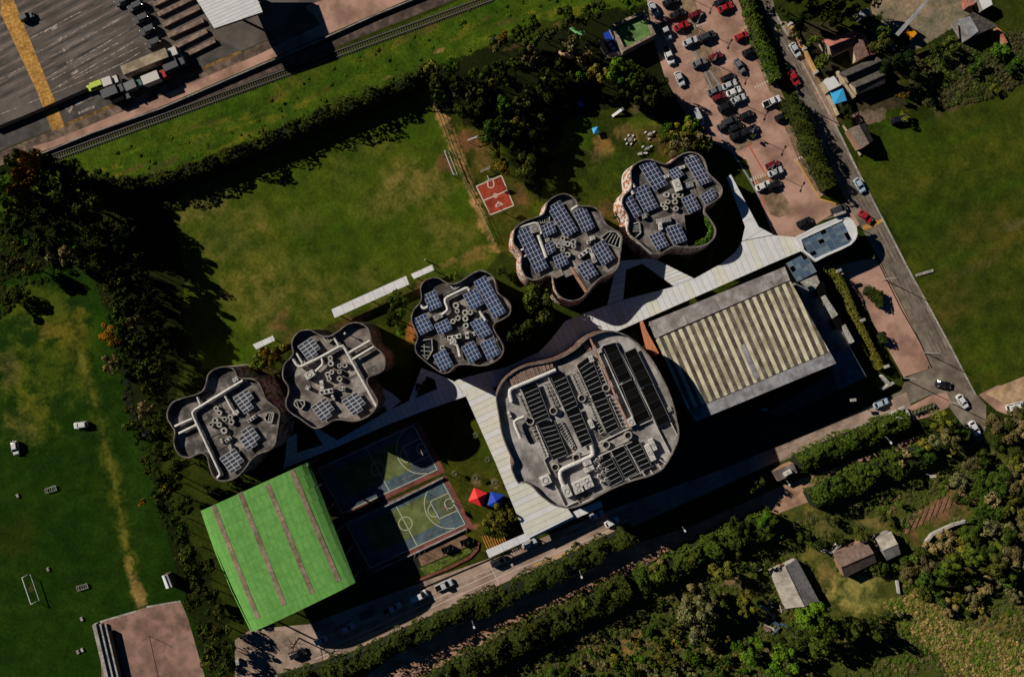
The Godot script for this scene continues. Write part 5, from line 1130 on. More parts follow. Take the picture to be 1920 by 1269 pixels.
func grounds():
	# toll plaza roof
	var h := 10.4; var tp := ccw(wp(g([332,-85,368,0,401,53,492,22,478,-12,452,-85]), h))
	var t := thing("toll_roof", "high pale corrugated roof over the toll lanes", "canopy")
	strips(t, "roof_sheet", tp, Vector2(0.4, 0.92), 0.9, 0.06, h, 0.14, [M.white_roof, M.white_roof2])
	var st := surf(); skirt(st, inset(tp, 0.1), h - 1.1, h - 0.15); obj("fascia", done(st), M.steel, t)
	for k in 4:
		var w := W([365, 400, 435, 385][k], [-25, -40, -50, -70][k], h); var s2 := surf(); tube(s2, [Vector3(w.x, 0, w.z), Vector3(w.x, h - 0.2, w.z)], 0.35, 8); obj("column", done(s2), M.steel, t)
	# railway
	var rails := thing("railway_track", "single railway track beside the green embankment", "railway")
	for side in [-0.75, 0.75]:
		for i in 24:
			var a := W(60 + i * 36, 309 - i * 13.1).lerp(W(60 + i * 36, 309 - i * 13.1), 0); var b := W(60 + (i + 0.99) * 36, 309 - (i + 0.99) * 13.1)
			var n: Vector3 = Vector3(0.34, 0, 0.94) * side
			var s2 := surf(); bar(s2, a + n + Vector3(0, 0.22, 0), b + n + Vector3(0, 0.22, 0), 0.12, 0.14); obj("rail", done(s2), M.rail, rails)
	var sl := surf()
	for i in 190:
		var a := W(60 + i * 4.55, 309 - i * 1.655); box(sl, at(a + Vector3(0, 0.02, 0), 0.35), Vector3(0.26, 0.12, 2.5))
	var so := obj("sleeper_bed", done(sl), M.sleeper, rails); so.set_meta("kind", "stuff")
	wall_line("median_barrier", "dark barrier between the toll lanes and the slip road", g([-10,242,60,213,163,168]), 0.9, 1.0, M.black1, "barrier")
	wall_line("path_parapet", "low concrete parapet between the brick footpath and the railway", g([66,292,170,249,300,203,480,125,600,74,700,29,795,-10]), 0.3, 0.9, M.concrete)
	for k in 7: wall_line("toll_island", "raised toll island with a pale kerb, %s from the green side" % ordinal(k + 1), g([[326,88],[316,66],[306,46],[297,26],[288,7],[281,-8],[340,106]][k] + [[385,58],[378,38],[371,14],[362,-6],[350,-22],[340,-38],[400,76]][k]), 1.2, 0.8, M.island, "traffic island")
	# courts
	hoop("hoop at the sunlit court by the lawn", Vector2(848, 942), Vector2(800, 965)); hoop("hoop in the shade at the upper court", Vector2(802, 840), Vector2(750, 862))
	hoop("hoop at the north end of the small red court", Vector2(914, 333), Vector2(928, 366)); hoop("hoop at the south end of the small red court", Vector2(942, 398), Vector2(928, 366))
	goal("white goal with a net frame at the east end of the sports field", Vector2(833, 283), Vector2(850, 327), Vector2(0.9, -0.3), 2.3, M.white_bright)
	goal("shaded white goal at the west end of the sports field", Vector2(279, 520), Vector2(292, 565), Vector2(-0.9, 0.3), 2.3, M.white_old)
	goal("small white goal under the trees beyond the path", Vector2(877, 263), Vector2(894, 257), Vector2(0.3, -0.8), 1.8, M.white_bright)
	goal("small pale goal just above the red court", Vector2(901, 322), Vector2(918, 315), Vector2(0.3, -0.8), 1.5, M.white_old)
	goal("thin white goal near the west edge of the dark field", Vector2(40, 1083), Vector2(57, 1133), Vector2(0.9, -0.3), 2.2, M.white_bright)
	for b in [[96, 917, "north"], [155, 1100, "south"]]:
		var p := W(b[0], b[1]); var o := thing("team_bench", "slatted white bench frame on the dark field, the %s one" % b[2], "bench", p, 0.3)
		for z in [-0.6, 0.6]:
			var s2 := surf(); bar(s2, Vector3(-1.5, 0.45, z), Vector3(1.5, 0.45, z), 0.12); obj("rail", done(s2), M.white_old, o)
		for k in 6:
			var s2 := surf(); bar(s2, Vector3(-1.5 + k * 0.6, 0.5, -0.6), Vector3(-1.5 + k * 0.6, 0.5, 0.6), 0.1); obj("slat", done(s2), M.white_old, o)
		for x in [-1.3, 1.3]:
			var s2 := surf(); box(s2, at(Vector3(x, 0, 0)), Vector3(0.1, 0.45, 1.1)); obj("leg", done(s2), M.steel, o)
	var fp := [[33, 929], [90, 1067], [153, 1160], [146, 1222], [154, 1218]]
	for i in fp.size():
		var p := W(fp[i][0], fp[i][1]); var o := thing("field_marker", "small white block on the dark field, %s from the north" % ordinal(i + 1), "marker", p, 0.4, "white blocks on the dark field")
		var s2 := surf(); box(s2, at(Vector3.ZERO), Vector3(0.7, 0.4, 1.0), 0.9); obj("block", done(s2), M.white_old, o)
	plain_house("white_hut", "small white-roofed hut at the south end of the dark field", q(0, 950, 3.977, [1203,515,1245,503,1283,595,1237,612]), 2.6, 0.3, M.white_bright, M.concrete, "hut")
	plain_house("field_shed", "tiny pale roof over the ditch", q(0, 640, 3.9667, [1030,685,1085,672,1092,698,1040,708]), 2.0, 0.2, M.white_old, M.concrete, "shed")
	# lawn by the hall
	tent("party_tent", "red square tent with a pointed top on the lawn", 896, 932, 1.95, 2.3, 3.4, -0.4, M.tent_red)
	tent("party_tent", "blue square tent with a pointed top next to the red one", 930, 938, 1.9, 2.3, 3.4, -0.25, M.tent_blue)
	for i in 5:
		var v = [[893, 816, "beside the wide canopy, northernmost"], [915, 862, "middle of the canopy side"], [892, 896, "in a round bare patch, west one"], [928, 905, "in a round bare patch, east one"], [853, 888, "at the corner of the two courts"]][i]
		palm("young palm on the lawn, %s" % v[2], v[0], v[1], 1.9)
	var pg := thing("pergola", "orange slatted pergola beneath the yellow olive trees", "pergola", W(928, 1010) * Vector3(1, 0, 1), 0.43)
	for k in 9:
		var s2 := surf(); bar(s2, Vector3(-2.6 + k * 0.65, 2.3, -2.4), Vector3(-2.6 + k * 0.65, 2.3, 2.2), 0.22, 0.12); obj("slat", done(s2), M.orange_slat, pg)
	for k in 4:
		var s2 := surf(); bar(s2, Vector3(-2.8, 2.18, -2.1 + k * 1.35), Vector3(2.8, 2.18, -2.1 + k * 1.35), 0.12, 0.12); obj("beam", done(s2), M.timber2, pg)
	for c in [[-2.6, -2.2], [2.6, -2.2], [-2.6, 2], [2.6, 2]]:
		var s2 := surf(); box(s2, at(Vector3(c[0], 0, c[1])), Vector3(0.16, 2.2, 0.16)); obj("post", done(s2), M.timber2, pg)
	for v in [[785, 1040, "west"], [838, 1032, "middle"], [876, 1018, "east"]]:
		for k in 3: post("flag_pole", "thin pole on the bare strip below the court, %s cluster, %s of three" % [v[2], ORD[k]], "pole", v[0] + k * 9 - 6, v[1] - k * 4, 3.6, M.steel, 0.06, "poles on the strip below the courts")
	for v in [[838, 1028, "west"], [873, 1014, "east"]]:
		var p := W(v[0], v[1]); var o := thing("climbing_bars", "dark climbing frame on the bare strip, the %s one" % v[2], "climbing frame", p, 0.43)
		for k in 5:
			var s2 := surf(); bar(s2, Vector3(-1.2 + k * 0.6, 1.6, -0.8), Vector3(-1.2 + k * 0.6, 1.6, 0.8), 0.12); obj("rung", done(s2), M.black1, o)
		var s3 := surf(); box(s3, at(Vector3(0, 1.1, 0)), Vector3(2.4, 0.12, 1.6)); obj("deck", done(s3), M.black1, o)
		for x in [-1.2, 1.2]:
			var s2 := surf(); box(s2, at(Vector3(x, 0, 0)), Vector3(0.1, 1.6, 1.5)); obj("leg", done(s2), M.black1, o)
	wall_line("court_wall", "low dark wall between the two ball courts", g([668,975,740,941,830,896]), 0.3, 0.9, M.concrete)
	wall_line("court_wall", "low dark wall along the south edge of the sunlit court", g([700,1072,779,1037,874,992]), 0.3, 0.8, M.concrete)
	for v in [[784, 916, 3.6, "north side of the sunlit court"], [740, 937, 3.0, "north-west corner of the sunlit court"], [834, 888, 6.0, "corner between the courts and the lawn"], [876, 990, 5.0, "south-east corner of the sunlit court"], [853, 938, 4.5, "east edge of the sunlit court"], [780, 1036, 4.0, "south-west of the sunlit court"]]:
		post("court_post", "thin pole at the %s" % v[3], "pole", v[0], v[1], v[2], M.steel, 0.07, "poles round the ball courts")
	fence("path_fence", "pale green fence along the sandy path", g([802,162,822,215,846,282,873,345,905,402,927,452]), 1.6, M.green_fence, 3.0)
	post("floodlight_mast", "short white mast at the south edge of the sports field", "mast", 798, 488, 2.4, M.white_bright, 0.18)
	# playground
	tent("play_house", "sky blue square playhouse on the bright lawn", 1117, 244, 0.8, 1.5, 2.0, 0.3, M.tent_sky)
	tent("play_house", "deep blue play roof in the tree shade", 1088, 194, 0.75, 1.6, 2.1, 0.2, M.tent_blue)
	picnic("picnic table with six white seats in the middle of the playground lawn", 1181, 262, 0.9, 6); picnic("white picnic table with a dark shadow, east of the six-seated one", 1218, 252, 0.5, 3); picnic("white picnic table south of the others on the playground lawn", 1213, 279, 0.5, 3); picnic("lone white seat at the south of the playground lawn", 1200, 289, 0.2, 1)
	var sl2 := thing("slide", "long white slide at the edge of the tree shade", "slide", W(1158, 212), 0.55)
	var s5 := surf(); bar(s5, Vector3(-1.7, 0.2, 0), Vector3(1.0, 1.5, 0), 0.7, 0.12); obj("chute", done(s5), M.white_bright, sl2)
	var s6 := surf(); box(s6, at(Vector3(1.3, 0, 0)), Vector3(0.7, 1.5, 0.8)); obj("ladder", done(s6), M.steel, sl2)
	# walled green terrace
	var tr := ccw(wp(q(960, 0, 3.9667, [735,185,985,75,1072,255,830,382]), 4.0)); var tro := thing("terrace_building", "flat roof with a concrete rim and a green floor, beside the car park", "building")
	var s7 := surf(); skirt(s7, tr, 0, 3.2); obj("wall", done(s7), M.concrete, tro)
	obj("parapet", rim(tr, 0.7, 3.0, 4.0), M.rim_tan, tro); obj("roof", sheet(inset(tr, 0.6), 3.1), M.terrace_green, tro)
	var bx := thing("water_play", "blue basin and steps west of the green-floored roof", "basin")
	for a in [[1122,75,1130,72,1142,100,1165,96,1168,103,1136,110], [1132,60,1144,55,1160,95,1146,98]]:
		obj("wall" if a[0] == 1122 else "floor", prism(ccw(wp(g(a), 1.0)), 0.0, 1.0 if a[0] == 1122 else 0.25), M.rim_tan if a[0] == 1122 else M.tent_blue, bx)
	for k in 3:
		var s8 := surf(); var p := W(1138 + k * 6, 78 + k * 7); box(s8, at(Vector3(p.x, 0.25, p.z), 0.4), Vector3(1.0, 0.6, 0.6)); obj("step", done(s8), M.white_old, bx)
	var gs := thing("shade_sail", "pale green curved shade sail among the trees", "shade sail"); var gp := ccw(wp(g([1067,53,1072,50,1085,58,1098,58,1090,66,1080,63]), 3.0)); obj("sail", prism(gp, 2.9, 3.0), M.sail_green, gs)
	var s9 := surf()
	for v in [[1068,53],[1097,59]]:
		var p := W(v[0], v[1], 3.0); box(s9, at(Vector3(p.x, 0, p.z)), Vector3(0.12, 3.0, 0.12))
	obj("post", done(s9), M.steel, gs)
	var rk := thing("sand_heap", "pale mound of sand in a clearing of the wood", "mound", W(1062, 102) * Vector3(1, 0, 1)); var sp := SphereMesh.new(); sp.radius = 1.0; sp.height = 2.0; sp.radial_segments = 16; sp.rings = 8
	var rm := obj("heap", sp, M.sand, rk); rm.scale = Vector3(2.3, 0.8, 1.0); rm.rotation.y = -0.3
	# gate things east
	wall_line("gate_wall", "white angled gate wall at the end of the clipped hedge", g([1655,705,1672,722]), 0.6, 1.8, M.white_old); wall_line("gate_wall", "second white gate wall closing towards the entrance road", g([1655,730,1677,718]), 0.5, 1.8, M.white_old)
	wall_line("gate_wall", "white corner wall wrapping the roadside hedge", g([1674,776,1699,764,1708,782]), 0.5, 1.6, M.white_old)
	for v in [[1574, 507, "north"], [1619, 600, "middle"], [1664, 687, "south"]]:
		var p := W(v[0], v[1], 4.6); var o := thing("sign_panel", "small pale box light over the clipped hedge, the %s one" % v[2], "box light", Vector3(p.x, 0, p.z), 0.35)
		var s2 := surf(); box(s2, at(Vector3(0, 4.2, 0)), Vector3(1.4, 0.4, 0.7)); obj("lamp_box", done(s2), M.white_old, o)
		var s3 := surf(); tube(s3, [Vector3.ZERO, Vector3(0, 4.2, 0)], 0.08, 6); obj("pole", done(s3), M.steel, o)
	for i in 4:
		var v = [[1601, 750, "in the gym shade"], [1662, 796, "above the roadside hedge"], [1751, 893, "in the dark field south of the road"], [1434, 768, "behind the gym, tinted blue"]][i]
		var p := W(v[0], v[1], 5.0); var o := thing("lamp_box", "small white lit-looking box %s" % v[2], "box light", Vector3(p.x, 0, p.z), 0.1)
		var s2 := surf(); box(s2, at(Vector3(0, 4.6, 0)), Vector3(1.5, 0.4, 0.7)); obj("cover", done(s2), M.white_old, o)
		var s3 := surf(); tube(s3, [Vector3.ZERO, Vector3(0, 4.6, 0)], 0.08, 6); obj("pole", done(s3), M.steel, o)
	var ag := 0
	for i in 6:      # spiky row on the paved island
		var x: float = 1714 + i * 7; palm("spiky plant in the row on the paved traffic island, %s from the gate" % ORD[i], x, 773 - i * 2.6, 0.9)
	block("guard_house", "small flat-roofed guard house between the hedges", "hut", q(1440, 640, 3.9667, [35,970,190,905,222,975,80,1040]), 0, 3.0, M.brick_plain, M.roof_brown)
	unit_on("white machine on the guard house roof", 1478, 887, 3.0)
	for i in 4:
		var v = [[1478, 903, 1481, 910], [1279, 986, 1285, 996], [1087, 1071, 1091, 1083], [1664, 820, 1672, 831]][i]
		road_lamp("white-headed road lamp %s" % ["by the guard house", "in the darkest part of the back road", "where the back road comes into the sun", "below the roadside hedge"][i], Vector2(v[0], v[1]), Vector2(v[2], v[3]))
	road_lamp("white-headed road lamp at the south-west of the back road", Vector2(885, 1165), Vector2(889, 1177)); 
	for i in 6: lamp("two-headed car park lamp, %s from the north" % ORD[i], [Vector2(1334, 16), Vector2(1368, 82), Vector2(1400, 149), Vector2(1436, 216), Vector2(1469, 282), Vector2(1504, 350)][i])
	var up := [[1658, 524, "beside the kerb of the lane"], [1735, 661, "at the corner of the pink paving"], [1692, 708, "by the gate wall"], [1667, 779, "over the roadside hedge"], [1783, 755, "on the junction"], [1502, 197, "on the lane side of the parking hedge"]]
	for i in up.size():
		post("utility_pole", "grey utility pole %s" % up[i][2], "utility pole", up[i][0], up[i][1], 7.5, M.pale_steel, 0.13, "poles along the lane")
	wall_line("plank_bridge", "pale concrete strip across the verge of the pasture", g([1720,516,1750,507]), 0.7, 0.3, M.concrete_light, "slab")
	# houses north-east
	plain_house("tiled_house", "house with a pink tiled roof partly in tree shade", g([1541,76,1603,57,1612,80,1560,106]), 3.0, 1.6, M.tile_pink, M.wall_cream, "house", 1, 0.0, M.tile_brown)
	plain_house("tiled_house", "pink and brown tiled wing on the east of the tiled house", g([1596,73,1620,64,1644,101,1606,115]), 3.0, 1.5, M.tile_brown, M.wall_cream, "house", 0, 0.0, M.tile_pink)
	plain_house("slate_house", "dark slate-roofed house, its northern roof", g([1573,137,1644,105,1657,128,1592,155]), 2.8, 1.2, M.slate, M.wall_cream, "house", 1)
	plain_house("slate_house", "dark slate-roofed house, its southern roof", g([1594,156,1656,127,1660,156,1607,177]), 2.7, 1.0, M.slate2, M.wall_cream, "house", 1)
	block("flat_annex", "white flat roof beside the lane", "annex", g([1544,152,1564,142,1577,160,1556,170]), 0, 3.2, M.wall_cream, M.white_roof)
	tent("awning", "bright blue sail awning in front of the slate house", 1573, 180, 1.75, 2.6, 2.9, 0.3, M.tent_sky)
	wall_line("yellow_wall", "ochre boundary wall with pale piers along the lane", g([1484,43,1510,90,1532,134]), 0.45, 1.6, M.ochre, "wall", M.white_old)
	wall_line("cream_wall", "cream boundary wall in front of the slate house", g([1552,148,1562,168]), 0.4, 1.4, M.wall_cream, "wall", M.white_old); wall_line("cream_wall", "cream curved wall south of the blue awning", g([1554,178,1565,196,1573,214]), 0.4, 1.3, M.wall_cream)
	wall_line("cream_wall", "short cream wall between awning and slate house", g([1572,133,1585,157,1603,181]), 0.6, 1.8, M.wall_cream)
	wall_line("verge_kerb", "pale edging beside the small weathered house", g([1582,234,1600,262,1614,290]), 0.4, 0.5, M.wall_cream, "edging")
	plain_house("weathered_house", "small weathered house with a two-pitch grey roof on the pasture edge", q(1440, 0, 3.9667, [600,960,725,915,785,1045,690,1110]), 3.0, 1.2, M.tile_grey, M.brick_plain, "house", 0, 0.0, M.slate)
	block("grey_shed", "grey shed with a pale west half near the rubble yard", "shed", g([1798,38,1826,22,1872,48,1818,70]), 0, 3.2, M.concrete, M.slate)
	block("pale_lean_to", "pale blue-grey lean-to on the grey shed", "shed", g([1796,36,1820,30,1836,58,1818,72]), 0, 3.4, M.concrete, M.eave)
	block("white_cabin", "white cabin roof at the north edge near the rubble", "hut", g([1835,-6,1858,-6,1862,8,1845,18]), 0, 2.8, M.concrete, M.white_roof)
	block("rust_tank", "rust red container beside the white cabin", "container", g([1812,-4,1826,-4,1828,8,1816,12]), 0, 2.4, M.tile_pink, M.tile_pink)
	block("pale_shed", "pale grey shed roof in the clearing by the dark trees", "shed", g([1609,22,1628,14,1634,26,1616,34]), 0, 2.8, M.concrete, M.eave)
	block("tan_canvas", "tan leaning board on the fence of the east garden", "board", g([1870,50,1880,58,1891,80,1884,82]), 0, 1.6, M.brick_plain, M.orange_wall)
	crane()
	# south-east farm
	plain_house("barn", "long barn with a white and grey two-pitch sheet roof", q(1440, 950, 3.977, [15,480,215,388,385,705,130,760]), 2.4, 1.3, M.barn_white, M.barn_white, "barn", 0, 0.0, M.barn_grey)
	plain_house("farm_house", "brown-roofed farm house with a lit front wall", q(1440, 950, 3.977, [485,345,728,250,812,412,572,530]), 3.2, 1.5, M.roof_farm, M.brick_plain, "house", 1, 0.0, M.roof_farm2)
	plain_house("farm_shed", "small whitish two-pitch shed east of the farm house", q(1440, 950, 3.977, [803,235,920,183,992,352,888,400]), 2.6, 0.9, M.barn_white, M.concrete, "shed", 1, 0.0, M.barn_grey)
	wall_line("curved_wall", "curved pale garden wall round a pit in the scrub", g([1736,1027,1741,1014,1750,1003,1770,993,1790,984,1812,978,1832,977,1838,993]), 0.6, 1.2, M.concrete_light)
	wall_line("garden_wall", "short white garden wall beside the farm lawn", g([1684,1090,1687,1112]), 0.5, 1.0, M.white_old)
	wall_line("porch_beam", "pale beam at the corner of the farm house", g([1544,1034,1561,1036,1577,1022]), 0.5, 2.4, M.white_old, "beam")
	var jk := thing("scrap_pile", "tangle of pale boards and sheets west of the barn", "scrap heap", W(1452, 1150) * Vector3(1, 0, 1)); var rr := RandomNumberGenerator.new(); rr.seed = 12
	for k in 22:
		var s2 := surf(); box(s2, Transform3D(Basis.from_euler(Vector3(rr.randf_range(-0.2, 0.2), rr.randf() * TAU, rr.randf_range(-0.2, 0.2))), Vector3(rr.randf_range(-3, 3), 0.2 + rr.randf() * 0.8, rr.randf_range(-4.5, 4.5))), Vector3(rr.randf_range(0.6, 3.0), 0.06, rr.randf_range(0.2, 0.9))); obj("board", done(s2), [M.barn_grey, M.sky_glass0, M.timber2, M.barn_white][k % 4], jk)
	# the paved slab south-west
	var bl := thing("bleachers", "three long concrete steps beside the pinkish slab", "bleachers")
	for k in 3:
		var x0 := 172 + k * 9.5
		obj("step", prism(ccw(wp(g([x0, 1172, x0 + 7, 1170, x0 + 34, 1285, x0 + 27, 1285]), 0.6 + 0.4 * (2 - k))), 0.0, 0.6 + 0.45 * (2 - k)), M.concrete_light, bl)
	wall_line("slab_wall", "low dark wall parallel to the concrete steps", g([206,1186,216,1230,228,1285]), 0.8, 1.3, M.black1)
	post("slab_pole", "thin pole with a long shadow on the pinkish slab", "pole", 279, 1192, 4.0, M.steel, 0.07)
	block("utility_box", "small white cabinet by the trees of the paved yard", "cabinet", g([440,1238,446,1236,448,1246,442,1248]), 0, 1.2, M.white_old)
	bare_tree("bare branching tree leaning over the paved yard", 560, 1196, 9.0)
	var nb := thing("notice_board", "small grey board frame lying on the farm path", "board", W(1422, 1065), 0.5); var sb := surf(); box(sb, at(Vector3(0, 0.6, 0)), Vector3(1.4, 0.08, 1.2)); obj("board", done(sb), M.eave, nb)
	var sb2 := surf(); box(sb2, at(Vector3.ZERO), Vector3(0.2, 0.6, 0.2)); obj("leg", done(sb2), M.steel, nb)
func unit_on(label: String, x: float, y: float, fy: float): unit(label, Vector2(x, y), fy, 2.2, 1.0, 0.8, -30)
func palm(label: String, x: float, y: float, h: float):
	var p := W(x, y, h); var o := thing("palm", label, "palm", Vector3(p.x, 0, p.z), x, "small palms and spiky plants")
	var st := surf(); tube(st, [Vector3.ZERO, Vector3(0, h, 0)], 0.11, 6, 0.07); obj("trunk", done(st), M.bark, o)
	var key := "palm"
	if not crowns.has(key):
		var s := surf()
		for k in 11:
			var a := k * 2.4; var d := Vector3(cos(a), 0, sin(a)); var n := Vector3(-d.z, 0, d.x); var w := 0.16
			var a0 := Vector3.ZERO; var a1 := d * 0.55 + Vector3(0, 0.3 - 0.05 * (k % 4), 0); var a2 := d * 1.15 + Vector3(0, -0.05 - 0.1 * (k % 4), 0)
			quad(s, a0 - n * 0.04, a0 + n * 0.04, a1 + n * w, a1 - n * w)
			for v in [a1 - n * w, a1 + n * w, a2]: s.add_vertex(v)
		crowns[key] = done(s)
	var c := obj("fronds", crowns[key], M.frond, o); c.position.y = h
func bare_tree(label: String, x: float, y: float, h: float):
	var p := W(x, y); var o := thing("bare_tree", label, "tree", p); var st := surf(); var r := RandomNumberGenerator.new(); r.seed = 40
	tube(st, [Vector3.ZERO, Vector3(0.1, h * 0.5, 0), Vector3(0.3, h * 0.8, 0.1)], 0.22, 7, 0.1); obj("trunk", done(st), M.bark, o)
	var s2 := surf()
	for k in 16:
		var a := k * 2.4; var y0 := h * (0.35 + 0.03 * k); var l := r.randf_range(1.4, 2.8); var d := Vector3(cos(a), 0.55, sin(a))
		var e := Vector3(0.15, y0, 0.05) + d * l
		tube(s2, [Vector3(0.15, y0, 0.05), Vector3(0.15, y0, 0.05) + d * l * 0.5 + Vector3(0, 0.1, 0), e], 0.09, 5, 0.03)
		for j in 3:
			var d2 := Vector3(cos(a + j - 1), 0.5, sin(a + j - 1)); tube(s2, [e - d * 0.6 * j, e - d * 0.6 * j + d2 * 1.1], 0.04, 4, 0.015)
	obj("branches", done(s2), M.bark, o)
func crane():
	var a := W(1682, 66, 5.0); var b := W(1748, -8, 9.0); var o := thing("mobile_crane", "mobile crane with a long grey boom and an orange cab", "crane", W(1706, 62) * Vector3(1, 0, 1)); var c := o.position
	for k in 4:
		var s := surf(); bar(s, a.lerp(b, k / 4.0) - c, a.lerp(b, (k + 1.02) / 4.0) - c, 0.95 - k * 0.12, 0.8 - k * 0.1); obj("boom_section", done(s), M.eave, o)
	var cb := W(1712, 61, 2.6) - c; var s2 := surf(); outline_box(s2, [[0.9, -1.4, 1.4, 0.9, 0.3], [2.4, -1.3, 1.0, 0.85, 0.3]])
	var ca := obj("cab", done(s2), M.orange_cab, o); ca.position = cb * Vector3(1, 0, 1); ca.rotation.y = -0.75
	var s3 := surf(); box(s3, Transform3D(Basis(Vector3.UP, -0.75), cb * Vector3(1, 0, 1) + Vector3(-1.5, 0.4, 0.6)), Vector3(4.2, 0.7, 2.3)); obj("chassis", done(s3), M.black1, o)
	var wm := wheel_mesh()
	for k in 4:
		var w := obj("wheel", wm, M.tyre, o); w.position = cb * Vector3(1, 0, 1) + Vector3([-2.6, -0.4, -3.2, -1.0][k], 0.5, [-0.2, 1.6, 1.2, 3.0][k]); w.rotation.y = -0.75; w.scale = Vector3.ONE * 1.6
# ---- the land
const MW := 1280
const MH := 840
const MX := -160.0
const MZ := -105.0
const MS := 0.25
var mr := PackedFloat32Array(); var mg := PackedFloat32Array(); var mb := PackedFloat32Array()
var n_lo: PackedByteArray; var n_mid: PackedByteArray; var n_hi: PackedByteArray
func noise_bytes(freq: float, oct: int, sd: int) -> PackedByteArray:
	var n := FastNoiseLite.new(); n.seed = sd; n.frequency = freq; n.fractal_octaves = oct
	var im := n.get_image(MW, MH, false, false, true); im.convert(Image.FORMAT_L8)
	return im.get_data()
func soil(poly: PackedVector2Array, c: Color, strength := 1.0, ragged := 6.0, patchy := 0.25):   # ground of one kind with an uneven edge
	var p := wp(poly); var lo := p[0]; var hi := p[0]
	for v in p:
		lo = Vector2(minf(lo.x, v.x), minf(lo.y, v.y)); hi = Vector2(maxf(hi.x, v.x), maxf(hi.y, v.y))
	var i0 := clampi(int((lo.x - MX) / MS) - 4, 0, MW - 1); var i1 := clampi(int((hi.x - MX) / MS) + 4, 0, MW - 1)
	var j0 := clampi(int((lo.y - MZ) / MS) - 4, 0, MH - 1); var j1 := clampi(int((hi.y - MZ) / MS) + 4, 0, MH - 1)
	for j in range(j0, j1 + 1):
		for i in range(i0, i1 + 1):
			var k := j * MW + i
			var w := (n_mid[k] - 128) / 128.0 * ragged * 0.3; var w2 := (n_hi[k] - 128) / 128.0 * ragged * 0.12
			if Geometry2D.is_point_in_polygon(Vector2(MX + i * MS + w, MZ + j * MS + w2 - w), p):
				var s := clampf(strength * (1.0 - patchy + patchy * n_mid[k] / 100.0), 0, 1)
				mr[k] = lerpf(mr[k], c.r, s); mg[k] = lerpf(mg[k], c.g, s); mb[k] = lerpf(mb[k], c.b, s)
func patch(x: float, y: float, rx: float, ry: float, deg: float, c: Color, strength: float):    # worn or lush spot, soft edged
	var w := W(x, y); var a := deg_to_rad(deg); var ca := cos(a); var sa := sin(a); var R := maxf(rx, ry) / SURVEY * 1.3
	rx /= SURVEY; ry /= SURVEY
	for j in range(clampi(int((w.z - R - MZ) / MS), 0, MH - 1), clampi(int((w.z + R - MZ) / MS), 0, MH - 1)):
		for i in range(clampi(int((w.x - R - MX) / MS), 0, MW - 1), clampi(int((w.x + R - MX) / MS), 0, MW - 1)):
			var dx := MX + i * MS - w.x; var dz := MZ + j * MS - w.z
			var u := (dx * ca + dz * sa) / rx; var v := (-dx * sa + dz * ca) / ry
			var d := 1.0 - (u * u + v * v)
			var k := j * MW + i
			d += (n_mid[k] - 128) / 128.0 * 0.9 + (n_hi[k] - 128) / 128.0 * 0.25
			if d <= 0.0: continue
			var s := clampf(d * 1.1, 0, 1) * strength
			mr[k] = lerpf(mr[k], c.r, s); mg[k] = lerpf(mg[k], c.g, s); mb[k] = lerpf(mb[k], c.b, s)
func track(line: PackedVector2Array, half: float, c: Color, strength: float):
	for i in line.size() - 1:
		var n := maxi(1, int(line[i].distance_to(line[i + 1]) / half))
		for k in n:
			var p := line[i].lerp(line[i + 1], float(k) / n); patch(p.x, p.y, half * 1.5, half * 1.2, 0, c, strength)
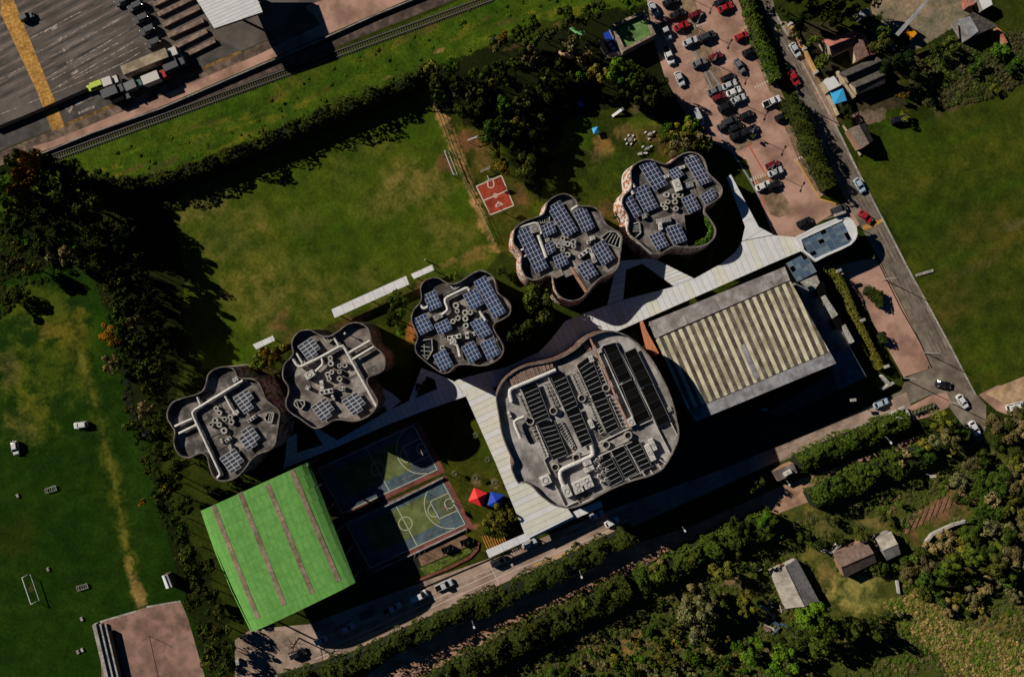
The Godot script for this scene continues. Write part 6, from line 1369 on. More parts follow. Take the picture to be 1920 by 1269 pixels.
func land():
	var st := surf(); quad(st, Vector3(-1600, -0.03, -1600), Vector3(1600, -0.03, -1600), Vector3(1600, -0.03, 1600), Vector3(-1600, -0.03, 1600))
	struct("ground", done(st), M.far_grass)
	n_lo = noise_bytes(0.012, 4, 3); n_mid = noise_bytes(0.045, 4, 4); n_hi = noise_bytes(0.22, 3, 5)
	var count := MW * MH
	mr.resize(count); mg.resize(count); mb.resize(count)
	mr.fill(0.03); mg.fill(0.042); mb.fill(0.005)
	# kinds of turf: linear base colours; dark carries lens falloff as well
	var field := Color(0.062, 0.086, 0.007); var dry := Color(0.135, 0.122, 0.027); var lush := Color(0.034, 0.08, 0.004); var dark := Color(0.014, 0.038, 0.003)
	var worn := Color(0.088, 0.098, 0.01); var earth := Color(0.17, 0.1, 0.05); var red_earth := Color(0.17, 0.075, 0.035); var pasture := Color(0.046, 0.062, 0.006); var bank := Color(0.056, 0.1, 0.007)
	soil(g([-200,480,150,470,235,640,240,760,275,820,330,960,400,1150,440,1400,-200,1400]), dark)  # western field darkened further by lens falloff put into its colour
	for b in [[110,600,60,50,20,worn,0.7],[140,640,40,60,0,Color(0.13,0.1,0.012),0.5],[60,570,80,50,0,field,0.8],[30,700,40,70,0,field,0.8],[100,690,60,80,0,field,0.7],[60,800,60,50,0,field,0.45],[190,640,40,70,0,Color(0.03,0.075,0.003),0.6],[60,770,60,30,50,worn,0.5],[40,800,26,50,-30,dry,0.35],[190,700,60,90,0,Color(0.02,0.045,0.003),0.6],[15,690,20,40,0,earth,0.25],[150,860,60,60,0,Color(0.016,0.038,0.003),0.6],[30,1010,50,50,0,Color(0.02,0.032,0.003),0.7],[200,905,60,40,0,Color(0.018,0.04,0.003),0.6],[95,620,36,20,0,Color(0.15,0.11,0.015),0.5]]:
		patch(b[0], b[1], b[2], b[3], b[4], b[5], b[6])
	track(g([118,610,150,665,172,740,190,815,210,900,228,980,238,1040,262,1140]), 13, worn, 0.3)
	track(g([150,665,178,760,200,850,222,950,236,1030]), 5, Color(0.15, 0.14, 0.02), 0.3)
	for b in [[238,1055,12,24,0,Color(0.3,0.21,0.05),0.55],[255,1100,14,30,-20,Color(0.28,0.18,0.06),0.55],[262,1130,13,16,0,Color(0.3,0.2,0.08),0.6],[55,1104,8,12,0,earth,0.5]]: patch(b[0], b[1], b[2], b[3], b[4], b[5], b[6])
	# sports field
	soil(g([330,370,480,300,640,235,800,170,840,260,905,420,940,470,900,520,800,520,620,610,520,650,460,700,380,690,330,560,300,420]), field, 1.0, 4.0)
	for b in [[390,375,70,36,-25,dry,0.8],[350,350,26,20,0,dry,0.55],[420,440,60,60,0,dry,0.25],[480,480,90,60,0,dry,0.2],[500,570,46,70,0,dry,0.6],[525,600,24,24,0,red_earth,0.4],[560,520,60,60,0,dry,0.25],[720,375,70,36,-25,dry,0.5],[790,345,66,44,0,dry,0.75],[760,330,56,36,0,dry,0.55],[820,420,40,30,0,dry,0.4],[640,330,30,40,0,dry,0.35],[570,420,40,30,0,dry,0.4],[430,560,40,50,0,dry,0.35],[690,520,40,30,0,dry,0.35],[835,310,16,26,-20,red_earth,0.75],[690,280,40,30,0,dry,0.25],[860,440,60,24,-25,dry,0.28],[640,400,60,60,0,lush,0.4],[700,450,90,60,0,lush,0.35],[780,240,46,60,0,lush,0.7],[560,380,60,80,0,lush,0.3],[860,385,30,40,0,lush,0.6],[740,560,60,20,-25,dry,0.25],[400,620,60,60,0,lush,0.55],[380,520,40,60,0,dry,0.2],[480,400,30,30,0,dry,0.3],[600,560,60,40,-25,dry,0.25],[560,470,40,80,60,lush,0.35],[660,330,80,40,-25,lush,0.35],[880,480,50,16,-25,Color(0.16,0.11,0.03),0.6],[545,630,30,30,0,red_earth,0.3],[640,610,60,14,-25,red_earth,0.55],[740,640,50,40,0,Color(0.06,0.075,0.006),0.6],[770,620,14,26,0,Color(0.3,0.12,0.03),0.7],[450,665,30,30,0,lush,0.6],[790,540,16,24,0,red_earth,0.4]]:
		patch(b[0], b[1], b[2], b[3], b[4], b[5], b[6])
	track(g([806,165,822,200,838,235,850,270,868,310,884,350,897,385,908,420,922,455,935,475]), 9, Color(0.4, 0.23, 0.085), 0.6)
	track(g([922,455,880,472,845,492,815,505]), 5, Color(0.22, 0.14, 0.04), 0.28)
	# playground lawn and strip by the red court
	soil(g([850,230,930,250,960,330,1010,380,1100,380,1180,350,1260,240,1330,260,1370,330,1340,480,960,480,930,460]), Color(0.06, 0.062, 0.007), 1.0, 5.0)
	for b in [[880,265,26,24,0,red_earth,0.75],[905,290,30,26,0,Color(0.16,0.1,0.03),0.6],[960,370,40,40,0,Color(0.12,0.08,0.02),0.4],[975,365,14,20,0,red_earth,0.5],[1075,250,50,40,0,lush,0.6],[1130,268,22,22,0,Color(0.3,0.17,0.05),0.65],[1125,290,24,18,0,earth,0.35],[1180,250,34,24,0,Color(0.2,0.12,0.04),0.45],[1215,245,26,22,0,Color(0.2,0.12,0.04),0.45],[1150,310,40,40,0,lush,0.4],[1210,220,40,30,0,Color(0.055,0.09,0.006),0.7],[1190,205,16,10,0,earth,0.6],[1140,385,20,16,0,red_earth,0.55],[1120,350,60,40,0,Color(0.055,0.075,0.006),0.6],[1245,270,20,26,0,red_earth,0.3],[1165,400,20,16,0,red_earth,0.65],[1130,400,30,14,0,Color(0.3,0.12,0.05),0.4],[1020,400,30,30,0,lush,0.4],[925,430,20,20,0,lush,0.4]]:
		patch(b[0], b[1], b[2], b[3], b[4], b[5], b[6])
	soil(g([800,140,860,105,960,75,1120,20,1230,10,1240,60,1150,60,1135,100,1170,115,1240,110,1262,160,1290,210,1250,220,1180,190,1100,210,1060,225,1010,380,960,300,930,250,850,215,822,200]), Color(0.012, 0.016, 0.004), 0.95, 6.0)  # grove floor painted near black to stand in for tree shade
	soil(g([-20,300,140,300,300,345,330,420,345,520,335,640,340,700,300,860,330,960,420,1150,450,1290,400,1290,330,1080,270,830,235,760,225,640,150,470,-20,540]), Color(0.014, 0.018, 0.004), 0.9, 6.0)  # ground beside the ditch darkened in colour where the trees only cast shade
	# railway verge, bank
	soil(g([-100,370,100,290,480,165,860,0,1000,-60,1500,-60,1180,10,1010,40,880,100,800,130,640,200,480,262,320,325,220,360,100,360,-100,460]), bank, 1.0, 3.0)
	for b in [[560,150,60,16,-22,Color(0.1,0.09,0.012),0.5],[700,100,50,14,-22,Color(0.13,0.12,0.012),0.5],[780,60,60,12,-22,Color(0.1,0.07,0.02),0.5],[880,10,40,12,-22,Color(0.12,0.12,0.01),0.5],[840,30,50,10,-22,Color(0.09,0.06,0.02),0.5],[320,250,60,16,-22,Color(0.1,0.1,0.01),0.4],[420,210,60,16,-22,lush,0.5],[640,140,60,14,-22,lush,0.5],[820,95,16,4,-25,Color(0.35,0.2,0.09),0.7],[725,145,14,4,-25,Color(0.35,0.22,0.08),0.6],[230,300,60,20,-22,lush,0.5],[760,140,12,6,0,earth,0.5]]:
		patch(b[0], b[1], b[2], b[3], b[4], b[5], b[6])
	var br := RandomNumberGenerator.new(); br.seed = 44
	for k in 90:      # tufts, hollows and flowering weeds of the bank, drawn out along it
		var t := br.randf(); var p := Vector2(130, 330).lerp(Vector2(1080, -20), t) + Vector2(0.375, 0.927) * br.randf_range(-14, 62)
		patch(p.x, p.y, br.randf_range(10, 46), br.randf_range(3, 9), -21 + br.randf_range(-8, 8), [Color(0.03, 0.07, 0.004), Color(0.13, 0.13, 0.012), Color(0.085, 0.14, 0.008), Color(0.025, 0.045, 0.005), Color(0.09, 0.07, 0.02)][br.randi() % 5], br.randf_range(0.4, 0.8))
	# pasture and east gardens
	soil(g([1600,250,1700,240,1760,215,1920,150,2100,100,2100,700,1850,735,1800,690,1700,480,1611,320]), pasture, 1.0, 3.0)
	for b in [[1700,270,90,50,0,Color(0.034,0.066,0.004),0.6],[1800,330,80,50,0,Color(0.055,0.072,0.006),0.5],[1850,440,90,60,0,Color(0.07,0.062,0.011),0.5],[1780,560,50,70,0,Color(0.066,0.06,0.012),0.5],[1860,640,60,50,0,Color(0.035,0.065,0.004),0.5],[1900,420,30,12,-20,Color(0.12,0.1,0.04),0.4],[1830,500,60,8,-22,Color(0.07,0.06,0.02),0.4],[1750,400,50,50,0,Color(0.034,0.068,0.004),0.4],[1680,225,40,18,0,lush,0.6],[1640,290,20,30,-30,lush,0.5],[1820,250,100,10,-20,lush,0.45],[1760,330,110,8,-22,Color(0.075,0.075,0.012),0.4],[1880,350,80,12,-22,lush,0.5],[1720,420,40,60,60,lush,0.4],[1850,560,90,9,-22,Color(0.08,0.075,0.014),0.4],[1800,480,80,12,-22,lush,0.4],[1840,690,60,8,-22,lush,0.5],[1770,620,30,50,-30,Color(0.075,0.07,0.014),0.35],[1900,280,60,20,0,Color(0.07,0.085,0.008),0.5]]:
		patch(b[0], b[1], b[2], b[3], b[4], b[5], b[6])
	soil(g([1600,-60,1800,-60,1830,20,1790,50,1720,90,1660,60]), Color(0.24, 0.19, 0.12), 1.0, 6.0, 0.4)
	soil(g([1690,110,1800,60,1920,60,2000,100,1920,160,1760,215,1720,190]), Color(0.07, 0.062, 0.02), 1.0, 6.0, 0.4)
	soil(g([1590,205,1660,195,1660,222,1610,240]), Color(0.17, 0.12, 0.08), 0.9, 4.0)
	soil(g([1540,40,1640,60,1690,140,1700,200,1600,210,1570,230,1480,40]), Color(0.05, 0.04, 0.02), 0.9, 4.0)
	# south of the back road
	soil(g([820,1290,960,1210,1260,1060,1440,960,1760,850,1930,780,2100,760,2100,1400,820,1400]), Color(0.07, 0.08, 0.014), 1.0, 6.0, 0.35)
	for b in [[1190,1200,40,30,-30,Color(0.28,0.16,0.055),0.7],[1170,1170,30,20,-30,Color(0.2,0.12,0.05),0.5],[1380,1085,26,14,-15,Color(0.35,0.2,0.11),0.8],[1290,1060,20,10,0,earth,0.4],[1540,985,30,40,-40,Color(0.18,0.14,0.04),0.65],[1640,980,45,12,0,Color(0.22,0.16,0.05),0.7],[1600,1110,60,44,0,Color(0.27,0.235,0.06),0.9],[1530,1050,26,40,-30,Color(0.15,0.13,0.03),0.7],[1550,1075,20,30,0,Color(0.16,0.12,0.04),0.6],[1780,950,50,30,-30,Color(0.2,0.1,0.05),0.7],[1715,1010,10,20,-30,red_earth,0.7],[1800,1020,36,12,-25,Color(0.3,0.13,0.05),0.7],[1840,1200,80,60,30,Color(0.22,0.15,0.04),0.75],[1760,1150,50,20,30,Color(0.17,0.13,0.03),0.65],[1890,1240,60,40,0,Color(0.26,0.17,0.06),0.6],[1720,1070,12,16,0,red_earth,0.4],[1720,1085,30,8,60,earth,0.3]]:
		patch(b[0], b[1], b[2], b[3], b[4], b[5], b[6])
	# lawns among the school buildings
	soil(g([860,735,905,790,990,1010,920,1050,870,1000,830,900]), Color(0.055, 0.06, 0.006), 1.0, 3.0)
	for b in [[893,898,12,12,0,Color(0.24,0.16,0.08),0.6],[928,905,12,12,0,Color(0.24,0.16,0.08),0.6],[880,930,16,14,0,Color(0.12,0.09,0.03),0.5],[910,850,24,50,-20,lush,0.35],[885,985,12,8,0,Color(0.3,0.16,0.07),0.6],[850,1000,16,10,0,lush,0.4]]: patch(b[0], b[1], b[2], b[3], b[4], b[5], b[6])
	soil(g([480,690,540,690,560,760,520,830,500,760]), Color(0.05, 0.04, 0.012), 0.9, 3.0)
	var lut := PackedByteArray(); lut.resize(4097)
	for i in 4097:
		var x := i / 4096.0 / EXPOSURE; lut[i] = int(clampf((12.92 * x if x < 0.0031308 else 1.055 * pow(x, 1 / 2.4) - 0.055) * 255.0 + 0.5, 0, 255))
	var by := PackedByteArray(); by.resize(count * 3)
	for k in count:
		var f := (0.62 + n_hi[k] / 255.0 * 0.76) * (0.78 + n_lo[k] / 255.0 * 0.44) * (0.68 + n_mid[k] / 255.0 * 0.64)
		var warm := (0.86 + n_lo[k] / 255.0 * 0.28) * (0.86 + n_mid[k] / 255.0 * 0.28)
		by[k * 3] = lut[int(minf(1.0, mr[k] * f * warm) * 4096)]; by[k * 3 + 1] = lut[int(minf(1.0, mg[k] * f) * 4096)]; by[k * 3 + 2] = lut[int(minf(1.0, mb[k] * f) * 4096)]
	var im := Image.create_from_data(MW, MH, false, Image.FORMAT_RGB8, by)
	var m := flat(Color.WHITE, 0.95); m.albedo_texture = ImageTexture.create_from_image(im); m.texture_repeat = false
	m.metallic_specular = 0.1
	var s2 := SurfaceTool.new(); s2.begin(Mesh.PRIMITIVE_TRIANGLES)
	for v in [[0, 0], [1, 0], [1, 1], [0, 0], [1, 1], [0, 1]]:
		s2.set_normal(Vector3.UP); s2.set_uv(Vector2(v[0], v[1])); s2.add_vertex(Vector3(MX + v[0] * MW * MS, 0, MZ + v[1] * MH * MS))
	struct("turf_ground", s2.commit(), m, "grass fields and bare earth round the school")

func paving(called: String, p: PackedVector2Array, y: float, m: Material): struct(called, sheet(wp(p), y), m)
func mark(called: String, lines: Array, w: float, y: float, m: Material):
	var st := surf()
	for l in lines:
		for i in range(0, l.size() - 2, 2): line_on(st, Vector2(l[i], l[i + 1]), Vector2(l[i + 2], l[i + 3]), w, y)
	struct(called, done(st), m)
func arc(cx: float, cy: float, r: float, a0: float, a1: float, n := 18) -> Array:
	var o := []
	for k in n + 1:
		var a := deg_to_rad(lerpf(a0, a1, float(k) / n)); o.append(cx + cos(a) * r); o.append(cy + sin(a) * r)
	return o
func roads():
	# toll plaza and highway
	paving("highway_asphalt", g([-300,-200,700,-200,590,36,451,96,118,234,-20,290,-300,400]), 0.006, M.toll_asphalt)
	paving("slip_road", g([-20,238,60,212,163,170,400,70,460,100,118,234,-20,286]), 0.010, M.slip_asphalt)
	paving("orange_speed_band", g([0,-4,23,-4,101,186,121,237,96,245,68,171,0,25]), 0.016, M.orange_band)
	paving("verge_strip", g([-20,292,118,236,451,98,590,36,600,46,480,113,68,284,-20,318]), 0.012, M.verge)
	paving("brick_footpath", g([64,289,300,200,480,122,600,70,795,-14,800,-30,690,-30,570,12,590,30,600,46,480,104,290,184,95,265,60,274]), 0.016, M.pink_paving)
	paving("ballast_bed", g([60,312,108,290,290,218,480,148,640,84,850,0,860,-20,830,-20,640,66,480,132,290,202,90,284]), 0.014, M.ballast)
	for k in 26:      # lanes worn pale by wheels and dark by oil, side by side
		var d := Vector2(0.888, -0.46); var n := Vector2(0.46, 0.888); var a := Vector2(60, 168) - n * (k * 9.2) - d * (30 + (k % 5) * 25); var w := 3.2 + (k % 3) * 1.1
		struct("worn_lane", sheet(wp(PackedVector2Array([a, a + d * (330 + (k % 4) * 30), a + d * (330 + (k % 4) * 30) + n * w, a + n * (w + 0.8)])), 0.0085 + 0.0001 * k), M.worn_asphalt if k % 2 else M.oily_asphalt)
	mark("lane_marking", [[-10,153,46,124],[-10,100,20,82],[90,172,259,88],[70,120,230,32],[55,72,150,22],[62,102,200,26],[-10,218,160,150,230,118,262,98],[82,60,110,44],[95,150,220,80],[96,140,240,56],[104,164,250,78]], 0.24, 0.014, M.paint_dull)
	mark("chevron_marking", [[96,57,106,49],[107,76,118,68],[116,96,128,88],[124,118,136,110],[133,140,145,132],[140,196,172,180],[146,212,176,200]], 0.75, 0.015, M.paint_dull)
	mark("orange_kerb_line", [[118,235,290,165,451,97]], 0.8, 0.02, M.orange_dirt)
	paving("worn_paint", g([118,202,128,192,137,200,130,212]), 0.017, M.paint_dull)
	# car park
	paving("car_park_paving", g([1208,-30,1390,-30,1420,85,1450,150,1480,205,1512,285,1552,358,1536,372,1570,385,1622,372,1640,400,1600,430,1560,402,1490,446,1450,441,1436,405,1400,300,1338,268,1288,220,1246,142,1225,70]), 0.006, M.pink_paving)
	for bp in [[1278,48,1310,34,1412,270,1384,284], [1256,0,1300,-14,1312,32,1272,44], [1395,55,1410,50,1545,345,1530,362,1510,330], [1418,330,1440,322,1490,395,1462,408,1444,402]]:
		paving("parking_bay", g(bp), 0.010, M.bay_paving)
	mark("bay_line", [[1290,70,1348,190],[1352,250,1402,330,1426,372],[1315,110,1350,160]], 0.5, 0.014, M.paint_blue)
	mark("red_kerb_line", [[1402,268,1446,345],[1416,335,1436,385]], 0.35, 0.015, M.paint_red)
	mark("yellow_line", [[1494,300,1536,370],[1536,372,1568,382]], 0.35, 0.015, M.paint_yellow)
	var zebra := []
	for k in 7: zebra.append([1408 + k * 4.2, 334 - k * 1.7, 1411 + k * 4.2, 340 - k * 1.7])
	for k in 6: zebra.append([1416 + k * 4.4, 161 - k * 2.0, 1418 + k * 4.4, 165 - k * 2.0])
	for k in 6: zebra.append([1490 + k * 4.2, 298 - k * 2.0, 1492 + k * 4.2, 302 - k * 2.0])
	for k in 6: zebra.append([1302 + k * 4.0, 48 - k * 1.7, 1304 + k * 4.0, 52 - k * 1.7])
	var bays := []
	for k in 15:
		var c := Vector2(1283, 44).lerp(Vector2(1398, 268), k / 14.0); var d := Vector2(0.905, -0.425)
		for s in [-1, 1]: bays.append([(c + d * s * 3).x, (c + d * s * 3).y, (c + d * s * 33).x, (c + d * s * 33).y])
	mark("bay_divider", bays, 0.12, 0.016, M.paint_dull)
	mark("zebra_marking", zebra, 0.34, 0.015, M.paint_pale)
	mark("kerb_dash", [[1520,300,1530,318],[1533,324,1541,338],[1543,342,1550,355],[1505,270,1515,288]], 0.45, 0.02, M.paint_yellow)
	# lane, junction and paved forecourt
	paving("lane_road", g([1430,-30,1448,-10,1455,25,1500,110,1543,189,1571,242,1609,318,1700,495,1778,640,1831,738,1850,760,1850,800,1840,830,1800,790,1780,762,1745,740,1690,765,1662,785,1464,866,1440,852,1464,838,1690,733,1700,708,1744,690,1727,640,1647,481,1600,400,1545,290,1500,190,1478,126,1440,40,1420,-20]), 0.008, M.lane_asphalt)
	for o in [-9.0, -3.5, 4.0, 9.5]:
		var tl := []
		for p in [[1468,60],[1522,180],[1580,290],[1640,400],[1690,500],[1735,590],[1775,670]]: tl.append_array([p[0] - 6 + o, p[1] + o * -0.5])
		mark("tyre_track", [tl], 0.7, 0.0115, M.lane_worn)
	for o in [-8.0, -1.0, 7.0]: mark("tyre_track", [[600, 1222 + o, 800, 1130 + o, 960, 1056 + o, 1150, 972 + o, 1400, 872 + o, 1600, 790 + o]], 0.8, 0.0135, M.road_worn)
	mark("lane_kerb", [[1455,25,1500,108,1543,189,1571,242,1609,320,1700,497,1778,640,1830,740]], 0.45, 0.02, M.concrete_light)
	mark("lane_gutter", [[1640,476,1690,578,1727,643,1748,690]], 0.3, 0.022, M.black1)
	paving("yellow_hump", g([1618,424,1634,416,1655,410,1656,416,1640,424,1620,434]), 0.016, M.orange_band)
	paving("verge_paving", g([1465,40,1475,40,1543,160,1568,220,1575,236,1558,236,1520,160,1480,80]), 0.012, M.verge_pink)
	paving("forecourt_paving", g([1560,500,1645,482,1690,570,1727,642,1744,676,1740,692,1695,707,1680,680,1600,540]), 0.012, M.pink_paving)
	paving("traffic_island", g([1700,765,1745,742,1775,735,1784,752,1778,764,1740,782,1712,788]), 0.05, M.pink_paving)
	paving("side_pavement", g([1836,740,1872,722,1925,728,1925,790,1870,770]), 0.012, M.pink_paving)
	paving("sand_road", g([1850,738,1880,722,1925,704,2000,670,2000,740,1925,750,1890,760]), 0.016, M.sand)
	# entrance road and yard
	paving("entrance_road", g([440,1200,470,1180,580,1170,700,1125,800,1088,938,1040,1140,958,1470,838,1700,735,1712,771,1662,786,1493,849,1180,990,960,1086,800,1160,560,1275,440,1300]), 0.010, M.brick_road)
	paving("paved_yard", g([440,1202,470,1184,560,1180,575,1225,560,1275,520,1300,440,1300]), 0.014, M.yard_paving)
	mark("road_line", [[590,1236,800,1143,960,1071,1130,1000,1180,975],[620,1214,790,1135,960,1058,1140,975]], 0.2, 0.02, M.paint_pale)
	mark("road_edge_line", [[610,1195,820,1110,960,1050,1160,965]], 0.16, 0.021, M.paint_pale)
	mark("road_cross_line", [[921,1064,936,1096],[608,1226,616,1240]], 0.2, 0.022, M.paint_pale)
	mark("road_gutter", [[790,1104,938,1041,960,1032]], 0.5, 0.018, M.black1)
	mark("verge_edge", [[1000,1060,1080,1030,1160,997]], 0.35, 0.019, M.paint_yellow)
	paving("back_road", g([640,1300,780,1200,880,1152,960,1118,1060,1074,1140,1036,1300,985,1480,905,1560,880,1720,815,1722,850,1600,905,1545,930,1440,970,1200,1066,1020,1150,860,1240,760,1300]), 0.012, M.back_road)
	paving("shade_yard", g([1240,800,1320,790,1575,735,1640,735,1464,845,1180,960,1090,965,1190,900]), 0.004, M.yard_shade)  # asphalt colour lowered so the shade south of the gym reads black
	# courts
	var c0 := Vector2(731, 941); var u := Vector2(829, 896) - c0; var v := Vector2(779, 1031) - c0
	var un := u.normalized(); var vn := v.normalized()
	paving("court_surround", PackedVector2Array([c0 - u * 0.95 - vn * 2, c0 + u * 1.08 - vn * 2, c0 + u * 1.08 + v * 1.07, c0 - u * 0.95 + v * 1.07]), 0.012, M.court_red)
	paving("court_blue", PackedVector2Array([c0 - u * 0.85, c0 + u, c0 + u + v * 0.97, c0 - u * 0.85 + v * 0.97]), 0.016, M.court_blue)
	paving("court_green", PackedVector2Array([c0 - u * 0.62 + v * 0.17, c0 + u * 0.6 + v * 0.17, c0 + u * 0.6 + v * 0.75, c0 - u * 0.62 + v * 0.75]), 0.020, M.court_green)
	paving("court_key", PackedVector2Array([c0 + u * 0.66 + v * 0.28, c0 + u * 0.98 + v * 0.28, c0 + u * 0.98 + v * 0.66, c0 + u * 0.66 + v * 0.66]), 0.024, M.court_key)
	court_lines("sunlit", c0, u, v)
	var c1 := c0 - v * 1.13 + u * 0.02
	paving("court_surround", PackedVector2Array([c1 - u * 0.95 - vn * 2, c1 + u * 1.08 - vn * 2, c1 + u * 1.08 + v * 1.05, c1 - u * 0.95 + v * 1.05]), 0.013, M.court_red)
	paving("court_blue", PackedVector2Array([c1 - u * 0.85, c1 + u, c1 + u + v * 0.97, c1 - u * 0.85 + v * 0.97]), 0.017, M.court_blue)
	paving("court_green", PackedVector2Array([c1 - u * 0.62 + v * 0.17, c1 + u * 0.6 + v * 0.17, c1 + u * 0.6 + v * 0.75, c1 - u * 0.62 + v * 0.75]), 0.021, M.court_green)
	court_lines("upper", c1, u, v)
	paving("bare_strip", g([782,1040,870,1003,884,1012,880,1022,790,1062]), 0.014, M.earth)
	paving("yard_between", g([640,890,720,860,735,940,780,1035,790,1070,700,1130,670,1100,620,960]), 0.003, M.yard_shade)  # same lowered asphalt colour, deepening the shade beside the courts
	paving("grass_edge", g([786,1066,876,1028,890,1016,893,1030,800,1080]), 0.016, M.bright_grass)
	wall_line("brick_edging", "low rust coloured brick edging curving below the court strip", g([780,1090,840,1066,880,1046,895,1030,897,1018]), 0.6, 0.35, M.court_red, "edging")
	# red court
	var r := g([893,349,940,329,963,385,919,403])
	paving("red_court", r, 0.014, M.court_orange)
	var e := [r[0].x, r[0].y, r[1].x, r[1].y, r[2].x, r[2].y, r[3].x, r[3].y, r[0].x, r[0].y]
	var m0 := (r[0] + r[3]) / 2.0; var m1 := (r[1] + r[2]) / 2.0; var mc := (m0 + m1) / 2.0
	mark("red_court_line", [e, [m0.x, m0.y, m1.x, m1.y], arc(mc.x, mc.y, 3.4, 0, 360), arc(920, 346, 6, -24, 160), arc(936, 386, 6, 156, 340), [933,378,940,383],[914,341,915,348],[924,337,926,344]], 0.3, 0.02, M.paint_pale)
	# slab and farm rows
	paving("concrete_slab", g([186,1166,262,1142,280,1136,338,1127,352,1160,388,1285,190,1285]), 0.02, M.slab_pink)
	mark("slab_edge", [[186,1166,254,1146],[274,1138,338,1127]], 0.5, 0.03, M.concrete_light)
	mark("slab_joint", [[279,1192,300,1285]], 0.15, 0.03, M.black1)
	var rows := surf()
	for k in 9:
		var a := W(1700 + k * 13, 1000 - k * 8); var b := W(1716 + k * 12, 962 - k * 6); bar(rows, a, b, 0.8, 0.35)
		line_on(rows, Vector2(1692 + k * 12, 985 - k * 7), Vector2(1700 + k * 12, 1000 - k * 7), 0.5, 0.02)
	struct("tilled_rows", done(rows), M.tilled)
	var di := surf()
	for s in [[240,690,236,740],[236,740,246,770],[246,770,262,800],[262,800,276,822]]: line_on(di, Vector2(s[0], s[1]), Vector2(s[2], s[3]), 1.6, 0.012)
	struct("ditch_water", done(di), M.ditch)
func court_lines(where: String, c: Vector2, u: Vector2, v: Vector2):
	var f := func(a: float, b: float) -> Array: return [(c + u * a + v * b).x, (c + u * a + v * b).y]
	var a0: Array = f.call(-0.85, 0.03); var a1: Array = f.call(0.97, 0.03); var a2: Array = f.call(0.97, 0.95); var a3: Array = f.call(-0.85, 0.95)
	var h0: Array = f.call(0.06, 0.03); var h1: Array = f.call(0.06, 0.95); var k0: Array = f.call(0.97, 0.3); var k1: Array = f.call(0.62, 0.3); var k2: Array = f.call(0.62, 0.66); var k3: Array = f.call(0.97, 0.66)
	var mid: Array = f.call(0.06, 0.48); var kc: Array = f.call(0.62, 0.48); var bc: Array = f.call(0.9, 0.48)
	mark("court_line", [a0 + a1 + a2 + a3 + a0, h0 + h1, k0 + k1 + k2 + k3, arc(mid[0], mid[1], 12.6, 0, 360, 26), arc(kc[0], kc[1], 12.6, 65, 245, 16), arc(bc[0], bc[1], 47, 78, 232, 26), arc(bc[0], bc[1], 9, 0, 360, 16)], 0.2, 0.03, M.paint_court)
	var y0: Array = f.call(-0.62, 0.17); var y1: Array = f.call(0.6, 0.17); var y2: Array = f.call(0.6, 0.75); var y3: Array = f.call(-0.62, 0.75)
	var z0: Array = f.call(0.3, 0.1); var z1: Array = f.call(0.8, 0.1); var z2: Array = f.call(0.8, 0.85); var z3: Array = f.call(0.3, 0.85)
	mark("court_inner_line", [z0 + z1 + z2 + z3], 0.08, 0.034, M.paint_dull)
